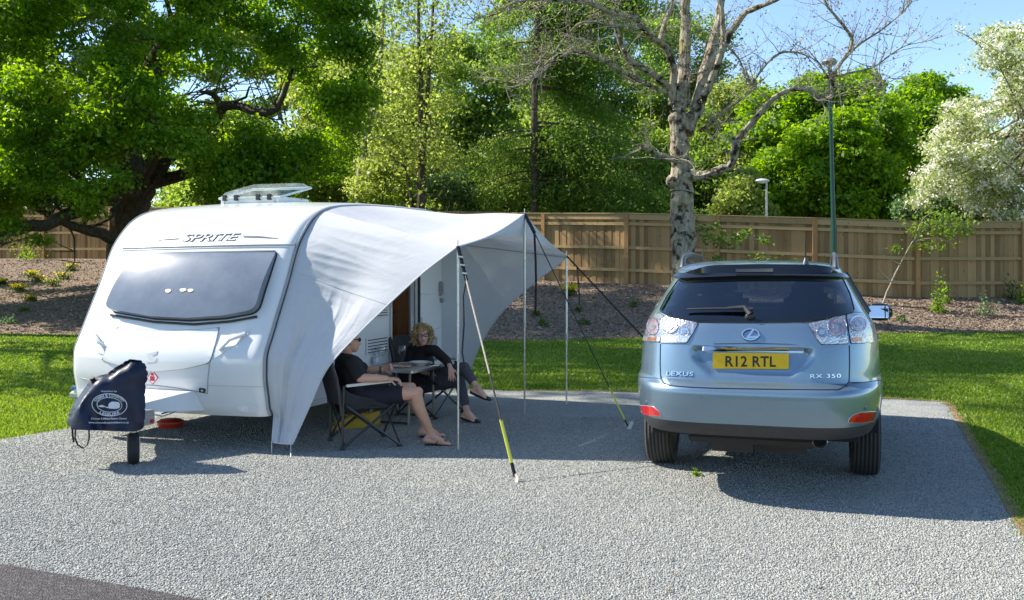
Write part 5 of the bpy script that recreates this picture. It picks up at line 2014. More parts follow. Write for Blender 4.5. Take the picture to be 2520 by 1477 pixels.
for u in (-0.94, 0.94):
    MB().tube([piv + Vector((u * 0.375, 0.42, -0.03)), piv + rm @ Vector((u * 0.375, 0.42, -0.02))], 0.008, 6).build('hatch_stay', BLACKPL, hatch)

# awning rail: dark beading down the right-hand corner and along the roof edge
rail = []
for (z, y) in path:
    if y < 3.66 and z > 2 or y < 2.6:
        sx = CW + 0.006
        fr0 = 1.0 if y < 0.6 else max(0.0, 1 - (y - 0.6) / 0.9)
        rail.append(Vector((sx, y + bow(1) * fr0 - 0.02, z - (1 - fr0) * 0.03 + 0.008)))
MB().tube(rail, 0.011, 6).build('awning_rail', GREYTRIM, van)
MB().tube([Vector((p.x + 0.002, p.y + 0.028, p.z - 0.004)) for p in rail], 0.006, 6).build('rail_beading', NAVYL, van)
MB().tube([Vector((-p.x, p.y, p.z)) for p in rail], 0.011, 6).build('awning_rail', GREYTRIM, van)

# wheels
for sx in (-1, 1):
    wx = sx * (CW - 0.16)
    R = Matrix.Rotation(PI / 2, 3, 'Y')
    wh = MB().lathe([(0.17, -0.08), (0.27, -0.085), (0.295, -0.06), (0.3, 0), (0.295, 0.06), (0.27, 0.085), (0.17, 0.08)], (wx, 2.9, 0.3), 28, R, True).build('wheel', TYRE, van)
    MB().lathe([(0.0, 0.05), (0.08, 0.06), (0.17, 0.075), (0.175, -0.07), (0.0, -0.06)], (wx, 2.9, 0.3), 20, R if sx > 0 else Matrix.Rotation(-PI / 2, 3, 'Y')).build('rim', ALU, wh)
MB().tube([(-0.9, 2.9, 0.3), (0.9, 2.9, 0.3)], 0.04, 8).build('axle', GALVF, van)
for sx in (-0.75, 0.75):
    MB().tube([(sx, 0.5, 0.3), (sx, 1.0, 0.27)], 0.025, 6).box((sx, 1.0, 0.26), (0.13, 0.13, 0.03)).build('corner_steady', GALVF, van)

# drawbar: A-frame, white fairing, coupling head and jockey wheel (in caravan coordinates)
HX, HYL = 0.12, -0.93                       # coupling head
af = MB()
for sx in (-0.42, 0.42):
    af.tube([(sx, 0.35, 0.4), (HX * 0.9 + sx * 0.12, HYL + 0.15, 0.42)], 0.035, 6)
af.build('drawbar', GALVF, van)
fa = MB()
sec = []
for t, w_, zt, zb in ((0.0, 0.5, 0.52, 0.34), (0.35, 0.38, 0.5, 0.36), (0.7, 0.22, 0.465, 0.38), (1.0, 0.12, 0.445, 0.4)):
    y = lerp(0.08, HYL + 0.33, t)
    x = lerp(0.0, HX, t)
    sec.append([(x - w_, y, zb), (x - w_ * 0.85, y, zt), (x + w_ * 0.85, y, zt), (x + w_, y, zb)])
k = []
for s_ in sec:
    k += s_
fa.add(k, [(i * 4 + j, (i + 1) * 4 + j, (i + 1) * 4 + j + 1, i * 4 + j + 1) for i in range(3) for j in range(3)] + [(12, 13, 14, 15)])
fa.build('drawbar_cover', WHITE, van, sharp=30)
cp = MB()
cp.box((HX, HYL + 0.16, 0.43), (0.1, 0.34, 0.09), None, 0.02)
cp.ball((HX, HYL - 0.02, 0.42), (0.075, 0.1, 0.075), 12, 8)
cp.build('coupling_head', GALVF, van)
MB().tube([(HX, HYL + 0.2, 0.48), (HX + 0.01, HYL + 0.1, 0.6), (HX + 0.02, HYL + 0.02, 0.72)], [0.02, 0.016, 0.02], 8).build('handbrake', BLACKPL, van)
jp = VI @ G(329, 1141)
jk = MB()
jk.tube([(jp.x, jp.y, 0.2), (jp.x, jp.y, 0.82)], 0.024, 10)
jk.tube([(jp.x - 0.05, jp.y, 0.05), (jp.x - 0.055, jp.y, 0.22), (jp.x + 0.055, jp.y, 0.22), (jp.x + 0.05, jp.y, 0.05)], 0.012, 6)
jk.box((jp.x + 0.02, jp.y + 0.1, 0.36), (0.09, 0.16, 0.12), None, 0.01)
jw = jk.build('jockey_stem', GALVF, van)
Rj = Matrix.Rotation(PI / 2 + 0.1, 3, 'Y')
Rj = Matrix.Rotation(math.radians(40), 3, 'Z') @ Matrix.Rotation(PI / 2, 3, 'Y')
jt = MB().lathe([(0.05, -0.045), (0.11, -0.045), (0.128, -0.03), (0.13, 0), (0.128, 0.03), (0.11, 0.045), (0.05, 0.045)], (jp.x, jp.y, 0.128), 24, Rj, True).build('jockey_wheel', TYRE, van)
MB().lathe([(0, 0.04), (0.055, 0.045), (0.055, -0.045), (0, -0.04)], (jp.x, jp.y, 0.128), 14, Rj).build('jockey_rim', BLACKPL, jt)
MB().tube([VI @ P(352, 1030, 8.2), VI @ P(372, 1018, 8.35), VI @ P(400, 1024, 8.5), VI @ P(436, 1012, 8.75)], 0.007, 6).build('breakaway_cable', M('white_cable', (0.65, 0.66, 0.66), 0.4), van)
MB().tube([VI @ P(398, 1018, 8.5), VI @ P(420, 1012, 8.6), VI @ P(438, 1010, 8.75)], 0.007, 5).build('gas_hose', M('blue_hose', (0.04, 0.2, 0.4), 0.4), van)
MB().box(VI @ P(372, 1036, 8.2), (0.05, 0.05, 0.03), 0.5, 0.008).build('red_clip', REDP, van)

# ---------------------------------------------------------------- navy cover over the coupling
NAVY = M('navy_vinyl', (0.008, 0.013, 0.036), 0.42, 0, 0.25, 5, 0.35, 14, 0.02, spec=0.35)
CYD = 7.86
cov = thing('hitch_cover', 'navy vinyl cover with white oval print draped over the caravan coupling', 'cover', G(255, 1143))
OUT = [(161, 1056), (163, 1030), (172, 1008), (190, 982), (208, 956), (222, 938), (238, 930), (262, 924), (276, 912), (300, 898), (312, 889), (324, 887), (337, 893), (346, 912), (348, 930), (342, 948), (340, 975), (341, 1010), (339, 1040), (335, 1063), (290, 1061), (240, 1059), (200, 1058)]


def cover_pt(u, v):
    return u, v


def cover_depth(x, y):
    """Depth of the front face: it bellies and folds."""
    fold = 0.03 * math.sin((x - y * 0.35) * 0.09) * sstep(930, 1050, y) + 0.025 * noise.noise((x * 0.03, y * 0.02, 2.0))
    ridge = 0.0007 * (x - 250) - 0.00045 * (y - 980)
    return CYD + ridge + fold


def cover_hit(x, y):
    p = P(x, y, cover_depth(x, y))
    e = 2.0
    px = P(x + e, y, cover_depth(x + e, y)) - p
    py = P(x, y + e, cover_depth(x, y + e)) - p
    n_ = px.cross(py)
    if n_.y > 0:
        n_ = -n_
    return p, n_.normalized()


a, b = cut_poly(round_poly(OUT, 5, 2), 7)
inner = {}
vs_, fs_ = [], []
cxm, cym = 268, 985
def puff(x, y):
    # distance to the outline -> how far the cloth stands out
    dm = 1e9
    for p, q in zip(OUT, OUT[1:] + OUT[:1]):
        ax, ay = p; bx, by = q
        t = max(0, min(1, ((x - ax) * (bx - ax) + (y - ay) * (by - ay)) / ((bx - ax) ** 2 + (by - ay) ** 2 + 1e-9)))
        d = math.hypot(x - ax - t * (bx - ax), y - ay - t * (by - ay))
        if p[1] > 1050 and q[1] > 1050:
            continue
        dm = min(dm, d)
    return dm
back = Vector((-0.33, 0.94, 0)) * 0.42
nv = len(a)
front, rear = [], []
for x, y in a:
    dm = puff(x, y)
    k = math.sqrt(max(0, 1 - (1 - min(1, dm / 26)) ** 2))
    p, n_ = cover_hit(x, y)
    front.append(p + Vector((0.02, 0.1, 0)) * (1 - k))
    pb = P(x, y, CYD) + back * (0.35 + 0.65 * k) + Vector((0, 0, -0.04 * k))
    rear.append(pb)
fs_ = [tuple(reversed(f)) for f in b]
cnt = set()
for f in fs_:
    for i in range(len(f)):
        cnt.add((f[i], f[(i + 1) % len(f)]))
vs_ = front + rear
ff_ = list(fs_) + [tuple(reversed([i + nv for i in f])) for f in fs_ if sum(a[i][1] for i in f) / len(f) < 1046]
for p, q in cnt:
    if (q, p) not in cnt and not (a[p][1] > 1052 and a[q][1] > 1052):
        ff_.append((q, p, p + nv, q + nv))
obj('cover_cloth', vs_, ff_, NAVY, cov, world=True, sharp=60)
PRINT = M('white_print', (0.62, 0.64, 0.68), 0.5)
def cprint(name, verts, faces, off=0.004):
    v, f = proj(verts, faces, cover_hit, off, 0.003)
    return obj(name, v, f, PRINT, cov, world=True, smooth=False)
def ring2d(cx, cy, rx, ry, w_, n=40, rot=0.06):
    v, f = [], []
    for i in range(n):
        t = 2 * PI * i / n
        for k in (0, 1):
            x, y = (rx - w_ * k) * math.cos(t), (ry - w_ * k) * math.sin(t)
            v.append((cx + x - y * rot, cy + y + x * rot))
    for i in range(n):
        j = (i + 1) % n
        f.append((2 * i, 2 * j, 2 * j + 1, 2 * i + 1))
    return v, f
ocx, ocy = 270, 996
for k, (rx, ry, w_) in enumerate(((44, 28, 1.7), (31, 18.5, 1.3))):
    cprint('oval_print', *ring2d(ocx, ocy, rx, ry, w_))
def arc_text(body, r0x, r0y, h, a0, a1, top):
    v, f = text2d(body, (0, 0, 1, 1), 0, 0.02, 1.05)
    out = []
    for x, y in v:
        t = lerp(a0, a1, x)
        k = (1 - y) * h if top else y * h
        out.append((ocx + (r0x + k) * math.cos(t), ocy + (r0y + k) * math.sin(t)))
    return out, f
cprint('print_words', *arc_text('TOWN & COUNTRY', 33, 20, 7, math.radians(200), math.radians(340), True))
cprint('print_words', *arc_text('LEISURE', 33, 20, 6.5, math.radians(130), math.radians(50), False))
cprint('van_drawing', *cut_poly(round_poly([(266, 1001), (268, 993), (275, 988), (292, 989), (296, 994), (294, 1004), (284, 1006), (268, 1005)], 3, 3), None))
cprint('van_drawing', *cut_poly([(241, 999), (252, 996), (262, 1001), (266, 1001), (266, 1004), (252, 1002)], None))
cprint('print_words', *text2d('Supplied by', (249, 960.5, 289, 965), 0.2, 0.01))
cprint('print_words', *text2d('Caravan & Motorhome Centre', (224, 1027, 312, 1032), 0.15, 0.012))
cprint('print_words', *text2d('www.townandcountryleisure.co.uk', (218, 1037, 318, 1043), 0.0, 0.012))
MB().tube([P(178, 1050, CYD + 0.1), P(180, 1078, CYD + 0.08), P(182, 1088, CYD + 0.08)], 0.012, 6, flat=(0.3, 1.4)).build('strap', BLACKPL, cov, world=True)
lp = [P(x, y, CYD + 0.06) for x, y in ((186, 1052), (185, 1078), (192, 1095), (206, 1103), (216, 1094), (220, 1076), (219, 1054))]
MB().tube(lp, 0.008, 6, flat=(0.5, 1.6)).build('strap', BLACKPL, cov, world=True)

# small things round the caravan
p = G(420, 1050)
t = thing('red_tub', 'squat red plastic tub under the front of the caravan', 'tub', p)
MB().lathe([(0.0, 0.0), (0.11, 0.0), (0.125, 0.03), (0.128, 0.055), (0.1, 0.075), (0.0, 0.08)], p, 20).build('tub', REDP, t, world=True)
MB().lathe([(0.127, 0.045), (0.134, 0.05), (0.134, 0.056), (0.127, 0.06)], p, 20).build('tub_rim', M('orange_rim', (0.5, 0.12, 0.06), 0.4), t, world=True)
p = G(170, 992)
t = thing('waste_container', 'pale grey water container with blue cap on the lawn behind the caravan nose', 'water container', p)
mb = MB().box(p + Vector((0.15, 0.2, 0.09)), (0.4, 0.36, 0.14), 0.3, 0.05)
mb.build('tank', M('grey_tank', (0.45, 0.47, 0.48), 0.35), t, world=True)
MB().box(p + Vector((0.08, 0.12, 0.165)), (0.2, 0.16, 0.035), 0.3, 0.015).build('cap', M('blue_cap', (0.06, 0.16, 0.4), 0.35), t, world=True)
p = G(880, 1050)
t = thing('levelling_ramp', 'yellow plastic levelling ramp lying behind the front chair', 'ramp', p)
e1 = Vector((math.sin(CA), math.cos(CA), 0)); e2 = Vector((math.cos(CA), -math.sin(CA), 0))
yl = MB()
prof_ = [(-0.32, 0.0), (-0.3, 0.02), (0.0, 0.13), (0.24, 0.13), (0.26, 0.0)]
vv = []
for s_ in (-0.1, 0.1):
    for u, z in prof_:
        vv.append(p + e1 * (s_ * 1.5) * 0.7 + e2 * (u * 0.8) * 0.6 + e1 * u * 0.6 + Vector((0, 0, z)))
yl.add(vv, [(0, 1, 2, 3, 4), (9, 8, 7, 6, 5)] + [(i, i + 5, (i + 1) % 5 + 5, (i + 1) % 5) for i in range(5)])
yl.build('ramp_body', M('yellow_plastic', (0.4, 0.265, 0.012), 0.5), t, world=True, sharp=20)
rb = MB()
for i in range(5):
    u = -0.24 + 0.06 * i
    rb.box(p + e2 * (u * 0.48) + e1 * u * 0.6 + Vector((0, 0, 0.03 + (u + 0.3) * 0.36)), (0.03, 0.2, 0.012), math.atan2(e1.y, e1.x))
rb.build('tread', M('dark_yellow_plastic', (0.3, 0.2, 0.01), 0.5), t, world=True)

# ================================================================ AWNING
def cloth_mat():
    m, nt, b = nodes('canopy_cloth')
    c = objco(nt)
    n = N(nt, 'ShaderNodeTexNoise', Scale=1.6, Detail=7.0, Roughness=0.6)
    nt.links.new(c, n.inputs['Vector'])
    r = ramp(nt, [(0.3, (0.53, 0.54, 0.555)), (0.7, (0.59, 0.6, 0.612))], n.outputs['Fac'])
    nt.links.new(r.outputs[0], b.inputs['Base Color'])
    b.inputs['Roughness'].default_value = 0.75
    b.inputs['Specular IOR Level'].default_value = 0.25
    b.inputs['Sheen Weight'].default_value = 0.1
    wv = N(nt, 'ShaderNodeTexNoise', Scale=5.0, Detail=8.0, Roughness=0.62, Distortion=1.2)
    nt.links.new(objco(nt, (1, 1, 2.2)), wv.inputs['Vector'])
    fine = N(nt, 'ShaderNodeTexNoise', Scale=28.0, Detail=4.0, Distortion=0.8)
    nt.links.new(objco(nt, (1, 1, 0.6)), fine.inputs['Vector'])
    h = bump(nt, None, wv.outputs['Fac'], 0.16, 0.03)
    bump(nt, b, fine.outputs['Fac'], 0.22, 0.004, chain=h)
    t = nt.nodes.new('ShaderNodeBsdfTranslucent')
    t.inputs['Color'].default_value = (0.5, 0.53, 0.57, 1)
    mix = nt.nodes.new('ShaderNodeMixShader')
    mix.inputs[0].default_value = 0.16
    nt.links.new(b.outputs[0], mix.inputs[1])
    nt.links.new(t.outputs[0], mix.inputs[2])
    nt.links.new(mix.outputs[0], nt.nodes['Material Output'].inputs['Surface'])
    return m


CLOTH = cloth_mat()
POLE = M('steel_pole', (0.6, 0.61, 0.6), 0.3, 0.85, 0.2, 30)
WEB = M('black_webbing', (0.012, 0.012, 0.014), 0.8, 0, 0.3, 40)
P1 = Vector((-0.474, 8.72, 1.775))
P2 = Vector((0.134, 10.6, 2.15))
P3 = Vector((0.63, 11.5, 1.705))
awn = thing('sun_canopy', 'pale grey cloth sun canopy stretched from the caravan side to three steel poles', 'awning', G(1291, 1020))


def rail_w(i):
    q = VM @ (rail[i] + Vector((0.012, 0.03, -0.008)))
    return q
# rail parameter by local height/position: list of world points from the bottom front to the roof's rear
RW = [VM @ (p + Vector((0.012, 0.03, 0.0))) for p in rail if p.y < 3.64]
RL = [0.0]
for p, q in zip(RW, RW[1:]):
    RL.append(RL[-1] + (q - p).length)


def rail_at(s):
    for i in range(len(RL) - 1):
        if s <= RL[i + 1]:
            return RW[i].lerp(RW[i + 1], (s - RL[i]) / (RL[i + 1] - RL[i]))
    return RW[-1]


def len_at_y(y):
    for i, p in enumerate([p for p in rail if p.y < 3.64]):
        if p.y >= y and p.z > 1.2:
            return RL[i]
    return RL[-1]


S_ROOF = len_at_y(1.02)         # where the front panel meets the roof panel
S_END = RL[-1]


def curve3(pts, u):
    """Smooth curve through picture points with depth (x, y, Y)."""
    n_ = len(pts) - 1
    t = u * n_
    i = min(int(t), n_ - 1)
    f = t - i
    p0, p1, p2, p3 = pts[max(i - 1, 0)], pts[i], pts[i + 1], pts[min(i + 2, n_)]
    return 0.5 * ((2 * p1) + (p2 - p0) * f + (2 * p0 - 5 * p1 + 4 * p2 - p3) * f * f + (3 * p1 - p0 - 3 * p2 + p3) * f**3)


HEM_F = [P(720, 1092, 8.47), P(764, 995, 8.52), P(806, 906, 8.56), P(880, 823, 8.6), P(960, 745, 8.63), P(1045, 668, 8.67), P1]
foot_a = P(668, 1087, 8.52)


def grid_patch(fa, fb, nu, nv, disp=None):
    vs, fs = [], []
    for i in range(nu + 1):
        a, b = fa(i / nu), fb(i / nu)
        for j in range(nv + 1):
            v = j / nv
            p = a.lerp(b, v)
            if disp:
                p = p + disp(i / nu, v)
            vs.append(p)
    for i in range(nu):
        for j in range(nv):
            fs.append((i * (nv + 1) + j, (i + 1) * (nv + 1) + j, (i + 1) * (nv + 1) + j + 1, i * (nv + 1) + j + 1))
    return vs, fs


def side_a(u):
    # bottom flap then the rail
    if u < 0.06:
        return foot_a.lerp(rail_at(0), u / 0.06)
    return rail_at(S_ROOF * ((u - 0.06) / 0.94))


CREASE = [(a, b * 1.1, c * 0.42, d) for a, b, c, d in ((0.585, 0.008, 0.016, 1.5), (0.63, 0.012, 0.03, 0.9), (0.668, 0.007, 0.018, 1.3), (0.70, 0.011, 0.032, 0.8), (0.738, 0.008, 0.022, 1.1), (0.762, 0.009, 0.03, 0.7), (0.80, 0.013, 0.036, 0.7), (0.835, 0.007, 0.02, 1.4), (0.868, 0.012, 0.03, 0.8), (0.91, 0.014, 0.028, 0.9), (0.955, 0.012, 0.02, 1.2))]


def dispA(u, v):
    # wrinkles that radiate from the front pole, plus a slack middle
    n_ = Vector((0.1, -0.97, 0.2))
    amp = math.sin(PI * v) ** 0.7
    wr = 0.0
    ang = u * 34
    for (u0, wd, am, vx) in CREASE:
        uu = u0 + 0.012 * math.sin(v * 5 + u0 * 40)
        wr += am * math.exp(-((u - uu) / wd) ** 2) * (1 - v) ** vx * min(1.0, v * 6)
    wr += 0.016 * noise.noise((u * 5, v * 3, 7)) + 0.016 * noise.noise((u * 9, v * 9.0, 3)) * sstep(0.75, 0.4, u) + 0.006 * (1 - abs(math.sin(v * 30 + u * 14 + 3 * noise.noise((u * 3, v * 3, 5))))) ** 3 * sstep(0.7, 0.5, u)
    slack = -0.07 * math.sin(PI * v) * math.sin(PI * min(1, u * 1.05))
    fold = 0.03 * math.exp(-((v - 0.33 - 0.1 * u) / 0.05) ** 2) * sstep(0.62, 0.35, u) if u < 0.62 else 0
    return n_ * ((wr + slack) * amp + fold * amp * -1)


va, fa_ = grid_patch(side_a, lambda u: curve3(HEM_F, u), 180, 80, dispA)
cloth = obj('front_panel', va, fa_, CLOTH, awn, world=True, sharp=0)


def outer(u):
    k = 0.66
    if u < k:
        p = P1.lerp(P2, u / k)
        return p + Vector((0, 0, -0.05 * math.sin(PI * u / k)))
    p = P2.lerp(P3, (u - k) / (1 - k))
    return p + Vector((0, 0, -0.05 * math.sin(PI * (u - k) / (1 - k))))


def dispB(u, v):
    amp = math.sin(PI * v)
    k = 0.66
    ridge = math.exp(-((u - (0.45 + 0.21 * v)) / 0.16) ** 2)
    z = -0.085 * amp * (1 - 0.95 * ridge)
    z += 0.014 * amp * noise.noise((u * 9, v * 4, 1)) + 0.016 * math.sin(u * 75 + 3 * noise.noise((u * 3, v * 2, 9))) * (1 - v) * amp * sstep(0.5, 0.0, u)
    return Vector((0, 0, z))


vb, fb_ = grid_patch(lambda u: rail_at(lerp(S_ROOF, S_END, u)), outer, 80, 60, dispB)
obj('roof_panel', vb, fb_, CLOTH, awn, world=True, sharp=0)
# rear panel: from the caravan's far edge to the third pole with a swept lower hem
yr = 3.62
rear_top = RW[-1]
rear_bot = VM @ Vector((CW + 0.02, yr + 0.03, 0.33))
def dep(x):
    return 12.05 - 0.55 * (x - 1098) / 295
HEM_R = [P3, P(1378, 648, dep(1378)), P(1322, 690, dep(1322)), P(1250, 752, dep(1250)), P(1205, 808, dep(1205)), P(1172, 870, dep(1172)), P(1155, 925, dep(1155)), P(1150, 965, dep(1150))]
vr, fr2 = grid_patch(lambda u: rear_top.lerp(rear_bot, u), lambda u: curve3(HEM_R, u), 50, 40,
                     lambda u, v: Vector((0.2, 1, 0)) * (0.05 * math.sin(PI * v) * math.sin(PI * u) + 0.008 * noise.noise((u * 6, v * 6, 2)) * math.sin(PI * v)))
obj('rear_panel', vr, fr2, CLOTH, awn, world=True, sharp=0)
seam = []
for i in range(21):
    v = i / 20
    a = rear_top.lerp(rear_bot, 0.18)
    seam.append(a.lerp(P3 + Vector((0, 0, -0.02)), v) + Vector((0, -0.012, 0)) + Vector((0.2, 1, 0)) * 0.05 * math.sin(PI * v) * math.sin(PI * 0.18 * (1 - v)))
MB().tube(seam, 0.004, 4).build('seam', M('seam_grey', (0.28, 0.3, 0.33), 0.8), awn, world=True)
# gusset hanging under the front edge, deepest at the middle pole
D2 = P(1289, 583, 10.62)
vg, fg = grid_patch(lambda u: P1.lerp(P2, u) + Vector((0.004, -0.004, -0.05 * math.sin(PI * u) - 0.004)), lambda u: (P1 + Vector((0, 0, -0.01))).lerp(D2, u) + Vector((0.0, 0.0, 0.04 * math.sin(PI * u))), 24, 6,
                    lambda u, v: Vector((0.01 * math.sin(PI * v), -0.01 * math.sin(PI * v), 0)))
obj('front_valance', vg, fg, CLOTH, awn, world=True, sharp=0)
vg, fg = grid_patch(lambda u: P2.lerp(P3, u) + Vector((0.004, -0.004, -0.05 * math.sin(PI * u) - 0.004)), lambda u: D2.lerp(P3 + Vector((0, 0, -0.015)), u) + Vector((0, 0, 0.03 * math.sin(PI * u))), 24, 6)
obj('rear_valance', vg, fg, CLOTH, awn, world=True, sharp=0)
# seam on the front panel, piping along hems
MB().tube([va[int(0.66 * 180) * 81 + j] + Vector((0, -0.002, 0)) for j in range(0, 81, 2)], 0.0022, 4).build('seam', M('seam_pale', (0.5, 0.51, 0.53), 0.8), awn, world=True)
MB().tube([curve3(HEM_F, i / 50) for i in range(51)], 0.007, 6).build('hem', CLOTH, awn, world=True)
MB().tube([curve3(HEM_R, i / 50) for i in range(51)], 0.007, 6).build('hem', CLOTH, awn, world=True)
MB().tube([outer(i / 60) for i in range(61)], 0.008, 6).build('hem', CLOTH, awn, world=True)
MB().tube([foot_a, P(695, 1091, 8.5), HEM_F[0]], 0.008, 6).build('hem', CLOTH, awn, world=True)
# pegs at the foot of the front panel
for x0, x1, y1 in ((669, 669, 1116), (716, 716, 1124)):
    MB().tube([P(x0, 1086, 8.5), G(x1, y1) + Vector((0, 0, -0.03))], 0.006, 6).build('peg', GALVF, awn, world=True)
MB().tube([foot_a, G(668, 1100, 0.05)], 0.006, 5).build('peg_loop', WEB, awn, world=True)
# poles
for (bx, by), tp in (((1128, 1106), P1), ((1291, 1021), P2), ((1394, 995), P3)):
    g = G(bx, by)
    pl = MB()
    mid = g.lerp(tp, 0.45)
    pl.tube([g - Vector((0, 0, 0.02)), mid], 0.0095, 10)
    pl.tube([mid, tp + Vector((0, 0, -0.02))], 0.0125, 10)
    pole = pl.build('pole', POLE, awn, world=True)
    MB().tube([mid - Vector((0, 0, 0.03)), mid + Vector((0, 0, 0.04))], 0.017, 10).build('clamp', GALVF, pole, world=True, root=awn)
    MB().tube([tp + Vector((0, 0, -0.03)), tp + Vector((0, 0, 0.055))], 0.005, 6).build('spike', GALVF, pole, world=True, root=awn)
YEL = M('yellow_rubber', (0.62, 0.62, 0.07), 0.5)
ROPE = M('tan_rope', (0.42, 0.36, 0.3), 0.8, 0, 0.3, 60)
ROPEB = M('black_cord', (0.02, 0.02, 0.022), 0.7)


def strap(pts, w_, m, name='strap', parent=None):
    return MB().tube(pts, w_, 6, flat=(0.16, 1.0) if False else (0.35, 1.0)).build(name, m, parent or awn, world=True, root=awn)


# guy line of the first pole
pg1 = G(1271, 1186)
q = lambda t: P1.lerp(pg1, t)
strap([P1, q(0.04), q(0.1), q(0.165)], 0.019, WEB)
for t_ in (0.05, 0.09, 0.13):
    MB().tube([q(t_) + Vector((-0.02, -0.012, 0)), q(t_) + Vector((0.022, -0.012, -0.006))], 0.009, 6).build('ladder_rung', ALU, awn, world=True)
hp = q(0.13)
strap([hp, hp + Vector((0.012, -0.01, -0.08)), hp + Vector((-0.01, 0, -0.2)), hp + Vector((-0.004, 0.01, -0.45)), hp + Vector((-0.02, 0.0, -0.68)), hp + Vector((0.005, 0, -0.82))], 0.02, WEB)
MB().tube([q(0.14), q(0.58)], 0.0075, 6).build('guy_rope', ROPE, awn, world=True)
MB().tube([q(0.58), q(0.77)], 0.008, 6).build('guy_rope', ROPEB, awn, world=True)
strap([q(0.765), q(0.85), q(0.935)], 0.015, YEL, 'spring_strap')
strap([q(0.93), q(0.955), q(0.98)], 0.016, WEB)
MB().tube([q(0.975) + Vector((-0.0, 0, 0.0)), pg1 + Vector((0, 0.02, 0.03)), pg1 + Vector((0, -0.02, -0.03))], 0.014, 6, flat=(1.6, 0.5)).build('peg', M('worn_peg', (0.42, 0.39, 0.34), 0.6), awn, world=True)
# middle pole
pg2 = G(1549, 1056)
q = lambda t: P2.lerp(pg2, t)
strap([P2 + Vector((0, 0, -0.005)), q(0.05), q(0.1)], 0.022, WEB)
hp = q(0.1)
hp2 = P(1315, 572, 10.45)
strap([P2, P2.lerp(hp2, 0.5), hp2], 0.024, WEB)
strap([hp2, hp2 + Vector((0.012, 0, -0.25)), hp2 + Vector((0.018, 0, -0.5)), hp2 + Vector((0.012, 0, -0.84))], 0.034, WEB)
MB().tube([hp2, hp2.lerp(pg2, 0.5), hp2.lerp(pg2, 0.83)], 0.006, 6).build('guy_rope', ROPEB, awn, world=True)
q = lambda t: hp2.lerp(pg2, t)
strap([q(0.8), q(0.88), q(0.955)], 0.014, YEL, 'spring_strap')
strap([q(0.95), q(0.97), q(0.99)], 0.012, WEB)
MB().box(pg2 + Vector((0.01, 0, 0.035)), (0.035, 0.02, 0.09), Matrix.Rotation(0.5, 3, 'Y'), 0.004).build('peg', M('white_peg', (0.6, 0.62, 0.62), 0.4), awn, world=True)
# third pole: webbing down to a peg hidden by the car
pg3 = Vector((P3.x + 1.62, P3.y + 0.25, 0.0))
q = lambda t: P3.lerp(pg3, t)
strap([P3, q(0.5), q(0.98)], 0.026, WEB)
hp = q(0.075)
strap([hp, hp + Vector((0.015, 0, -0.16)), hp + Vector((0.025, 0, -0.3)), hp + Vector((0.025, 0, -0.44))], 0.026, WEB)
MB().tube([pg3 + Vector((0, 0, 0.05)), pg3 + Vector((0.02, 0, -0.03))], 0.008, 6).build('peg', GALVF, awn, world=True)
# ================================================================ CHAIRS, TABLE, TABLEWARE
CHFAB = M('charcoal_canvas', (0.022, 0.021, 0.024), 0.85, 0, 0.25, 30, 0.3, 200, 0.002)
CHGREY = M('grey_canvas_edge', (0.1, 0.095, 0.1), 0.85)
CHTUBE = M('dark_steel_tube', (0.055, 0.058, 0.065), 0.35, 0.6, 0.1)
CHARM = M('pale_armrest', (0.6, 0.6, 0.6), 0.35, 0.3, 0.05)


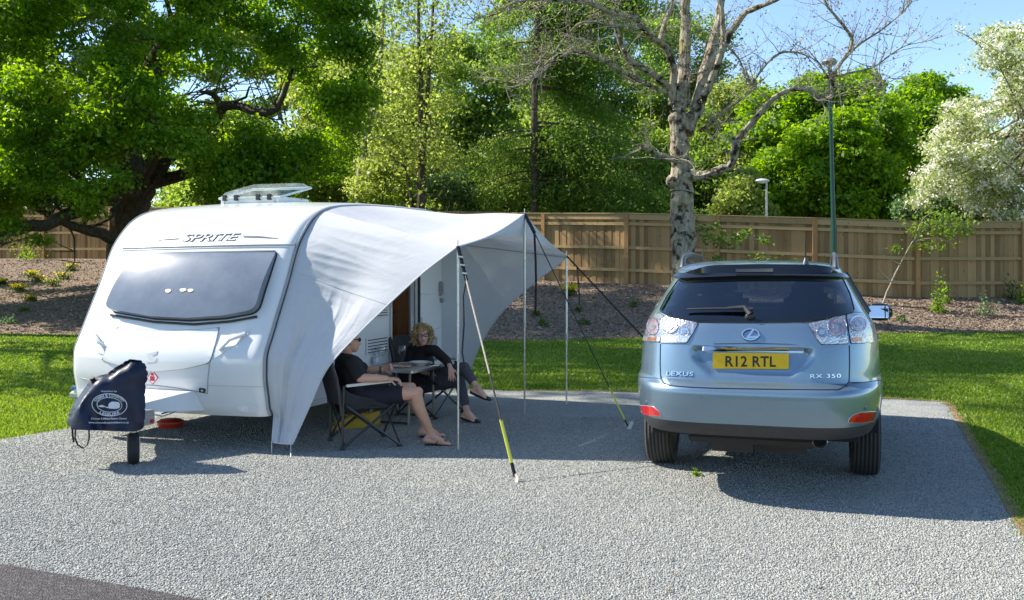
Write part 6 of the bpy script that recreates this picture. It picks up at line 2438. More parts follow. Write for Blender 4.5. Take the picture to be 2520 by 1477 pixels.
def make_chair(label, group):
    """Folding armchair facing +Y in its own frame; width along X."""
    t = thing('folding_chair', label, 'camping chair', (0, 0, 0), 0, group)
    hw, hd = 0.247, 0.247
    sh = 0.37
    for sx in (-1, 1):
        x = sx * hw
        # rear upright, front upright
        MB().tube([(x, -hd - 0.015, 0.01), (x, -hd, 0.56)], 0.0125, 8).box((x, -hd - 0.015, 0.012), (0.05, 0.05, 0.024), None, 0.008).build('rear_leg', CHTUBE, t)
        MB().tube([(x, -hd - 0.02, 0.3), (x * 0.98, -hd - 0.06, 0.62), (x * 0.96, -hd - 0.12, 0.82)], 0.0125, 8).build('back_upright', CHTUBE, t)
        MB().tube([(x, hd - 0.05, sh + 0.02), (x, hd - 0.085, 0.56)], 0.0125, 8).build('arm_support', CHTUBE, t)
        # crossed side legs
        MB().tube([(x + sx * 0.012, -hd, 0.03), (x + sx * 0.012, hd - 0.03, sh + 0.02)], 0.0115, 8).build('side_strut', CHTUBE, t)
        fl = MB().tube([(x + sx * 0.03, -hd + 0.015, sh + 0.02), (x + sx * 0.03, hd, 0.02)], 0.0115, 8)
        fl.box((x + sx * 0.02, hd, 0.014), (0.05, 0.05, 0.028), None, 0.008)
        fl.build('front_leg', CHTUBE, t)
        MB().box((x, -0.02, 0.572), (0.045, 0.43, 0.022), Matrix.Rotation(0.06, 3, 'X'), 0.009).build('armrest', CHARM, t)
        MB().box((x, hd - 0.065, 0.48), (0.035, 0.02, 0.19), Matrix.Rotation(-0.15, 3, 'X'), 0.004).build('arm_webbing', CHFAB, t)
    MB().tube([(-hw, -hd, 0.05), (hw, -hd - 0.0, sh - 0.02)], 0.01, 7).build('rear_strut', CHTUBE, t)
    MB().tube([(hw, -hd, 0.05), (-hw, -hd - 0.0, sh - 0.02)], 0.01, 7).build('rear_strut', CHTUBE, t)
    MB().tube([(-hw - 0.03, hd, 0.03), (hw, hd - 0.03, sh + 0.01)], 0.01, 7).build('front_strut', CHTUBE, t)
    MB().tube([(hw + 0.03, hd, 0.03), (-hw, hd - 0.03, sh + 0.01)], 0.01, 7).build('front_strut', CHTUBE, t)

    def slab(fn, nu, nv, th):
        vs, fs = [], []
        for k in (0, 1):
            for i in range(nu + 1):
                for j in range(nv + 1):
                    p, n_ = fn(i / nu * 2 - 1, j / nv)
                    vs.append(p + n_ * (th * (0.5 if k else -0.5)))
        o = (nu + 1) * (nv + 1)
        for i in range(nu):
            for j in range(nv):
                a = i * (nv + 1) + j
                q = (a, a + nv + 1, a + nv + 2, a + 1)
                fs.append(q)
                fs.append(tuple(reversed([k + o for k in q])))
        ring = [j for j in range(nv + 1)] + [i * (nv + 1) + nv for i in range(1, nu + 1)] + [nu * (nv + 1) + j for j in range(nv - 1, -1, -1)] + [i * (nv + 1) for i in range(nu - 1, 0, -1)]
        for a, b in zip(ring, ring[1:] + ring[:1]):
            fs.append((a, b, b + o, a + o))
        return vs, fs

    def seat(u, v):
        y = lerp(-hd + 0.02, hd - 0.05, v)
        z = sh + 0.02 - 0.085 * (1 - u * u) ** 0.8 * (1 - 0.5 * v) - 0.02 * (1 - v) + 0.012 * math.sin(v * 9 + u * 3)
        return Vector((u * hw, y, z)), Vector((0, 0, 1))
    obj('seat', *slab(seat, 14, 12, 0.03), CHFAB, t)
    def backr(u, v):
        z = lerp(0.4, 0.83, v)
        y = lerp(-hd - 0.01, -hd - 0.125, v) - 0.05 * (1 - u * u)
        w_ = hw * (1.0 - 0.12 * max(0, v - 0.75) * 4 * abs(u))
        return Vector((u * w_, y, z)), Vector((0, 1, 0.25)).normalized()
    obj('backrest', *slab(backr, 14, 12, 0.035), CHFAB, t)
    def side(sx):
        def f(u, v):
            y = lerp(-hd + 0.01, hd - 0.07, (u + 1) / 2)
            zt = 0.53 - 0.13 * ((u + 1) / 2) ** 0.6
            return Vector((sx * (hw - 0.012), y, lerp(sh - 0.02, zt, v))), Vector((1, 0, 0))
        return f
    for sx in (-1, 1):
        obj('side_panel', *slab(side(sx), 8, 3, 0.008), CHFAB, t)
    MB().tube([seat(u / 7 - 1, 1.0)[0] + Vector((0, 0.006, 0.006)) for u in range(15)], 0.009, 6).build('seat_edge', CHGREY, t)
    return t


MAN_C = Vector((-1.33, 8.99, 0.0))
fw_ = Vector((0.92, 0.385, 0)).normalized()
gch = 'folding camping chairs under the canopy'
ch1 = make_chair('dark folding armchair with pale armrest, the one the man in shorts sits in', gch)
ch1.location = MAN_C
ch1.rotation_euler = (0, 0, math.atan2(fw_.y, fw_.x) - PI / 2)
ROOT[ch1.name] = Matrix.LocRotScale(MAN_C, ch1.rotation_euler.to_quaternion(), Vector((1, 1, 1)))
WOM_C = Vector((-0.88, 10.70, 0.0))
fww = Vector((0.87, -0.49, 0)).normalized()
ch2 = copy_tree(ch1)
ch2['label'] = 'dark folding armchair farther back, the one the woman with curly hair sits in'
ch2.location = WOM_C
ch2.rotation_euler = (0, 0, math.atan2(fww.y, fww.x) - PI / 2)

# table
TZ = 0.56
TA = Vector((-1.0, 9.9, 0))
tu, tv = Vector((0.40, 0.916, 0)), Vector((-0.916, 0.40, 0))
tc = TA + tu * 0.3 + tv * 0.27
tab = thing('folding_table', 'grey topped folding camping table between the man and the woman', 'table', tc)
ang = math.atan2(tu.y, tu.x)
TOPM = M('table_laminate', (0.42, 0.375, 0.32), 0.4, 0, 0.1, 12)
rp = round_poly([(-0.31, -0.29), (0.31, -0.29), (0.31, 0.29), (-0.31, 0.29)], 0.05, 5)
def flat_plate(poly, z0, z1, c, rot):
    R = Matrix.Rotation(rot, 3, 'Z')
    n_ = len(poly)
    vs = [R @ Vector((x, y, z0)) + c for x, y in poly] + [R @ Vector((x, y, z1)) + c for x, y in poly]
    return vs, [tuple(reversed(range(n_))), tuple(range(n_, 2 * n_))] + [(i, (i + 1) % n_, (i + 1) % n_ + n_, i + n_) for i in range(n_)]
obj('tabletop', *flat_plate(rp, TZ - 0.022, TZ, tc, ang), TOPM, tab, world=True)
obj('table_edge', *flat_plate(round_poly([(-0.317, -0.297), (0.317, -0.297), (0.317, 0.297), (-0.317, 0.297)], 0.055, 5), TZ - 0.03, TZ - 0.006, tc, ang), ALU, tab, world=True)
for a in (-0.24, 0.24):
    for b in (-0.22, 0.22):
        MB().tube([tc + tu * a + tv * b + Vector((0, 0, TZ - 0.03)), tc + tu * a * 1.12 + tv * b + Vector((0, 0, 0.01))], 0.013, 8).build('leg', M('tan_table_leg', (0.26, 0.23, 0.19), 0.4, 0.3), tab, world=True)
    MB().tube([tc + tu * a * 1.1 + tv * -0.23 + Vector((0, 0, 0.02)), tc + tu * a * 1.1 + tv * 0.23 + Vector((0, 0, 0.02))], 0.011, 6).build('foot_bar', CHTUBE, tab, world=True)

CHINA = M('white_china', (0.78, 0.78, 0.76), 0.18, 0, 0.02, coat=0.3)


def on_table(x, y):
    """Table-top point under a picture point."""
    return G(x, y, TZ)


p = on_table(1034, 899)
t = thing('white_bowl', 'wide white bowl on the table in front of the woman', 'bowl', p)
MB().lathe([(0.0, 0.004), (0.045, 0.004), (0.05, 0.0), (0.055, 0.006), (0.09, 0.028), (0.108, 0.036), (0.106, 0.04), (0.085, 0.032), (0.05, 0.014), (0.0, 0.012)], p, 28).build('bowl', CHINA, t, world=True)
MB().lathe([(0.106, 0.036), (0.113, 0.038), (0.113, 0.041), (0.106, 0.041)], p, 28, None, True).build('bowl_rim', CHINA, t, world=True)
p = on_table(988, 904)
t = thing('food_plate', 'white plate with leftover pizza near the table corner', 'plate', p)
MB().lathe([(0, 0.003), (0.06, 0.003), (0.1, 0.014), (0.102, 0.018), (0.06, 0.008), (0, 0.008)], p, 26).build('plate', CHINA, t, world=True)
fm = MB()
rnd = random.Random(2)
for i in range(7):
    fm.ball(p + Vector((rnd.uniform(-0.05, 0.05), rnd.uniform(-0.05, 0.05), 0.016)), (rnd.uniform(0.015, 0.035), rnd.uniform(0.012, 0.026), 0.01), 8, 5, Matrix.Rotation(rnd.uniform(0, 3), 3, 'Z'))
fm.build('food', M('pizza', (0.5, 0.22, 0.08), 0.6, 0, 0.6, 40), t, world=True)


def glass_mat():
    m, nt, b = nodes('clear_glass')
    tr = nt.nodes.new('ShaderNodeBsdfTransparent')
    tr.inputs['Color'].default_value = (0.93, 0.96, 0.97, 1)
    gl = nt.nodes.new('ShaderNodeBsdfGlossy')
    gl.inputs['Roughness'].default_value = 0.04
    lw = N(nt, 'ShaderNodeLayerWeight', Blend=0.35)
    mx = nt.nodes.new('ShaderNodeMixShader')
    ad = N(nt, 'ShaderNodeMath', operation='MULTIPLY_ADD')
    ad.inputs[1].default_value = 0.7
    ad.inputs[2].default_value = 0.05
    nt.links.new(lw.outputs['Facing'], ad.inputs[0])
    nt.links.new(ad.outputs[0], mx.inputs[0])
    nt.links.new(tr.outputs[0], mx.inputs[1])
    nt.links.new(gl.outputs[0], mx.inputs[2])
    nt.links.new(mx.outputs[0], nt.nodes['Material Output'].inputs['Surface'])
    return m


GLASS = glass_mat()
WINE = M('red_wine', (0.03, 0.004, 0.008), 0.08)


def wine_glass(p, label, s, wine, cat='wine glass'):
    t = thing('wine_glass', label, cat, p, 0, 'wine glasses on the camping table')
    MB().lathe([(0, 0.0), (0.036, 0.002), (0.036, 0.005), (0.006, 0.01), (0.0045, 0.04), (0.0045, 0.085), (0.012, 0.095), (0.034, 0.115), (0.042, 0.14), (0.041, 0.165), (0.035, 0.2)], p, 20).build('glass', GLASS, t, world=True)
    if wine:
        MB().lathe([(0.0, 0.094), (0.012, 0.097), (0.032, 0.116), (0.0395, 0.136), (0.0395, 0.142), (0.0, 0.142)], p, 18).build('wine', WINE, t, world=True)
    return t


wine_glass(on_table(990, 897), 'wine glass half full of red wine before the woman', 1, True)
wine_glass(on_table(940, 898), 'empty wine glass between the bottle and the red wine', 1, False)
p = on_table(925, 900)
t = thing('water_bottle', 'clear bottle on the table beside the man', 'bottle', p)
MB().lathe([(0, 0), (0.032, 0.002), (0.034, 0.02), (0.034, 0.1), (0.026, 0.13), (0.012, 0.155), (0.011, 0.175)], p, 20).build('bottle', GLASS, t, world=True)
MB().lathe([(0, 0.19), (0.013, 0.19), (0.013, 0.168), (0, 0.168)], p, 14).build('bottle_cap', M('blue_grey_cap', (0.1, 0.16, 0.22), 0.4), t, world=True)
MB().lathe([(0.0345, 0.04), (0.0348, 0.045), (0.0348, 0.085), (0.0345, 0.09)], p, 18).build('bottle_label', M('pale_label', (0.6, 0.63, 0.66), 0.5), t, world=True)
p = on_table(1064, 900)
t = thing('table_knife', 'knife lying beside the white bowl', 'knife', p)
MB().box(p + Vector((0.02, 0, 0.005)), (0.1, 0.014, 0.003), 0.2).build('blade', CHROME, t, world=True)
MB().box(p + Vector((0.1, 0.017, 0.007)), (0.07, 0.014, 0.01), 0.2, 0.003).build('handle', M('wood_handle', (0.2, 0.09, 0.06), 0.5), t, world=True)

# ================================================================ PEOPLE
def skin_mat(name, col, red):
    m, nt, b = nodes(name)
    c = objco(nt)
    n = N(nt, 'ShaderNodeTexNoise', Scale=9.0, Detail=6.0, Roughness=0.65)
    nt.links.new(c, n.inputs['Vector'])
    r = ramp(nt, [(0.35, tuple(k * 0.88 for k in col)), (0.55, col), (0.75, red)], n.outputs['Fac'])
    nt.links.new(r.outputs[0], b.inputs['Base Color'])
    b.inputs['Roughness'].default_value = 0.5
    b.inputs['Subsurface Weight'].default_value = 0.12
    b.inputs['Subsurface Radius'].default_value = (0.02, 0.008, 0.004)
    b.inputs['Specular IOR Level'].default_value = 0.35
    n2 = N(nt, 'ShaderNodeTexNoise', Scale=90.0)
    nt.links.new(c, n2.inputs['Vector'])
    bump(nt, b, n2.outputs['Fac'], 0.12, 0.002)
    return m


SKIN = skin_mat('skin', (0.6, 0.335, 0.23), (0.6, 0.285, 0.21))
SKINW = skin_mat('fair_skin', (0.64, 0.39, 0.29), (0.64, 0.33, 0.26))
BLACKTEE = M('black_jersey', (0.009, 0.009, 0.011), 0.85, 0, 0.2, 8, 0.4, 22, 0.012)
NAVYSH = M('navy_shorts', (0.009, 0.009, 0.02), 0.85, 0, 0.2, 8, 0.4, 20, 0.012)
GREYTR = M('grey_trousers', (0.07, 0.068, 0.082), 0.8, 0, 0.15, 9, 0.4, 22, 0.01)
BLACKSHOE = M('black_shoe', (0.012, 0.012, 0.014), 0.4)


def hand(mb, wrist, d, palm_n, thumb_side, curl, s=1.0, spread=0.0):
    """Palm, four bent fingers of unequal length and a thumb; d runs wrist->fingers, palm_n out of the palm."""
    d = Vector(d).normalized()
    pn = Vector(palm_n)
    pn = (pn - d * pn.dot(d)).normalized()
    side = d.cross(pn) * thumb_side
    w_ = Vector(wrist)
    # palm as a flat fan of capsules
    offs = (-0.027, -0.009, 0.009, 0.027)
    for o in offs:
        mb.capsule(w_ + side * o * 0.5, w_ + d * 0.075 * s + side * o * s, 0.013 * s, 0.0115 * s, 8)
    lens = (0.031, 0.037, 0.04, 0.036)      # little .. index (index on the thumb side)
    for i, o in enumerate(offs):
        p = w_ + d * 0.078 * s + side * o * s
        a = curl * 0.5
        dd = d + side * (o * spread * 14)
        for k, f in enumerate((1.0, 0.72, 0.55)):
            a_ = a + curl * k * 0.75
            e = (dd * math.cos(a_) + pn * math.sin(a_)).normalized()
            q = p + e * lens[i] * f * s
            mb.capsule(p, q, (0.0092 - 0.0008 * k) * s, (0.0086 - 0.0008 * k) * s, 8)
            p = q
    p = w_ + d * 0.022 * s + side * 0.024 * s
    for k, (f, sp) in enumerate(((0.036, 0.75), (0.03, 0.45), (0.024, 0.25))):
        e = (d * (1 - sp * 0.4) + side * sp + pn * (0.35 + 0.25 * k * curl)).normalized()
        q = p + e * f * s
        mb.capsule(p, q, (0.0115 - 0.001 * k) * s, (0.0105 - 0.001 * k) * s, 8)
        p = q


def foot(mb, ankle, toe_dir, up=Vector((0, 0, 1)), L=0.225, toes=True):
    """Heel, arch and five toes; ankle is the joint, the sole lies 0.065 below it."""
    d = Vector(toe_dir).normalized()
    u = (Vector(up) - d * Vector(up).dot(d)).normalized()
    s = d.cross(u)
    a = Vector(ankle)
    heel = a - d * 0.045 - u * 0.042
    ball = a + d * (L * 0.52) - u * 0.055
    mb.capsule(a + u * 0.01, heel, 0.037, 0.03, 10)
    for o in (-0.022, 0.0, 0.022):
        mb.capsule(a + d * 0.02 - u * 0.006 + s * o * 0.5, ball + s * o * 1.1, 0.032, 0.019, 10)
        mb.capsule(heel + s * o * 0.5, ball + s * o * 1.1, 0.024, 0.018, 10)
    if toes:
        for i, o in enumerate((-0.036, -0.02, -0.004, 0.012, 0.03)):
            ln = (0.03, 0.036, 0.042, 0.046, 0.05)[i]
            r_ = (0.0095, 0.01, 0.0105, 0.011, 0.0145)[i]
            mb.capsule(ball + s * o, ball + s * o * 1.12 + d * ln - u * 0.003, r_ * 1.15, r_, 8)
    return heel, ball, s, u, d


def head(mb, c, face, up, r=0.098, jaw=1.0):
    """Skull, jaw, nose, brow, lips and ears, as shapes to be melted together."""
    f = Vector(face).normalized()
    u = (Vector(up) - f * Vector(up).dot(f)).normalized()
    s = f.cross(u)
    c = Vector(c)
    Rm = Matrix((s, f, u)).transposed()
    mb.ball(c + u * r * 0.22 - f * r * 0.1, (r * 0.80, r * 0.98, r * 0.92), 16, 12, Rm)
    mb.ball(c - u * r * 0.35 + f * r * 0.28, (r * 0.66 * jaw, r * 0.68, r * 0.78), 14, 10, Rm)
    mb.ball(c - u * r * 0.9 + f * r * 0.6, (r * 0.32 * jaw, r * 0.27, r * 0.22), 10, 8, Rm)
    mb.capsule(c + u * r * 0.1 + f * r * 0.86, c - u * r * 0.3 + f * r * 1.1, r * 0.08, r * 0.13, 8)
    mb.ball(c - u * r * 0.34 + f * r * 1.02, (r * 0.19, r * 0.12, r * 0.1), 8, 6, Rm)
    for k in (-1, 1):
        mb.capsule(c + u * r * 0.28 + f * r * 0.78 + s * k * r * 0.12, c + u * r * 0.24 + f * r * 0.66 + s * k * r * 0.5, r * 0.1, r * 0.09, 8)
        mb.ball(c - u * r * 0.2 + f * r * 0.62 + s * k * r * 0.38, (r * 0.28, r * 0.24, r * 0.25), 8, 6, Rm)
        mb.ball(c - u * r * 0.08 - f * r * 0.12 + s * k * r * 0.82, (r * 0.09, r * 0.19, r * 0.3), 8, 8, Rm)
        mb.ball(c - u * r * 0.28 - f * r * 0.06 + s * k * r * 0.8, (r * 0.08, r * 0.1, r * 0.12), 8, 6, Rm)
    mb.capsule(c - u * r * 0.56 + f * r * 0.9 - s * r * 0.17, c - u * r * 0.56 + f * r * 0.9 + s * r * 0.17, r * 0.075, r * 0.075, 8)
    mb.capsule(c - u * r * 0.66 + f * r * 0.88 - s * r * 0.14, c - u * r * 0.66 + f * r * 0.88 + s * r * 0.14, r * 0.075, r * 0.075, 8)
    return c, f, u, s, r


# ---------------------------------------------------------------- the man
man = thing('person', 'person in black T-shirt, dark shorts and flip-flops sitting with back half turned', 'person', MAN_C)
rt = Vector((fw_.y, -fw_.x, 0))              # his right, towards the viewer
Hc = P(880, 972, 8.98)
nk = P(850, 872, 8.99)
hd = P(860, 838, 9.0)
hipR, hipL = Hc + rt * 0.095, Hc - rt * 0.095
kneeR, kneeL = P(1024, 966, 8.84), P(1008, 955, 9.24)
ankR, ankL = P(1062, 1058, 8.9), P(1048, 1045, 9.3)
ankR.z, ankL.z = 0.088, 0.088
shR, shL = nk + rt * 0.19 + Vector((0.01, 0, -0.055)), nk - rt * 0.19 + Vector((0.01, 0, -0.055))
elR, elL = P(886, 930, 8.74), P(903, 912, 9.24)
wrR, wrL = P(951, 931, 8.73), P(938, 909, 9.22)
b = MB()
face = Vector((0.86, 0.5, -0.04))
hc, hf, hu, hs, hr = head(b, hd, face, Vector((-0.12, 0, 1)), 0.094)
b.capsule(nk - Vector((0, 0, 0.05)), hd - hu * 0.05 - hf * 0.02, 0.056, 0.05, 12)
chest = nk.lerp(Hc, 0.38)
b.capsule(nk - Vector((0, 0, 0.075)), chest, 0.085, 0.125, 14)
b.capsule(chest, Hc, 0.125, 0.125, 14)
for s_ in (-1, 1):
    b.capsule(nk + rt * s_ * 0.05 + Vector((0, 0, -0.06)), (shR if s_ > 0 else shL), 0.06, 0.056, 10)
    b.capsule(chest + rt * s_ * 0.08, Hc + rt * s_ * 0.09, 0.1, 0.105, 12)
for sh_, el, wr in ((shR, elR, wrR), (shL, elL, wrL)):
    b.capsule(sh_, el, 0.054, 0.041, 12)
    mid_ = el.lerp(wr, 0.3)
    b.capsule(el, mid_, 0.04, 0.041, 12)
    b.capsule(mid_, wr, 0.041, 0.027, 12)
for hp_, kn, ak in ((hipR, kneeR, ankR), (hipL, kneeL, ankL)):
    b.capsule(hp_, kn.lerp(hp_, 0.35), 0.088, 0.07, 14)
    b.capsule(kn.lerp(hp_, 0.35), kn, 0.07, 0.054, 14)
    d_ = (ak - kn).normalized()
    calf = kn.lerp(ak, 0.33) - fw_ * 0.018
    b.capsule(kn, calf, 0.052, 0.053, 12)
    b.capsule(calf, kn.lerp(ak, 0.7), 0.052, 0.036, 12)
    b.capsule(kn.lerp(ak, 0.7), ak, 0.036, 0.031, 12)
    b.ball(kn + fw_ * 0.02 + Vector((0, 0, 0.008)), 0.045, 10, 8)
ftd = Vector((0.96, 0.18, 0))
footR = foot(b, ankR, Vector((0.985, -0.05, -0.06)), L=0.235)
footL = foot(b, ankL, Vector((0.95, 0.2, -0.06)), L=0.235)
hand(b, wrR + (wrR - elR).normalized() * 0.012, (wrR - elR) + Vector((0.0, 0, -0.01)), Vector((0, 0.15, -1)), -1, 0.75, 0.92)
hand(b, wrL + (wrL - elL).normalized() * 0.012, (wrL - elL) + Vector((0.02, 0, 0.035)), Vector((0.3, -0.7, 0.1)), 1, 1.15, 0.92)
body = remesh('body', b, SKIN, man, 0.0058, 2)

# T-shirt with a crew neck and half sleeves
b = MB()
b.capsule(nk - Vector((0, 0, 0.085)), chest, 0.1, 0.142, 14)
b.capsule(chest, Hc.lerp(chest, 0.25), 0.142, 0.148, 14)
b.capsule(Hc.lerp(chest, 0.25), Hc.lerp(chest, 0.1) + fw_ * 0.02, 0.15, 0.14, 14)
b.capsule(nk - Vector((0, 0, 0.05)), nk + Vector((-0.0, 0, -0.012)), 0.075, 0.06, 14)
for s_, sh_, el in ((1, shR, elR), (-1, shL, elL)):
    b.capsule(nk + rt * s_ * 0.04 + Vector((0, 0, -0.06)), sh_, 0.075, 0.068, 12)
    b.capsule(sh_, sh_.lerp(el, 0.8), 0.068, 0.062, 12)
    b.capsule(chest + rt * s_ * 0.09, Hc + rt * s_ * 0.09, 0.112, 0.115, 12)
remesh('t_shirt', b, BLACKTEE, man, 0.009, 3)
# shorts
b = MB()
b.capsule(hipR, hipL, 0.125, 0.125, 12)
for hp_, kn in ((hipR, kneeR), (hipL, kneeL)):
    b.capsule(hp_, hp_.lerp(kn, 0.66), 0.112, 0.09, 14)
remesh('shorts', b, NAVYSH, man, 0.009, 3)
# hair: short grey at the back and sides
b = MB()
Rm = Matrix((hs, hf, hu)).transposed()
b.ball(hd + hu * hr * 0.2 - hf * hr * 0.2, (hr * 0.83, hr * 0.96, hr * 0.9), 18, 12, Rm)
b.ball(hd - hu * hr * 0.2 - hf * hr * 0.55, (hr * 0.66, hr * 0.5, hr * 0.5), 14, 10, Rm)
hair = remesh('hair', b, M('short_grey_hair', (0.3, 0.27, 0.24), 0.8, 0, 0.35, 60, 0.5, 160, 0.004), man, 0.008, 1)
# sunglasses
b = MB()
for k in (-1, 1):
    b.ball(hd + hu * hr * 0.1 + hf * hr * 0.9 + hs * k * hr * 0.4, (hr * 0.3, hr * 0.08, hr * 0.22), 12, 8, Rm)
    b.tube([hd + hu * hr * 0.14 + hf * hr * 0.84 + hs * k * hr * 0.68, hd + hu * hr * 0.12 + hf * hr * 0.3 + hs * k * hr * 0.86, hd + hu * hr * 0.05 - hf * hr * 0.1 + hs * k * hr * 0.86], 0.004, 6)
b.tube([hd + hu * hr * 0.14 + hf * hr * 0.95 - hs * hr * 0.15, hd + hu * hr * 0.14 + hf * hr * 0.95 + hs * hr * 0.15], 0.004, 6)
b.build('sunglasses', M('dark_lens', (0.01, 0.012, 0.02), 0.1), man, world=True)
# watch strap
MB().tube([wrL + (elL - wrL) * 0.08, wrL - (elL - wrL) * 0.06], 0.031, 12).build('wristband', M('olive_band', (0.12, 0.12, 0.05), 0.5), man, world=True)
# flip-flops
for (heel, ball_, s, u, d) in (footR, footL):
    n_ = 20
    c = heel.lerp(ball_, 0.56) + d * 0.012 - u * 0.0
    pts = []
    for i in range(n_):
        a = 2 * PI * i / n_
        w_ = 0.042 + 0.007 * math.cos(a)
        pts.append(c + d * 0.122 * math.cos(a) + s * w_ * math.sin(a))
    zs_ = 0.012
    v_ = [Vector((q.x, q.y, 0.001)) for q in pts] + [Vector((q.x, q.y, zs_)) for q in pts]
    so_ = obj('flip_flop', v_, [tuple(reversed(range(n_))), tuple(range(n_, 2 * n_))] + [(i, (i + 1) % n_, (i + 1) % n_ + n_, i + n_) for i in range(n_)], BLACKSHOE, man, world=True)
    toe = ball_ + d * 0.012 + s * 0.018
    sm_ = MB()
    for k in (-1, 1):
        side_p = heel.lerp(ball_, 0.5) + s * k * 0.043
        side_p.z = 0.014
        mid_p = heel.lerp(ball_, 0.78) + s * k * 0.027 + u * 0.023
        sm_.tube([side_p, side_p.lerp(mid_p, 0.6) + u * 0.016, mid_p + u * 0.002, Vector((toe.x, toe.y, toe.z + 0.017)), Vector((toe.x, toe.y, 0.012)) + d * 0.012], 0.0065, 6, flat=(0.6, 1.2))
    sm_.build('thong_strap', BLACKSHOE, so_, world=True, root=man)

# ---------------------------------------------------------------- the woman
wom = thing('person', 'person with curly blonde hair and glasses, legs crossed, in black top and grey trousers', 'person', WOM_C)
rw = Vector((fww.y, -fww.x, 0))
Hw = P(1040, 938, 10.68)
nw = P(1042, 852, 10.70)
hw_ = P(1040, 825, 10.62)
b = MB()
facew = Vector((0.16, -1, -0.02))
hc, hf, hu, hs, hr = head(b, hw_, facew, Vector((-0.08, 0, 1)), 0.088, 0.95)
b.capsule(nw - Vector((0, 0, 0.04)), hw_ - hu * 0.05 + Vector((0, 0.02, 0)), 0.045, 0.043, 12)
chw = nw.lerp(Hw, 0.42)
shLw = P(1070, 862, 10.56)                    # her left, right in the picture, nearer
shRw = P(1014, 861, 10.76)
b.capsule(nw - Vector((0, 0, 0.07)), chw, 0.08, 0.1, 14)
b.capsule(chw, Hw, 0.105, 0.115, 14)
b.capsule(shLw, shRw, 0.048, 0.048, 12)
elLw, wrLw = P(1098, 886, 10.38), P(1108, 903, 10.18)
elRw, wrRw = P(1006, 905, 10.66), P(1050, 918, 10.5)
for sh_, el, wr in ((shLw, elLw, wrLw), (shRw, elRw, wrRw)):
    b.capsule(sh_, el, 0.046, 0.036, 12)
    b.capsule(el, wr, 0.035, 0.023, 12)
hLw, hRw = Hw - rw * 0.085, Hw + rw * 0.085       # rw is her right (towards the viewer?)
knC, ankC = P(1142, 905, 10.3), P(1176, 957, 10.1)
knG, ankG = P(1131, 938, 10.35), P(1150, 1019, 10.2)
ankG.z = 0.085
for hp_, kn, ak in ((Hw + Vector((0.03, 0.03, 0.03)), knC, ankC), (Hw + Vector((0.03, -0.06, 0)), knG, ankG)):
    b.capsule(hp_, kn, 0.08, 0.05, 14)
    cal = kn.lerp(ak, 0.35)
    b.capsule(kn, cal, 0.048, 0.047, 12)
    b.capsule(cal, ak, 0.046, 0.029, 12)
fC = foot(b, ankC, Vector((0.93, -0.25, -0.32)), Vector((0.35, 0, 0.9)), 0.21, False)
fG = foot(b, ankG, Vector((0.82, -0.55, -0.12)), Vector((0, 0, 1)), 0.21, False)
dl_ = (wrLw - elLw).normalized()
hand(b, wrLw + dl_ * 0.01, Vector((0.15, -0.25, -1)), Vector((-0.1, 1, -0.15)), 1, 0.28, 0.88, 0.6)
hand(b, wrRw, Vector((1, -0.1, -0.1)), Vector((0, 0.2, -1)), -1, 0.4, 0.85)
remesh('body', b, SKINW, wom, 0.0055, 2)
# black three-quarter sleeve top, long over the lap
b = MB()
b.capsule(nw - Vector((0, 0, 0.095)), chw, 0.088, 0.122, 14)
b.capsule(chw + facew * 0.02, chw + facew * 0.035 + rw * 0.02 - Vector((0, 0, 0.02)), 0.105, 0.1, 12)
b.capsule(chw, Hw, 0.122, 0.135, 14)
b.capsule(shLw, shRw, 0.06, 0.06, 12)
b.capsule(shRw, nw + Vector((-0.03, 0.02, -0.035)), 0.055, 0.045, 12)
b.capsule(shLw, nw + Vector((0.04, 0.02, -0.035)), 0.055, 0.045, 12)
b.capsule(Hw, Hw + Vector((0.08, -0.02, -0.01)), 0.13, 0.11, 12)
for sh_, el, wr in ((shLw, elLw, wrLw), (shRw, elRw, wrRw)):
    b.capsule(sh_, el, 0.058, 0.05, 12)
    b.capsule(el, el.lerp(wr, 0.6), 0.05, 0.042, 12)
remesh('black_top', b, BLACKTEE, wom, 0.009, 3)
b = MB()
for hp_, kn, ak, u_ in ((Hw + Vector((0.03, 0.03, 0.02)), knC, ankC, 0.62), (Hw + Vector((0.03, -0.06, -0.01)), knG, ankG, 0.68)):
    b.capsule(hp_, kn, 0.097, 0.064, 14)
    b.capsule(kn, kn.lerp(ak, u_), 0.062, 0.05, 14)
b.capsule(Hw - Vector((0.03, 0, 0)), Hw + Vector((0.05, 0, 0)), 0.12, 0.115, 12)
remesh('grey_trousers', b, GREYTR, wom, 0.009, 3)
# ballet flats
for (heel, ball_, s, u, d) in (fC, fG):
    b = MB()
    for o in (-0.016, 0, 0.016):
        b.capsule(heel - u * 0.006 + s * o * 0.6, ball_ - u * 0.003 + s * o * 1.3, 0.026, 0.022, 10)
        b.capsule(ball_ + s * o, ball_ + d * 0.045 + s * o * 0.5, 0.021, 0.017, 10)
    b.ball(ball_ + u * 0.016 + d * 0.012, 0.012, 8, 6)
    remesh('ballet_shoe', b, BLACKSHOE, wom, 0.006, 1)
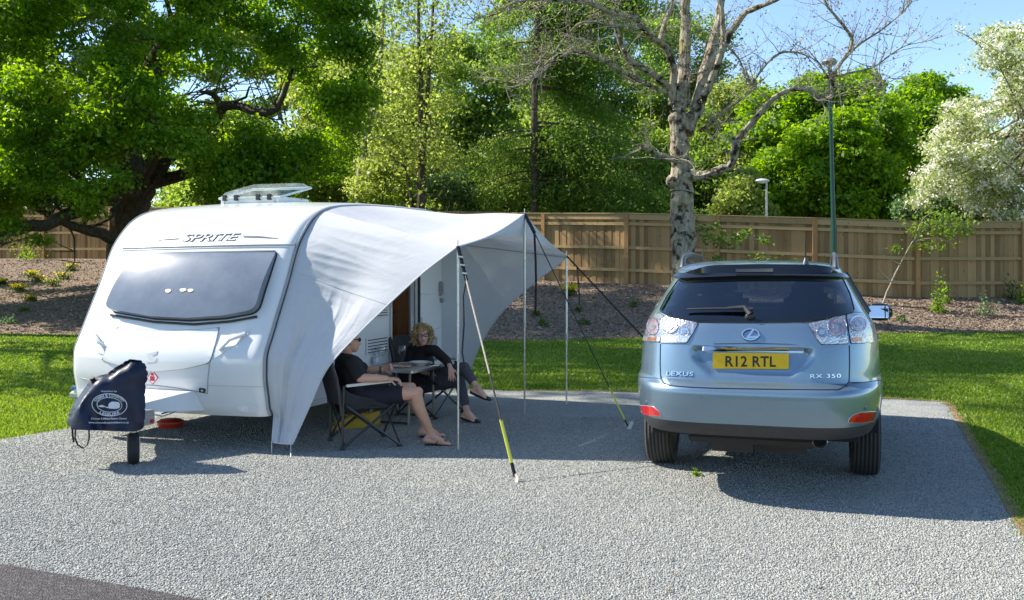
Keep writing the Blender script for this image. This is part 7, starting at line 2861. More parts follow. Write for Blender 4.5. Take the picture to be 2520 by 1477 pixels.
# curly hair: many small coils round the head
hb = MB()
rnd = random.Random(8)
Rm = Matrix((hs, hf, hu)).transposed()
hb.ball(hw_ + hu * hr * 0.28 - hf * hr * 0.28, (hr * 0.98, hr * 0.98, hr * 0.95), 16, 12, Rm)
for i in range(330):
    a = rnd.uniform(-PI, PI)
    el_ = rnd.uniform(-1.0, 1.4)
    v = Vector((math.sin(a) * math.cos(el_), -math.cos(a) * math.cos(el_), math.sin(el_)))
    # keep the face free
    if v.y > 0.35 and abs(v.x) < 0.62 and v.z < 0.52:
        continue
    k = rnd.uniform(1.0, 1.22)
    lo = v.z < -0.1
    q = hw_ + hs * v.x * hr * 1.16 * k + hf * (v.y * hr * 1.0 * k - hr * 0.16) + hu * (v.z * hr * 1.12 * k + hr * 0.18)
    ax = Vector((rnd.gauss(0, 0.5), rnd.gauss(0, 0.5), -1)).normalized()
    o1 = ax.orthogonal().normalized()
    o2 = ax.cross(o1)
    rr_ = rnd.uniform(0.007, 0.012)
    ph = rnd.uniform(0, 6)
    n_ = 9
    ln = rnd.uniform(0.03, 0.055)
    hb.tube([q + ax * (ln * j / n_) + (o1 * math.cos(ph + j * 1.05) + o2 * math.sin(ph + j * 1.05)) * rr_ for j in range(n_ + 1)], [0.0045] * n_ + [0.002], 5)
hb.build('curly_hair', M('blonde_hair', (0.42, 0.29, 0.13), 0.55, 0, 0.4, 30), wom, world=True, sharp=0)
# eyes, lips, spectacles
for k in (-1, 1):
    e = MB().ball(hw_ + hu * hr * 0.12 + hf * hr * 0.8 + hs * k * hr * 0.36, (hr * 0.13, hr * 0.08, hr * 0.08), 10, 8, Rm).build('eye', M('eye_white', (0.6, 0.58, 0.55), 0.2), wom, world=True)
    MB().ball(hw_ + hu * hr * 0.12 + hf * hr * 0.87 + hs * k * hr * 0.36, (hr * 0.06, hr * 0.025, hr * 0.06), 8, 6, Rm).build('iris', M('iris', (0.05, 0.06, 0.07), 0.2), e, world=True, root=wom)
MB().capsule(hw_ - hu * hr * 0.6 + hf * hr * 0.955 - hs * hr * 0.17, hw_ - hu * hr * 0.6 + hf * hr * 0.955 + hs * hr * 0.17, hr * 0.05, hr * 0.05, 8).build('lips', M('lips', (0.38, 0.13, 0.11), 0.4), wom, world=True)
b = MB()
for k in (-1, 1):
    c = hw_ + hu * hr * 0.1 + hf * hr * 1.02 + hs * k * hr * 0.4
    b.tube([c + hs * hr * 0.29 * math.cos(t * PI / 8) + hu * hr * 0.2 * math.sin(t * PI / 8) for t in range(17)], 0.0035, 6)
    b.tube([c + hs * k * hr * 0.29 + hu * hr * 0.08, hw_ + hu * hr * 0.1 + hs * k * hr * 0.85 + hf * hr * 0.1], 0.003, 6)
b.tube([hw_ + hu * hr * 0.13 + hf * hr * 1.04 - hs * hr * 0.12, hw_ + hu * hr * 0.13 + hf * hr * 1.04 + hs * hr * 0.12], 0.003, 6)
b.build('spectacles', M('dark_red_frame', (0.06, 0.015, 0.015), 0.3), wom, world=True)
# ================================================================ CAR (rear towards the viewer)
KA = math.radians(17.0)
KO = Vector((1.629, 6.787, 0.0))
suv = thing('estate_car', 'silver blue sport utility car with yellow number plate parked on the gravel', 'car', KO, -KA)
KM = ROOT[suv.name]
KI = KM.inverted()


def paint_mat():
    m, nt, b = nodes('silver_blue_paint')
    c = objco(nt)
    n = N(nt, 'ShaderNodeTexNoise', Scale=900.0, Detail=1.0)
    nt.links.new(c, n.inputs['Vector'])
    r = ramp(nt, [(0.35, (0.16, 0.245, 0.32)), (0.65, (0.24, 0.33, 0.405))], n.outputs['Fac'])
    dn = N(nt, 'ShaderNodeTexNoise', Scale=1.4, Detail=5.0)
    nt.links.new(c, dn.inputs['Vector'])
    rr = ramp(nt, [(0.3, (0.3,) * 3), (0.7, (0.4,) * 3)], dn.outputs['Fac'])
    nt.links.new(r.outputs[0], b.inputs['Base Color'])
    nt.links.new(rr.outputs[0], b.inputs['Roughness'])
    b.inputs['Metallic'].default_value = 0.72
    b.inputs['Coat Weight'].default_value = 0.9
    b.inputs['Coat Roughness'].default_value = 0.03
    return m


PAINT = paint_mat()
GLOSSBLK = M('black_gloss', (0.006, 0.007, 0.008), 0.08, 0, 0.1, coat=0.5)
VALANCE = M('grey_black_valance', (0.035, 0.034, 0.036), 0.55, 0, 0.15, 20)
# height -> rear plane, front plane, half width, roundness
TAB = [(0.40, 0.0, 4.18, 0.80, 4.5), (0.46, -0.06, 4.24, 0.845, 4.8), (0.53, -0.10, 4.29, 0.87, 5.0), (0.60, -0.12, 4.31, 0.885, 5.0), (0.68, -0.133, 4.32, 0.893, 5.0),
       (0.76, -0.137, 4.32, 0.897, 5.0), (0.795, -0.115, 4.32, 0.897, 5.0), (0.815, -0.05, 4.32, 0.896, 5.0), (0.83, -0.015, 4.31, 0.893, 5.0), (0.90, 0.0, 4.3, 0.89, 5.0), (1.0, 0.015, 4.22, 0.882, 4.9),
       (1.08, 0.03, 4.05, 0.872, 4.8), (1.14, 0.045, 3.7, 0.858, 4.7), (1.19, 0.06, 3.3, 0.838, 4.6), (1.235, 0.085, 3.05, 0.812, 4.5), (1.30, 0.15, 2.9, 0.772, 4.4),
       (1.40, 0.27, 2.62, 0.715, 4.3), (1.50, 0.39, 2.32, 0.66, 4.2), (1.555, 0.46, 2.12, 0.63, 4.1), (1.585, 0.45, 1.98, 0.612, 4.1), (1.605, 0.5, 1.9, 0.59, 4.0), (1.62, 0.58, 1.76, 0.56, 3.9), (1.635, 0.72, 1.6, 0.49, 3.6), (1.645, 0.86, 1.45, 0.4, 3.2), (1.65, 1.0, 1.3, 0.27, 3.0), (1.652, 1.08, 1.2, 0.1, 2.4)]


def recess(x, z):
    """Hollow for the number plate: deep under the chrome bar, shallow at its lower edge."""
    hwid = 0.41 - 0.13 * sstep(1.0, 0.84, z)
    k = sstep(hwid, hwid - 0.05, abs(x)) * sstep(0.855, 0.885, z) * sstep(1.055, 1.04, z)
    return k * (0.018 + 0.02 * sstep(0.87, 1.03, z))


def grear(x, z):
    yr, yf, w_, n = smooth_interp(TAB, z)
    yc, l = (yr + yf) / 2, (yf - yr) / 2
    u = min(0.999, abs(x) / w_)
    return yc - l * (1 - u ** n) ** (1 / n) + recess(x, z)


def gflank(y, z):
    yr, yf, w_, n = smooth_interp(TAB, z)
    yc, l = (yr + yf) / 2, (yf - yr) / 2
    u = min(0.999, abs(y - yc) / l)
    return w_ * (1 - u ** n) ** (1 / n)


def car_hit(xd, yd):
    o = KI @ Vector((0, 0, H))
    d = KI.to_3x3() @ (P(xd, yd, 1.0) - Vector((0, 0, H)))
    def f(k):
        p = o + d * k
        w_ = smooth_interp(TAB, p.z)[2]
        if abs(p.x) >= w_ * 0.9995:
            return -1
        return p.y - grear(p.x, p.z)
    k0 = 6.0
    while f(k0) < 0 and k0 < 9.0:
        k0 += 0.02
    if k0 >= 8.99:                       # past the car's outline: take the nearest point that is still on it
        return car_hit(xd + (0.8 if xd < 1850 else -0.8), yd)
    a, b = k0 - 0.02, k0
    for _ in range(25):
        m_ = (a + b) / 2
        if f(m_) < 0:
            a = m_
        else:
            b = m_
    p = o + d * b
    e = 0.006
    w_ = smooth_interp(TAB, p.z)[2]
    xx = max(-w_ + 2 * e, min(w_ - 2 * e, p.x))
    gx = (grear(xx + e, p.z) - grear(xx - e, p.z)) / (2 * e)
    gz = (grear(xx, p.z + e) - grear(xx, p.z - e)) / (2 * e)
    return p, Vector((gx, -1, gz)).normalized()


def Z3(pts):
    """Points read off an enlargement of the car's rear -> picture points."""
    return [(1523.1 + x * 0.41721, 599.0 + y * 0.41721) for x, y in pts]


def car_patch(name, poly, m, off=0.003, depth=0.01, step=12, parent=None, **kw):
    a, b = cut_poly(poly, step)
    v, f = proj(a, b, car_hit, off, depth)
    return obj(name, v, f, m, parent or suv, **kw)


def car_line(name, pts, r, m, parent=None, sub_=6, off=0.0):
    q = []
    for (x0, y0), (x1, y1) in zip(pts, pts[1:]):
        for j in range(sub_):
            p, nn = car_hit(lerp(x0, x1, j / sub_), lerp(y0, y1, j / sub_))
            q.append(p + nn * off)
    p, nn = car_hit(*pts[-1])
    q.append(p + nn * off)
    return MB().tube(q, r, 6).build(name, m, parent or suv)


# ---- shell as a stack of rounded outlines
NC = 300
phi = []
yr, yf, w_, n = smooth_interp(TAB, 0.9)
dense = []
for i in range(6000):
    t = 2 * PI * i / 6000
    c, s = math.cos(t), math.sin(t)
    dense.append((t, w_ * math.copysign(abs(c) ** (2 / n), c), 2.16 * math.copysign(abs(s) ** (2 / n), s)))
acc, tot = [0.0], 0.0
for a, b in zip(dense, dense[1:] + dense[:1]):
    # finer columns over the rear end
    wt = 3.2 if (a[2] < -1.7) else (1.0 if abs(a[2]) < 1.7 else 1.4)
    tot += math.hypot(b[1] - a[1], b[2] - a[2]) * wt
    acc.append(tot)
j = 0
for k in range(NC):
    tgt = tot * k / NC
    while acc[j + 1] < tgt:
        j += 1
    phi.append(dense[j][0] + (tgt - acc[j]) / max(1e-9, acc[j + 1] - acc[j]) * 2 * PI / 6000)
zl = []
for a, b in zip(TAB, TAB[1:]):
    k = max(1, int((b[0] - a[0]) / 0.016))
    zl += [lerp(a[0], b[0], i / k) for i in range(k)]
zl.append(TAB[-1][0])
zl = [z for z in zl if z > 0.452]
vs, fs = [], []
for z in zl:
    yr, yf, w_, n = smooth_interp(TAB, z)
    yc, l = (yr + yf) / 2, (yf - yr) / 2
    for t in phi:
        c, s = math.cos(t), math.sin(t)
        x = w_ * math.copysign(abs(c) ** (2 / n), c)
        y = yc + l * math.copysign(abs(s) ** (2 / n), s)
        if s < 0 and abs(x) < 0.5:
            y += recess(x, z)
        # waist crease and slight shoulder along the flanks
        vs.append((x, y, z))
WINR = round_poly(Z3([(352, 214), (700, 205), (1000, 203), (1318, 208), (1362, 300), (1388, 398), (1328, 418), (1225, 444), (1100, 461), (780, 464), (452, 463), (322, 440), (240, 396), (285, 310)]), 5, 2)
AX = (1.23, 3.55)
WR = 0.335


def kill(cx, cy, cz):
    """Openings: wheel arches, rear window, windscreen and side windows."""
    if abs(cx) > 0.5:
        for ay in AX:
            if (cy - ay) ** 2 + (cz - WR) ** 2 < 0.405 ** 2:
                return True
    if 1.25 < cz < 1.545:
        if cy > 1.95 + (1.545 - cz) * 2.0 and abs(cx) < smooth_interp(TAB, cz)[2] * 0.86:
            return True
        if 0.85 < cy < 1.85 + (1.545 - cz) * 1.9 and abs(cx) > 0.5:
            return True
    return False


kx0 = KI @ Vector((0, 0, H))
winpoly = [(p[0], p[1]) for p in inset(WINR, 5)]


def in_win(c):
    p = KM @ Vector(c)
    if p.y < 0.1:
        return False
    X = CX + p.x / p.y * F
    Y = HY + (H - p.z) / p.y * F
    return bool(in_poly(np.array([X]), np.array([Y]), winpoly)[0])


fl_ = []
for i in range(len(zl) - 1):
    for j in range(NC):
        q = (i * NC + j, i * NC + (j + 1) % NC, (i + 1) * NC + (j + 1) % NC, (i + 1) * NC + j)
        c = sum((Vector(vs[k]) for k in q), Vector()) / 4
        if kill(*c):
            continue
        if c.y < 0.8 and 1.2 < c.z < 1.6 and in_win(c):
            continue
        (fl_ if c.z < 0.55 else fs).append(q)
fs.append(tuple((len(zl) - 1) * NC + j for j in range(NC)))
obj('body', vs, fs, PAINT, suv, sharp=32)
obj('bumper_valance', vs, fl_, VALANCE, suv, sharp=32)
# underside and wheel wells
ub = MB().box((0, 2.2, 0.42), (1.4, 3.9, 0.03))
for ay in AX:
    for sx in (-1, 1):
        # the arch lining is a half shell over the wheel, closed on its inner side
        lin = []
        for k in range(19):
            a_ = lerp(0.12, PI - 0.12, k / 18)
            for x_ in (0.86, 0.6):
                lin.append((sx * x_, ay + 0.405 * math.cos(a_), WR + 0.405 * math.sin(a_)))
        ub.add(lin, [(2 * k, 2 * k + 1, 2 * k + 3, 2 * k + 2) for k in range(18)] + [tuple(2 * k + 1 for k in range(19))])
ub.build('underbody', DARK, suv)
ab = MB().tube([(-0.62, 1.23, 0.36), (0.62, 1.23, 0.36)], 0.05, 10).box((0.2, 0.6, 0.34), (0.4, 0.4, 0.14), None, 0.04).box((-0.15, 0.75, 0.33), (0.35, 0.9, 0.1), None, 0.03).box((0, 0.28, 0.38), (0.9, 0.1, 0.05), None, 0.01)
ab.build('rear_axle', M('rusty_dark_steel', (0.03, 0.026, 0.024), 0.7), suv)
# flared arches
for ay in AX:
    for sx in (-1, 1):
        q = []
        for k in range(25):
            t = lerp(0.32, PI - 0.32, k / 24)
            y, z = ay + 0.405 * math.cos(t), WR + 0.405 * math.sin(t)
            if z < 0.4:
                z = max(z, 0.3)
            q.append(Vector((sx * (gflank(y, max(0.42, z)) - 0.004), y, z)))
        MB().tube(q, 0.014, 8, flat=(1, 1.5)).build('wheel_arch', PAINT, suv)


def tread_mat():
    m, nt, b = nodes('tyre_tread')
    c = objco(nt)
    w_ = N(nt, 'ShaderNodeTexWave', Scale=11.0)
    w_.bands_direction = 'X'
    nt.links.new(c, w_.inputs['Vector'])
    r = ramp(nt, [(0.15, (0.008, 0.008, 0.008)), (0.4, (0.05, 0.048, 0.045))], w_.outputs['Fac'])
    nt.links.new(r.outputs[0], b.inputs['Base Color'])
    b.inputs['Roughness'].default_value = 0.85
    n = N(nt, 'ShaderNodeTexNoise', Scale=50.0)
    nt.links.new(c, n.inputs['Vector'])
    h = bump(nt, None, w_.outputs['Fac'], 0.9, 0.01)
    bump(nt, b, n.outputs['Fac'], 0.3, 0.004, chain=h)
    return m


TREAD = tread_mat()
for ay in AX:
    for sx in (-1, 1):
        wx = sx * 0.782
        R = Matrix.Rotation(sx * PI / 2, 3, 'Y')
        wh = MB().lathe([(r_, h_ * 1.24) for r_, h_ in ((0.225, -0.078), (0.295, -0.086), (0.318, -0.083), (0.331, -0.071), (0.338, -0.045), (0.3395, 0), (0.338, 0.045), (0.331, 0.071), (0.318, 0.083), (0.295, 0.086), (0.225, 0.078))], (wx, ay, WR), 44, R, True).build('wheel', TREAD, suv)
        rm_ = MB().lathe([(0.0, 0.05), (0.05, 0.055), (0.06, 0.045), (0.1, 0.02), (0.19, 0.04), (0.226, 0.094), (0.226, -0.094), (0.18, -0.05), (0.0, -0.05)], (wx, ay, WR), 28, R).build('rim', DARK if False else ALU, wh)
        sp = MB()
        for k in range(5):
            a = 2 * PI * k / 5
            d = Vector((0, math.cos(a), math.sin(a)))
            sp.capsule(Vector((wx + sx * 0.045, ay, WR)) + d * 0.03, Vector((wx + sx * 0.06, ay, WR)) + d * 0.215, 0.028, 0.022, 8)
        sp.build('spoke', ALU, wh)

# ---- glass
def tint_mat(name, tint, fac):
    m, nt, b = nodes(name)
    tr = nt.nodes.new('ShaderNodeBsdfTransparent')
    tr.inputs['Color'].default_value = (*tint, 1)
    gl = nt.nodes.new('ShaderNodeBsdfGlossy')
    gl.inputs['Roughness'].default_value = 0.02
    gl.inputs['Color'].default_value = (0.9, 0.95, 1, 1)
    fr = N(nt, 'ShaderNodeFresnel')
    fr.inputs['IOR'].default_value = 1.5
    n = N(nt, 'ShaderNodeTexNoise', Scale=3.0, Detail=5.0)
    nt.links.new(objco(nt), n.inputs['Vector'])
    ad = N(nt, 'ShaderNodeMath', operation='MULTIPLY_ADD')
    nt.links.new(n.outputs['Fac'], ad.inputs[0])
    ad.inputs[1].default_value = 0.03
    nt.links.new(fr.outputs[0], ad.inputs[2])
    a2 = N(nt, 'ShaderNodeMath', operation='ADD')
    a2.inputs[1].default_value = fac
    nt.links.new(ad.outputs[0], a2.inputs[0])
    mx = nt.nodes.new('ShaderNodeMixShader')
    nt.links.new(a2.outputs[0], mx.inputs[0])
    nt.links.new(tr.outputs[0], mx.inputs[1])
    nt.links.new(gl.outputs[0], mx.inputs[2])
    nt.links.new(mx.outputs[0], nt.nodes['Material Output'].inputs['Surface'])
    return m


TINT = tint_mat('tinted_glass', (0.26, 0.31, 0.39), 0.05)
CLEARG = tint_mat('clear_glass_pane', (0.75, 0.8, 0.8), 0.0)
rw_ = car_patch('rear_window', inset(WINR, 2), TINT, 0.002, 0.0, 10)
car_line('window_seal', WINR + WINR[:1], 0.006, GLOSSBLK, rw_, 3, 0.002)
# dark printed band along the lower edge and sides of the glass
car_patch('glass_band', Z3([(240, 396), (322, 428), (452, 447), (780, 448), (1100, 446), (1225, 430), (1328, 404), (1388, 398), (1328, 420), (1225, 446), (1100, 463), (780, 466), (452, 465), (322, 442)]), GLOSSBLK, 0.0045, 0.003, 12, rw_)
def flank_pane(name, sx, y0, y1s, z0, z1, m):
    v_, f_ = [], []
    nu, nv = 18, 8
    for i in range(nu + 1):
        for j in range(nv + 1):
            z = lerp(z0, z1, j / nv)
            y = lerp(y0, y1s(z), i / nu)
            v_.append((sx * (gflank(y, z) - 0.004), y, z))
    for i in range(nu):
        for j in range(nv):
            a = i * (nv + 1) + j
            f_.append((a, a + nv + 1, a + nv + 2, a + 1))
    return obj(name, v_, f_, m, suv)
for sx in (-1, 1):
    flank_pane('side_window', sx, 0.8, lambda z: 1.9 + (1.55 - z) * 1.9, 1.24, 1.555, TINT)
    for yy in (1.3, 2.25):
        q = [Vector((sx * (gflank(yy, z) + 0.002), yy, z)) for z in (1.24, 1.4, 1.55)]
        MB().tube(q, 0.03, 6, flat=(1, 0.4)).build('window_pillar', GLOSSBLK, suv)
def windscreen():
    v_, f_ = [], []
    nu, nv = 20, 8
    for i in range(nu + 1):
        for j in range(nv + 1):
            z = lerp(1.235, 1.555, j / nv)
            yr, yf, w_, n = smooth_interp(TAB, z)
            x = lerp(-0.9, 0.9, i / nu) * w_
            yc, l = (yr + yf) / 2, (yf - yr) / 2
            v_.append((x, yc + l * (1 - abs(x / w_) ** n) ** (1 / n) - 0.004, z))
    for i in range(nu):
        for j in range(nv):
            a = i * (nv + 1) + j
            f_.append((a, a + nv + 1, a + nv + 2, a + 1))
    obj('windscreen', v_, f_, CLEARG, suv)
windscreen()
# interior: floor, seats with head restraints, dashboard, wheel, parcel shelf
UPH = M('grey_leather', (0.045, 0.047, 0.055), 0.5, 0, 0.15, 10)
it = MB().box((0, 2.0, 0.95), (1.45, 3.2, 0.06)).box((0, 3.0, 1.15), (1.4, 0.5, 0.2), None, 0.05)
it.build('cabin_floor', M('dark_trim', (0.02, 0.02, 0.023), 0.7), suv)
for x, y, w_ in ((-0.36, 1.15, 0.42), (0.36, 1.15, 0.42), (-0.36, 2.1, 0.42), (0.36, 2.1, 0.42)):
    st = MB().box((x, y, 1.16), (w_, 0.14, 0.42), Matrix.Rotation(-0.2, 3, 'X'), 0.05).build('seat', UPH, suv)
    MB().box((x, y - 0.07, 1.425), (0.24, 0.09, 0.15), Matrix.Rotation(-0.15, 3, 'X'), 0.035).build('head_restraint', UPH, st)
MB().tube([Vector((0.36 + 0.17 * math.cos(t * PI / 10), 2.62 - 0.06 * math.sin(t * PI / 10), 1.2 + 0.16 * math.sin(t * PI / 10))) for t in range(21)], 0.012, 6).build('steering_wheel', BLACKPL, suv)
MB().ball((0, 2.45, 1.49), (0.11, 0.02, 0.035), 12, 6).build('rear_view_mirror', BLACKPL, suv)

# ---- spoiler over the window, with the high brake lamp
SPO = Z3([(330, 206), (378, 178), (430, 158), (560, 149), (840, 144), (1120, 147), (1235, 154), (1300, 178), (1342, 214), (1300, 214), (1000, 209), (700, 211), (380, 221)])
spo = car_patch('spoiler', round_poly(SPO, 4, 2), GLOSSBLK, 0.03, 0.05, 9)
hb_ = car_patch('high_brake_lamp', round_poly(Z3([(690, 156), (910, 156), (908, 160), (692, 160)]), 2, 2), M('smoked_lens', (0.16, 0.15, 0.16), 0.2), 0.033, 0.004, 12, spo)
# roof rails and aerial
RAILM = M('grey_roof_rail', (0.1, 0.11, 0.12), 0.35, 0.5)
for sx in (-1, 1):
    q = [Vector((sx * 0.56, y, z)) for y, z in ((0.74, 1.59), (0.8, 1.66), (0.92, 1.69), (1.4, 1.705), (1.9, 1.69), (2.02, 1.66), (2.08, 1.585))]
    MB().tube(q, [0.024, 0.02, 0.017, 0.016, 0.017, 0.02, 0.024], 8).build('roof_rail', RAILM, suv)
ap = Vector((0.35, 0.66, 1.615))
an = MB().lathe([(0.028, 0), (0.024, 0.015), (0.012, 0.045), (0.006, 0.06)], ap, 12).build('aerial_base', RAILM, suv)
MB().tube([ap + Vector((0, 0, 0.04)), ap + Vector((0.0, -0.03, 0.21))], [0.006, 0.004], 6).build('aerial', BLACKPL, an)

# ---- shut lines
LINE = M('shut_line', (0.02, 0.028, 0.036), 0.6)
car_line('tailgate_gap', Z3([(245, 592), (243, 700), (246, 795), (262, 820), (300, 838), (420, 847), (560, 853), (780, 857), (1000, 861), (1200, 863), (1290, 862), (1335, 842), (1357, 815), (1360, 700), (1358, 600)]), 0.0045, LINE, suv, 5)
car_line('bumper_gap', Z3([(118, 786), (170, 791), (243, 797)]), 0.0035, LINE, suv, 5)
car_line('bumper_gap', Z3([(1360, 820), (1440, 819), (1545, 806)]), 0.0035, LINE, suv, 5)
# ---- lamps
def lens_mat(name, tint, deep):
    m, nt, b = nodes(name)
    c = objco(nt)
    v = N(nt, 'ShaderNodeTexVoronoi', Scale=70.0)
    nt.links.new(c, v.inputs['Vector'])
    n = N(nt, 'ShaderNodeTexNoise', Scale=16.0, Detail=3.0)
    nt.links.new(c, n.inputs['Vector'])
    mu = N(nt, 'ShaderNodeMath', operation='MULTIPLY_ADD')
    mu.inputs[1].default_value = 0.5
    nt.links.new(v.outputs['Distance'], mu.inputs[0])
    nt.links.new(n.outputs['Fac'], mu.inputs[2])
    r = ramp(nt, [(0.4, deep), (0.85, tint)], mu.outputs[0])
    nt.links.new(r.outputs[0], b.inputs['Base Color'])
    b.inputs['Roughness'].default_value = 0.22
    b.inputs['Metallic'].default_value = 0.55
    b.inputs['Coat Weight'].default_value = 1.0
    b.inputs['Coat Roughness'].default_value = 0.02
    bump(nt, b, v.outputs['Distance'], 0.5, 0.006)
    return m
LCLEAR = lens_mat('clear_lamp_lens', (0.44, 0.47, 0.52), (0.08, 0.09, 0.115))
LPINK = lens_mat('pinkish_reflector', (0.55, 0.4, 0.44), (0.2, 0.12, 0.15))
LAMBER = lens_mat('amber_reflector', (0.6, 0.24, 0.13), (0.3, 0.1, 0.06))
LWHITE = lens_mat('ribbed_white_lens', (0.72, 0.72, 0.73), (0.35, 0.35, 0.37))
LRED = M('red_reflector', (0.5, 0.012, 0.012), 0.12, 0, 0.3, 40, coat=0.8)
lamps = [
    ('tail_lamp', [(272, 428), (332, 444), (466, 468), (441, 520), (404, 582), (390, 589), (249, 588), (254, 510)]),
    ('tail_lamp', [(226, 404), (268, 428), (258, 500), (245, 582), (141, 576), (152, 530), (182, 470)]),
    ('tail_lamp', [(1114, 474), (1225, 452), (1331, 424), (1343, 510), (1349, 592), (1192, 596), (1152, 542)]),
    ('tail_lamp', [(1341, 420), (1385, 408), (1430, 410), (1466, 450), (1488, 520), (1500, 585), (1366, 590), (1352, 500)]),
]
lo = []
for nm, pl in lamps:
    pp = round_poly(Z3(pl), 3, 2)
    l_ = car_patch(nm, pp, LCLEAR, 0.006, 0.014, 9)
    car_line('lamp_gasket', pp + pp[:1], 0.0035, LINE, l_, 2, 0.003)
    lo.append(l_)
def ell(cx, cy, rx, ry, n=20):
    return Z3([(cx + rx * math.cos(2 * PI * k / n), cy + ry * math.sin(2 * PI * k / n)) for k in range(n)])
for l_, cx, cy, rx, ry, m in ((lo[0], 308, 488, 40, 42, LPINK), (lo[0], 385, 520, 30, 30, LCLEAR), (lo[2], 1284, 490, 54, 52, LPINK), (lo[2], 1196, 525, 32, 32, LCLEAR), (lo[1], 205, 490, 34, 48, LPINK), (lo[3], 1405, 475, 46, 42, LPINK)):
    dsk = car_patch('reflector', ell(cx, cy, rx, ry), m, 0.0095, 0.006, 12, l_)
    car_line('reflector_ring', ell(cx, cy, rx, ry) + ell(cx, cy, rx, ry)[:1], 0.0028, CHROME, l_, 2, 0.0095)
    car_patch('bulb_cover', ell(cx, cy, rx * 0.45, ry * 0.45), CHROME if m is LCLEAR else LCLEAR, 0.0125, 0.005, None, l_)
for l_, pl, m in ((lo[0], [(254, 545), (425, 543), (400, 582), (251, 584)], LWHITE), (lo[1], [(150, 548), (250, 552), (244, 578), (146, 572)], LAMBER if False else LWHITE), (lo[2], [(1158, 552), (1345, 550), (1346, 588), (1192, 592)], LWHITE), (lo[3], [(1366, 552), (1490, 546), (1497, 580), (1368, 585)], LWHITE)):
    car_patch('reversing_lens', Z3(pl), m, 0.0095, 0.006, 10, l_)
for l_, pl in ((lo[3], [(1370, 556), (1425, 553), (1428, 578), (1371, 581)]), (lo[1], [(178, 553), (228, 555), (224, 574), (174, 571)])):
    car_patch('indicator_lens', Z3(pl), LAMBER, 0.012, 0.005, 10, l_)
# ---- red bumper reflectors and parking sensors
for pl in ([(121, 955), (160, 956), (205, 962), (238, 992), (248, 1017), (152, 1009), (127, 985)], [(1349, 1053), (1360, 1028), (1382, 1010), (1422, 996), (1514, 990), (1496, 1046), (1432, 1057)]):
    rf_ = car_patch('bumper_reflector', round_poly(Z3(pl), 3, 3), LRED, 0.005, 0.012, 9)
    car_line('reflector_edge', Z3(pl + pl[:1]), 0.003, SILVERTRIM, rf_, 3, 0.002)
for cx, cy in ((155, 936), (470, 909), (1077, 925), (1457, 971)):
    car_patch('parking_sensor', ell(cx, cy, 11, 11, 12), PAINT, 0.006, 0.01, None)
# ---- lower valance in dark plastic
# exhaust tailpipe
ep, en = car_hit(*Z3([(1185, 1130)])[0])
ec = KI @ P(*Z3([(1186, 1172)])[0], 6.66)
exh = MB().lathe([(0.046, -0.02), (0.05, -0.015), (0.05, 0.3), (0.044, 0.3), (0.044, -0.012), (0.046, -0.02)], ec, 24, Matrix.Rotation(-PI / 2, 3, 'X') @ Matrix.Scale(0.8, 3, Vector((0, 1, 0)))).build('exhaust_pipe', ALU, suv)
MB().lathe([(0, 0.06), (0.044, 0.06)], ec, 16, Matrix.Rotation(-PI / 2, 3, 'X')).build('pipe_bore', DARK, exh)
# ---- chrome strip and number plate
car_patch('chrome_strip', round_poly(Z3([(474, 628), (486, 610), (640, 609), (940, 612), (1078, 613), (1092, 622), (1092, 646), (1070, 648), (800, 640), (490, 636)]), 4, 2), CHROME, 0.03, 0.045, 12)
car_patch('handle_shadow_gap', Z3([(560, 590), (780, 586), (1000, 592), (1060, 598), (1000, 596), (780, 591), (560, 594)]), LINE, 0.002, 0.002, 20)
PLM = M('plate_yellow', (0.72, 0.44, 0.008), 0.35, 0, 0.03)
PQ = Z3([(553, 643), (1003, 648), (1001, 740), (554, 737)])
# the plate itself is a flat sheet standing just off the hollow
pc = [car_hit(*q)[0] for q in PQ]
pc_y = min(p.y for p in pc) - 0.004


def plate_hit(xd, yd):
    o = KI @ Vector((0, 0, H))
    d = KI.to_3x3() @ (P(xd, yd, 1.0) - Vector((0, 0, H)))
    k = (pc_y - o.y) / d.y
    return o + d * k, Vector((0, -1, 0))


a, b = cut_poly(round_poly(PQ, 4, 3), None)
plate = obj('number_plate', *proj(a, b, plate_hit, 0.006, 0.008), PLM, suv)
a, b = text2d('R12 RTL', Z3([(628, 662), (926, 664), (926, 727), (628, 725)]), 0, 0.02, 1.05)
obj('plate_lettering', *proj(a, b, plate_hit, 0.0075, 0.002), M('plate_black', (0.012, 0.012, 0.012), 0.4), plate, smooth=False)
for cx, cy in ((580, 688), (978, 700)):
    a, b = cut_poly(ell(cx, cy, 6, 6, 10), None)
    obj('plate_screw', *proj(a, b, plate_hit, 0.009, 0.003), M('screw_cap', (0.6, 0.42, 0.05), 0.4), plate)
# ---- emblem: ring with a slanted letter
def ring_patch(cx, cy, rx, ry, w_, name, m, parent, off):
    v, f = [], []
    n = 40
    for i in range(n):
        t = 2 * PI * i / n
        for k in (0, 1):
            v.append(Z3([(cx + (rx - w_ * k) * math.cos(t), cy + (ry - w_ * k * 0.9) * math.sin(t))])[0])
    for i in range(n):
        j = (i + 1) % n
        f.append((2 * i, 2 * j, 2 * j + 1, 2 * i + 1))
    return obj(name, *proj(v, f, car_hit, off, off), m, parent)
emb = ring_patch(776, 537, 54, 36, 9, 'emblem', CHROME, suv, 0.011)
ring_patch(777, 538.5, 57, 39, 15, 'emblem_edge', LINE, emb, 0.005)
a, b = cut_poly(Z3([(786, 508), (800, 508), (772, 548), (812, 545), (838, 537), (822, 556), (748, 562), (756, 548)]), 10)
obj('emblem_letter', *proj(a, b, car_hit, 0.008, 0.008), CHROME, emb)
a, b = text2d('LEXUS', Z3([(283, 754), (440, 757), (437, 783), (281, 780)]), 0.0, 0.012, 1.1)
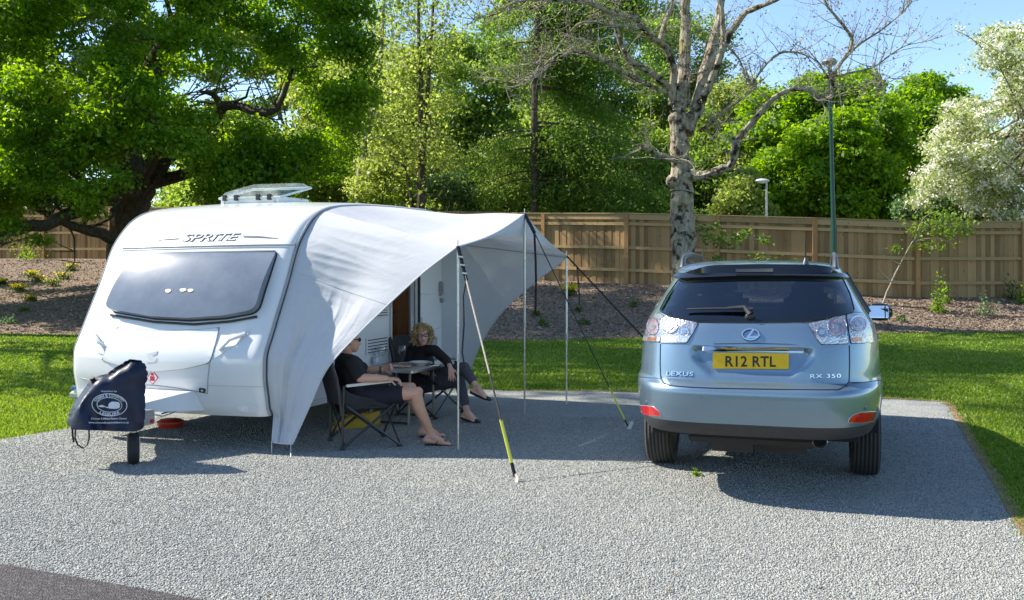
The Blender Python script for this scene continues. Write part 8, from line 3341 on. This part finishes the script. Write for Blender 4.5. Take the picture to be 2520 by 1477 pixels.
obj('maker_lettering', *proj(a, b, car_hit, 0.006, 0.005), CHROME, suv, smooth=False)
a, b = text2d('LEXUS', Z3([(283, 755.5), (442, 758.5), (439, 785.5), (281, 782.5)]), 0.0, 0.03, 1.1)
obj('lettering_edge', *proj(a, b, car_hit, 0.003, 0.003), LINE, suv, smooth=False)
a, b = text2d('RX 350', Z3([(1128, 771), (1307, 768), (1306, 793), (1128, 796)]), 0.0, 0.01, 1.1)
obj('type_lettering', *proj(a, b, car_hit, 0.006, 0.005), CHROME, suv, smooth=False)
a, b = text2d('RX 350', Z3([(1128, 772.5), (1309, 769.5), (1308, 795.5), (1128, 798.5)]), 0.0, 0.028, 1.1)
obj('lettering_edge', *proj(a, b, car_hit, 0.003, 0.003), LINE, suv, smooth=False)
# ---- rear wiper
wq = [car_hit(*q) for q in Z3([(408, 405), (520, 402), (640, 401), (740, 402), (792, 406)])]
wp_ = MB().tube([p + n_ * 0.03 for p, n_ in wq], [0.008, 0.011, 0.013, 0.016, 0.018], 8, flat=(0.7, 1.2)).build('wiper', BLACKPL, suv)
pv = car_hit(*Z3([(775, 436)])[0])
MB().tube([wq[2][0] + wq[2][1] * 0.035, wq[3][0] + wq[3][1] * 0.045, pv[0] + pv[1] * 0.03], [0.009, 0.016, 0.022], 8).ball(pv[0] + pv[1] * 0.012, (0.035, 0.022, 0.025), 12, 8).build('wiper_arm', BLACKPL, wp_)
# ---- door mirrors
for sx in (-1, 1):
    c = Vector((sx * 0.985, 2.82, 1.175))
    mh = MB()
    mh.ball(c + Vector((0, 0.03, 0)), (0.118, 0.09, 0.085), 16, 10)
    mh.box(c + Vector((0, -0.015, 0)), (0.215, 0.08, 0.15), None, 0.038)
    mh.tube([c + Vector((-sx * 0.06, 0.02, -0.06)), Vector((sx * (gflank(2.85, 1.15) - 0.02), 2.86, 1.12))], [0.03, 0.04], 8)
    mir = mh.build('door_mirror', PAINT if sx < 0 else GLOSSBLK, suv)
    MB().box(c + Vector((-0.01 * sx, -0.052, 0.005)), (0.17, 0.02, 0.115), Matrix.Rotation(sx * 0.1, 3, 'Z') @ Matrix.Rotation(-0.2, 3, 'X'), 0.008).build('mirror_glass', M('mirror_silver', (0.85, 0.87, 0.88), 0.02, 1.0, 0.01), mir)
    MB().box(c + Vector((sx * 0.045, -0.07, 0.005)), (0.006, 0.006, 0.115)).build('mirror_divider', BLACKPL, mir)
# ---- front lamps, grille and door handles, for views from the side
for sx in (-1, 1):
    for yy in (1.45, 2.45):
        x = sx * (gflank(yy, 1.05) + 0.012)
        MB().capsule((x, yy - 0.08, 1.05), (x, yy + 0.08, 1.05), 0.013, 0.013, 8).build('door_handle', PAINT, suv)
    for yy in (1.3, 2.28, 3.1):
        q = [Vector((sx * (gflank(yy, z) + 0.0005), yy, z)) for z in (0.52, 0.7, 0.9, 1.1, 1.23)]
        if yy != 1.3:
            MB().tube(q, 0.003, 5).build('door_gap', LINE, suv)
    q = [Vector((sx * (gflank(y, 0.62) + 0.004), y, 0.62)) for y in (1.45, 1.9, 2.4, 2.9)]
    MB().tube(q, 0.02, 6, flat=(0.5, 1.2)).build('door_strip', PAINT, suv)
    xh = 0.62 * sx
    MB().ball((xh, 4.12, 0.86), (0.17, 0.16, 0.08), 14, 8).build('headlamp', LCLEAR, suv)
MB().box((0, 4.3, 0.82), (0.6, 0.06, 0.16), None, 0.02).build('grille', GLOSSBLK, suv)
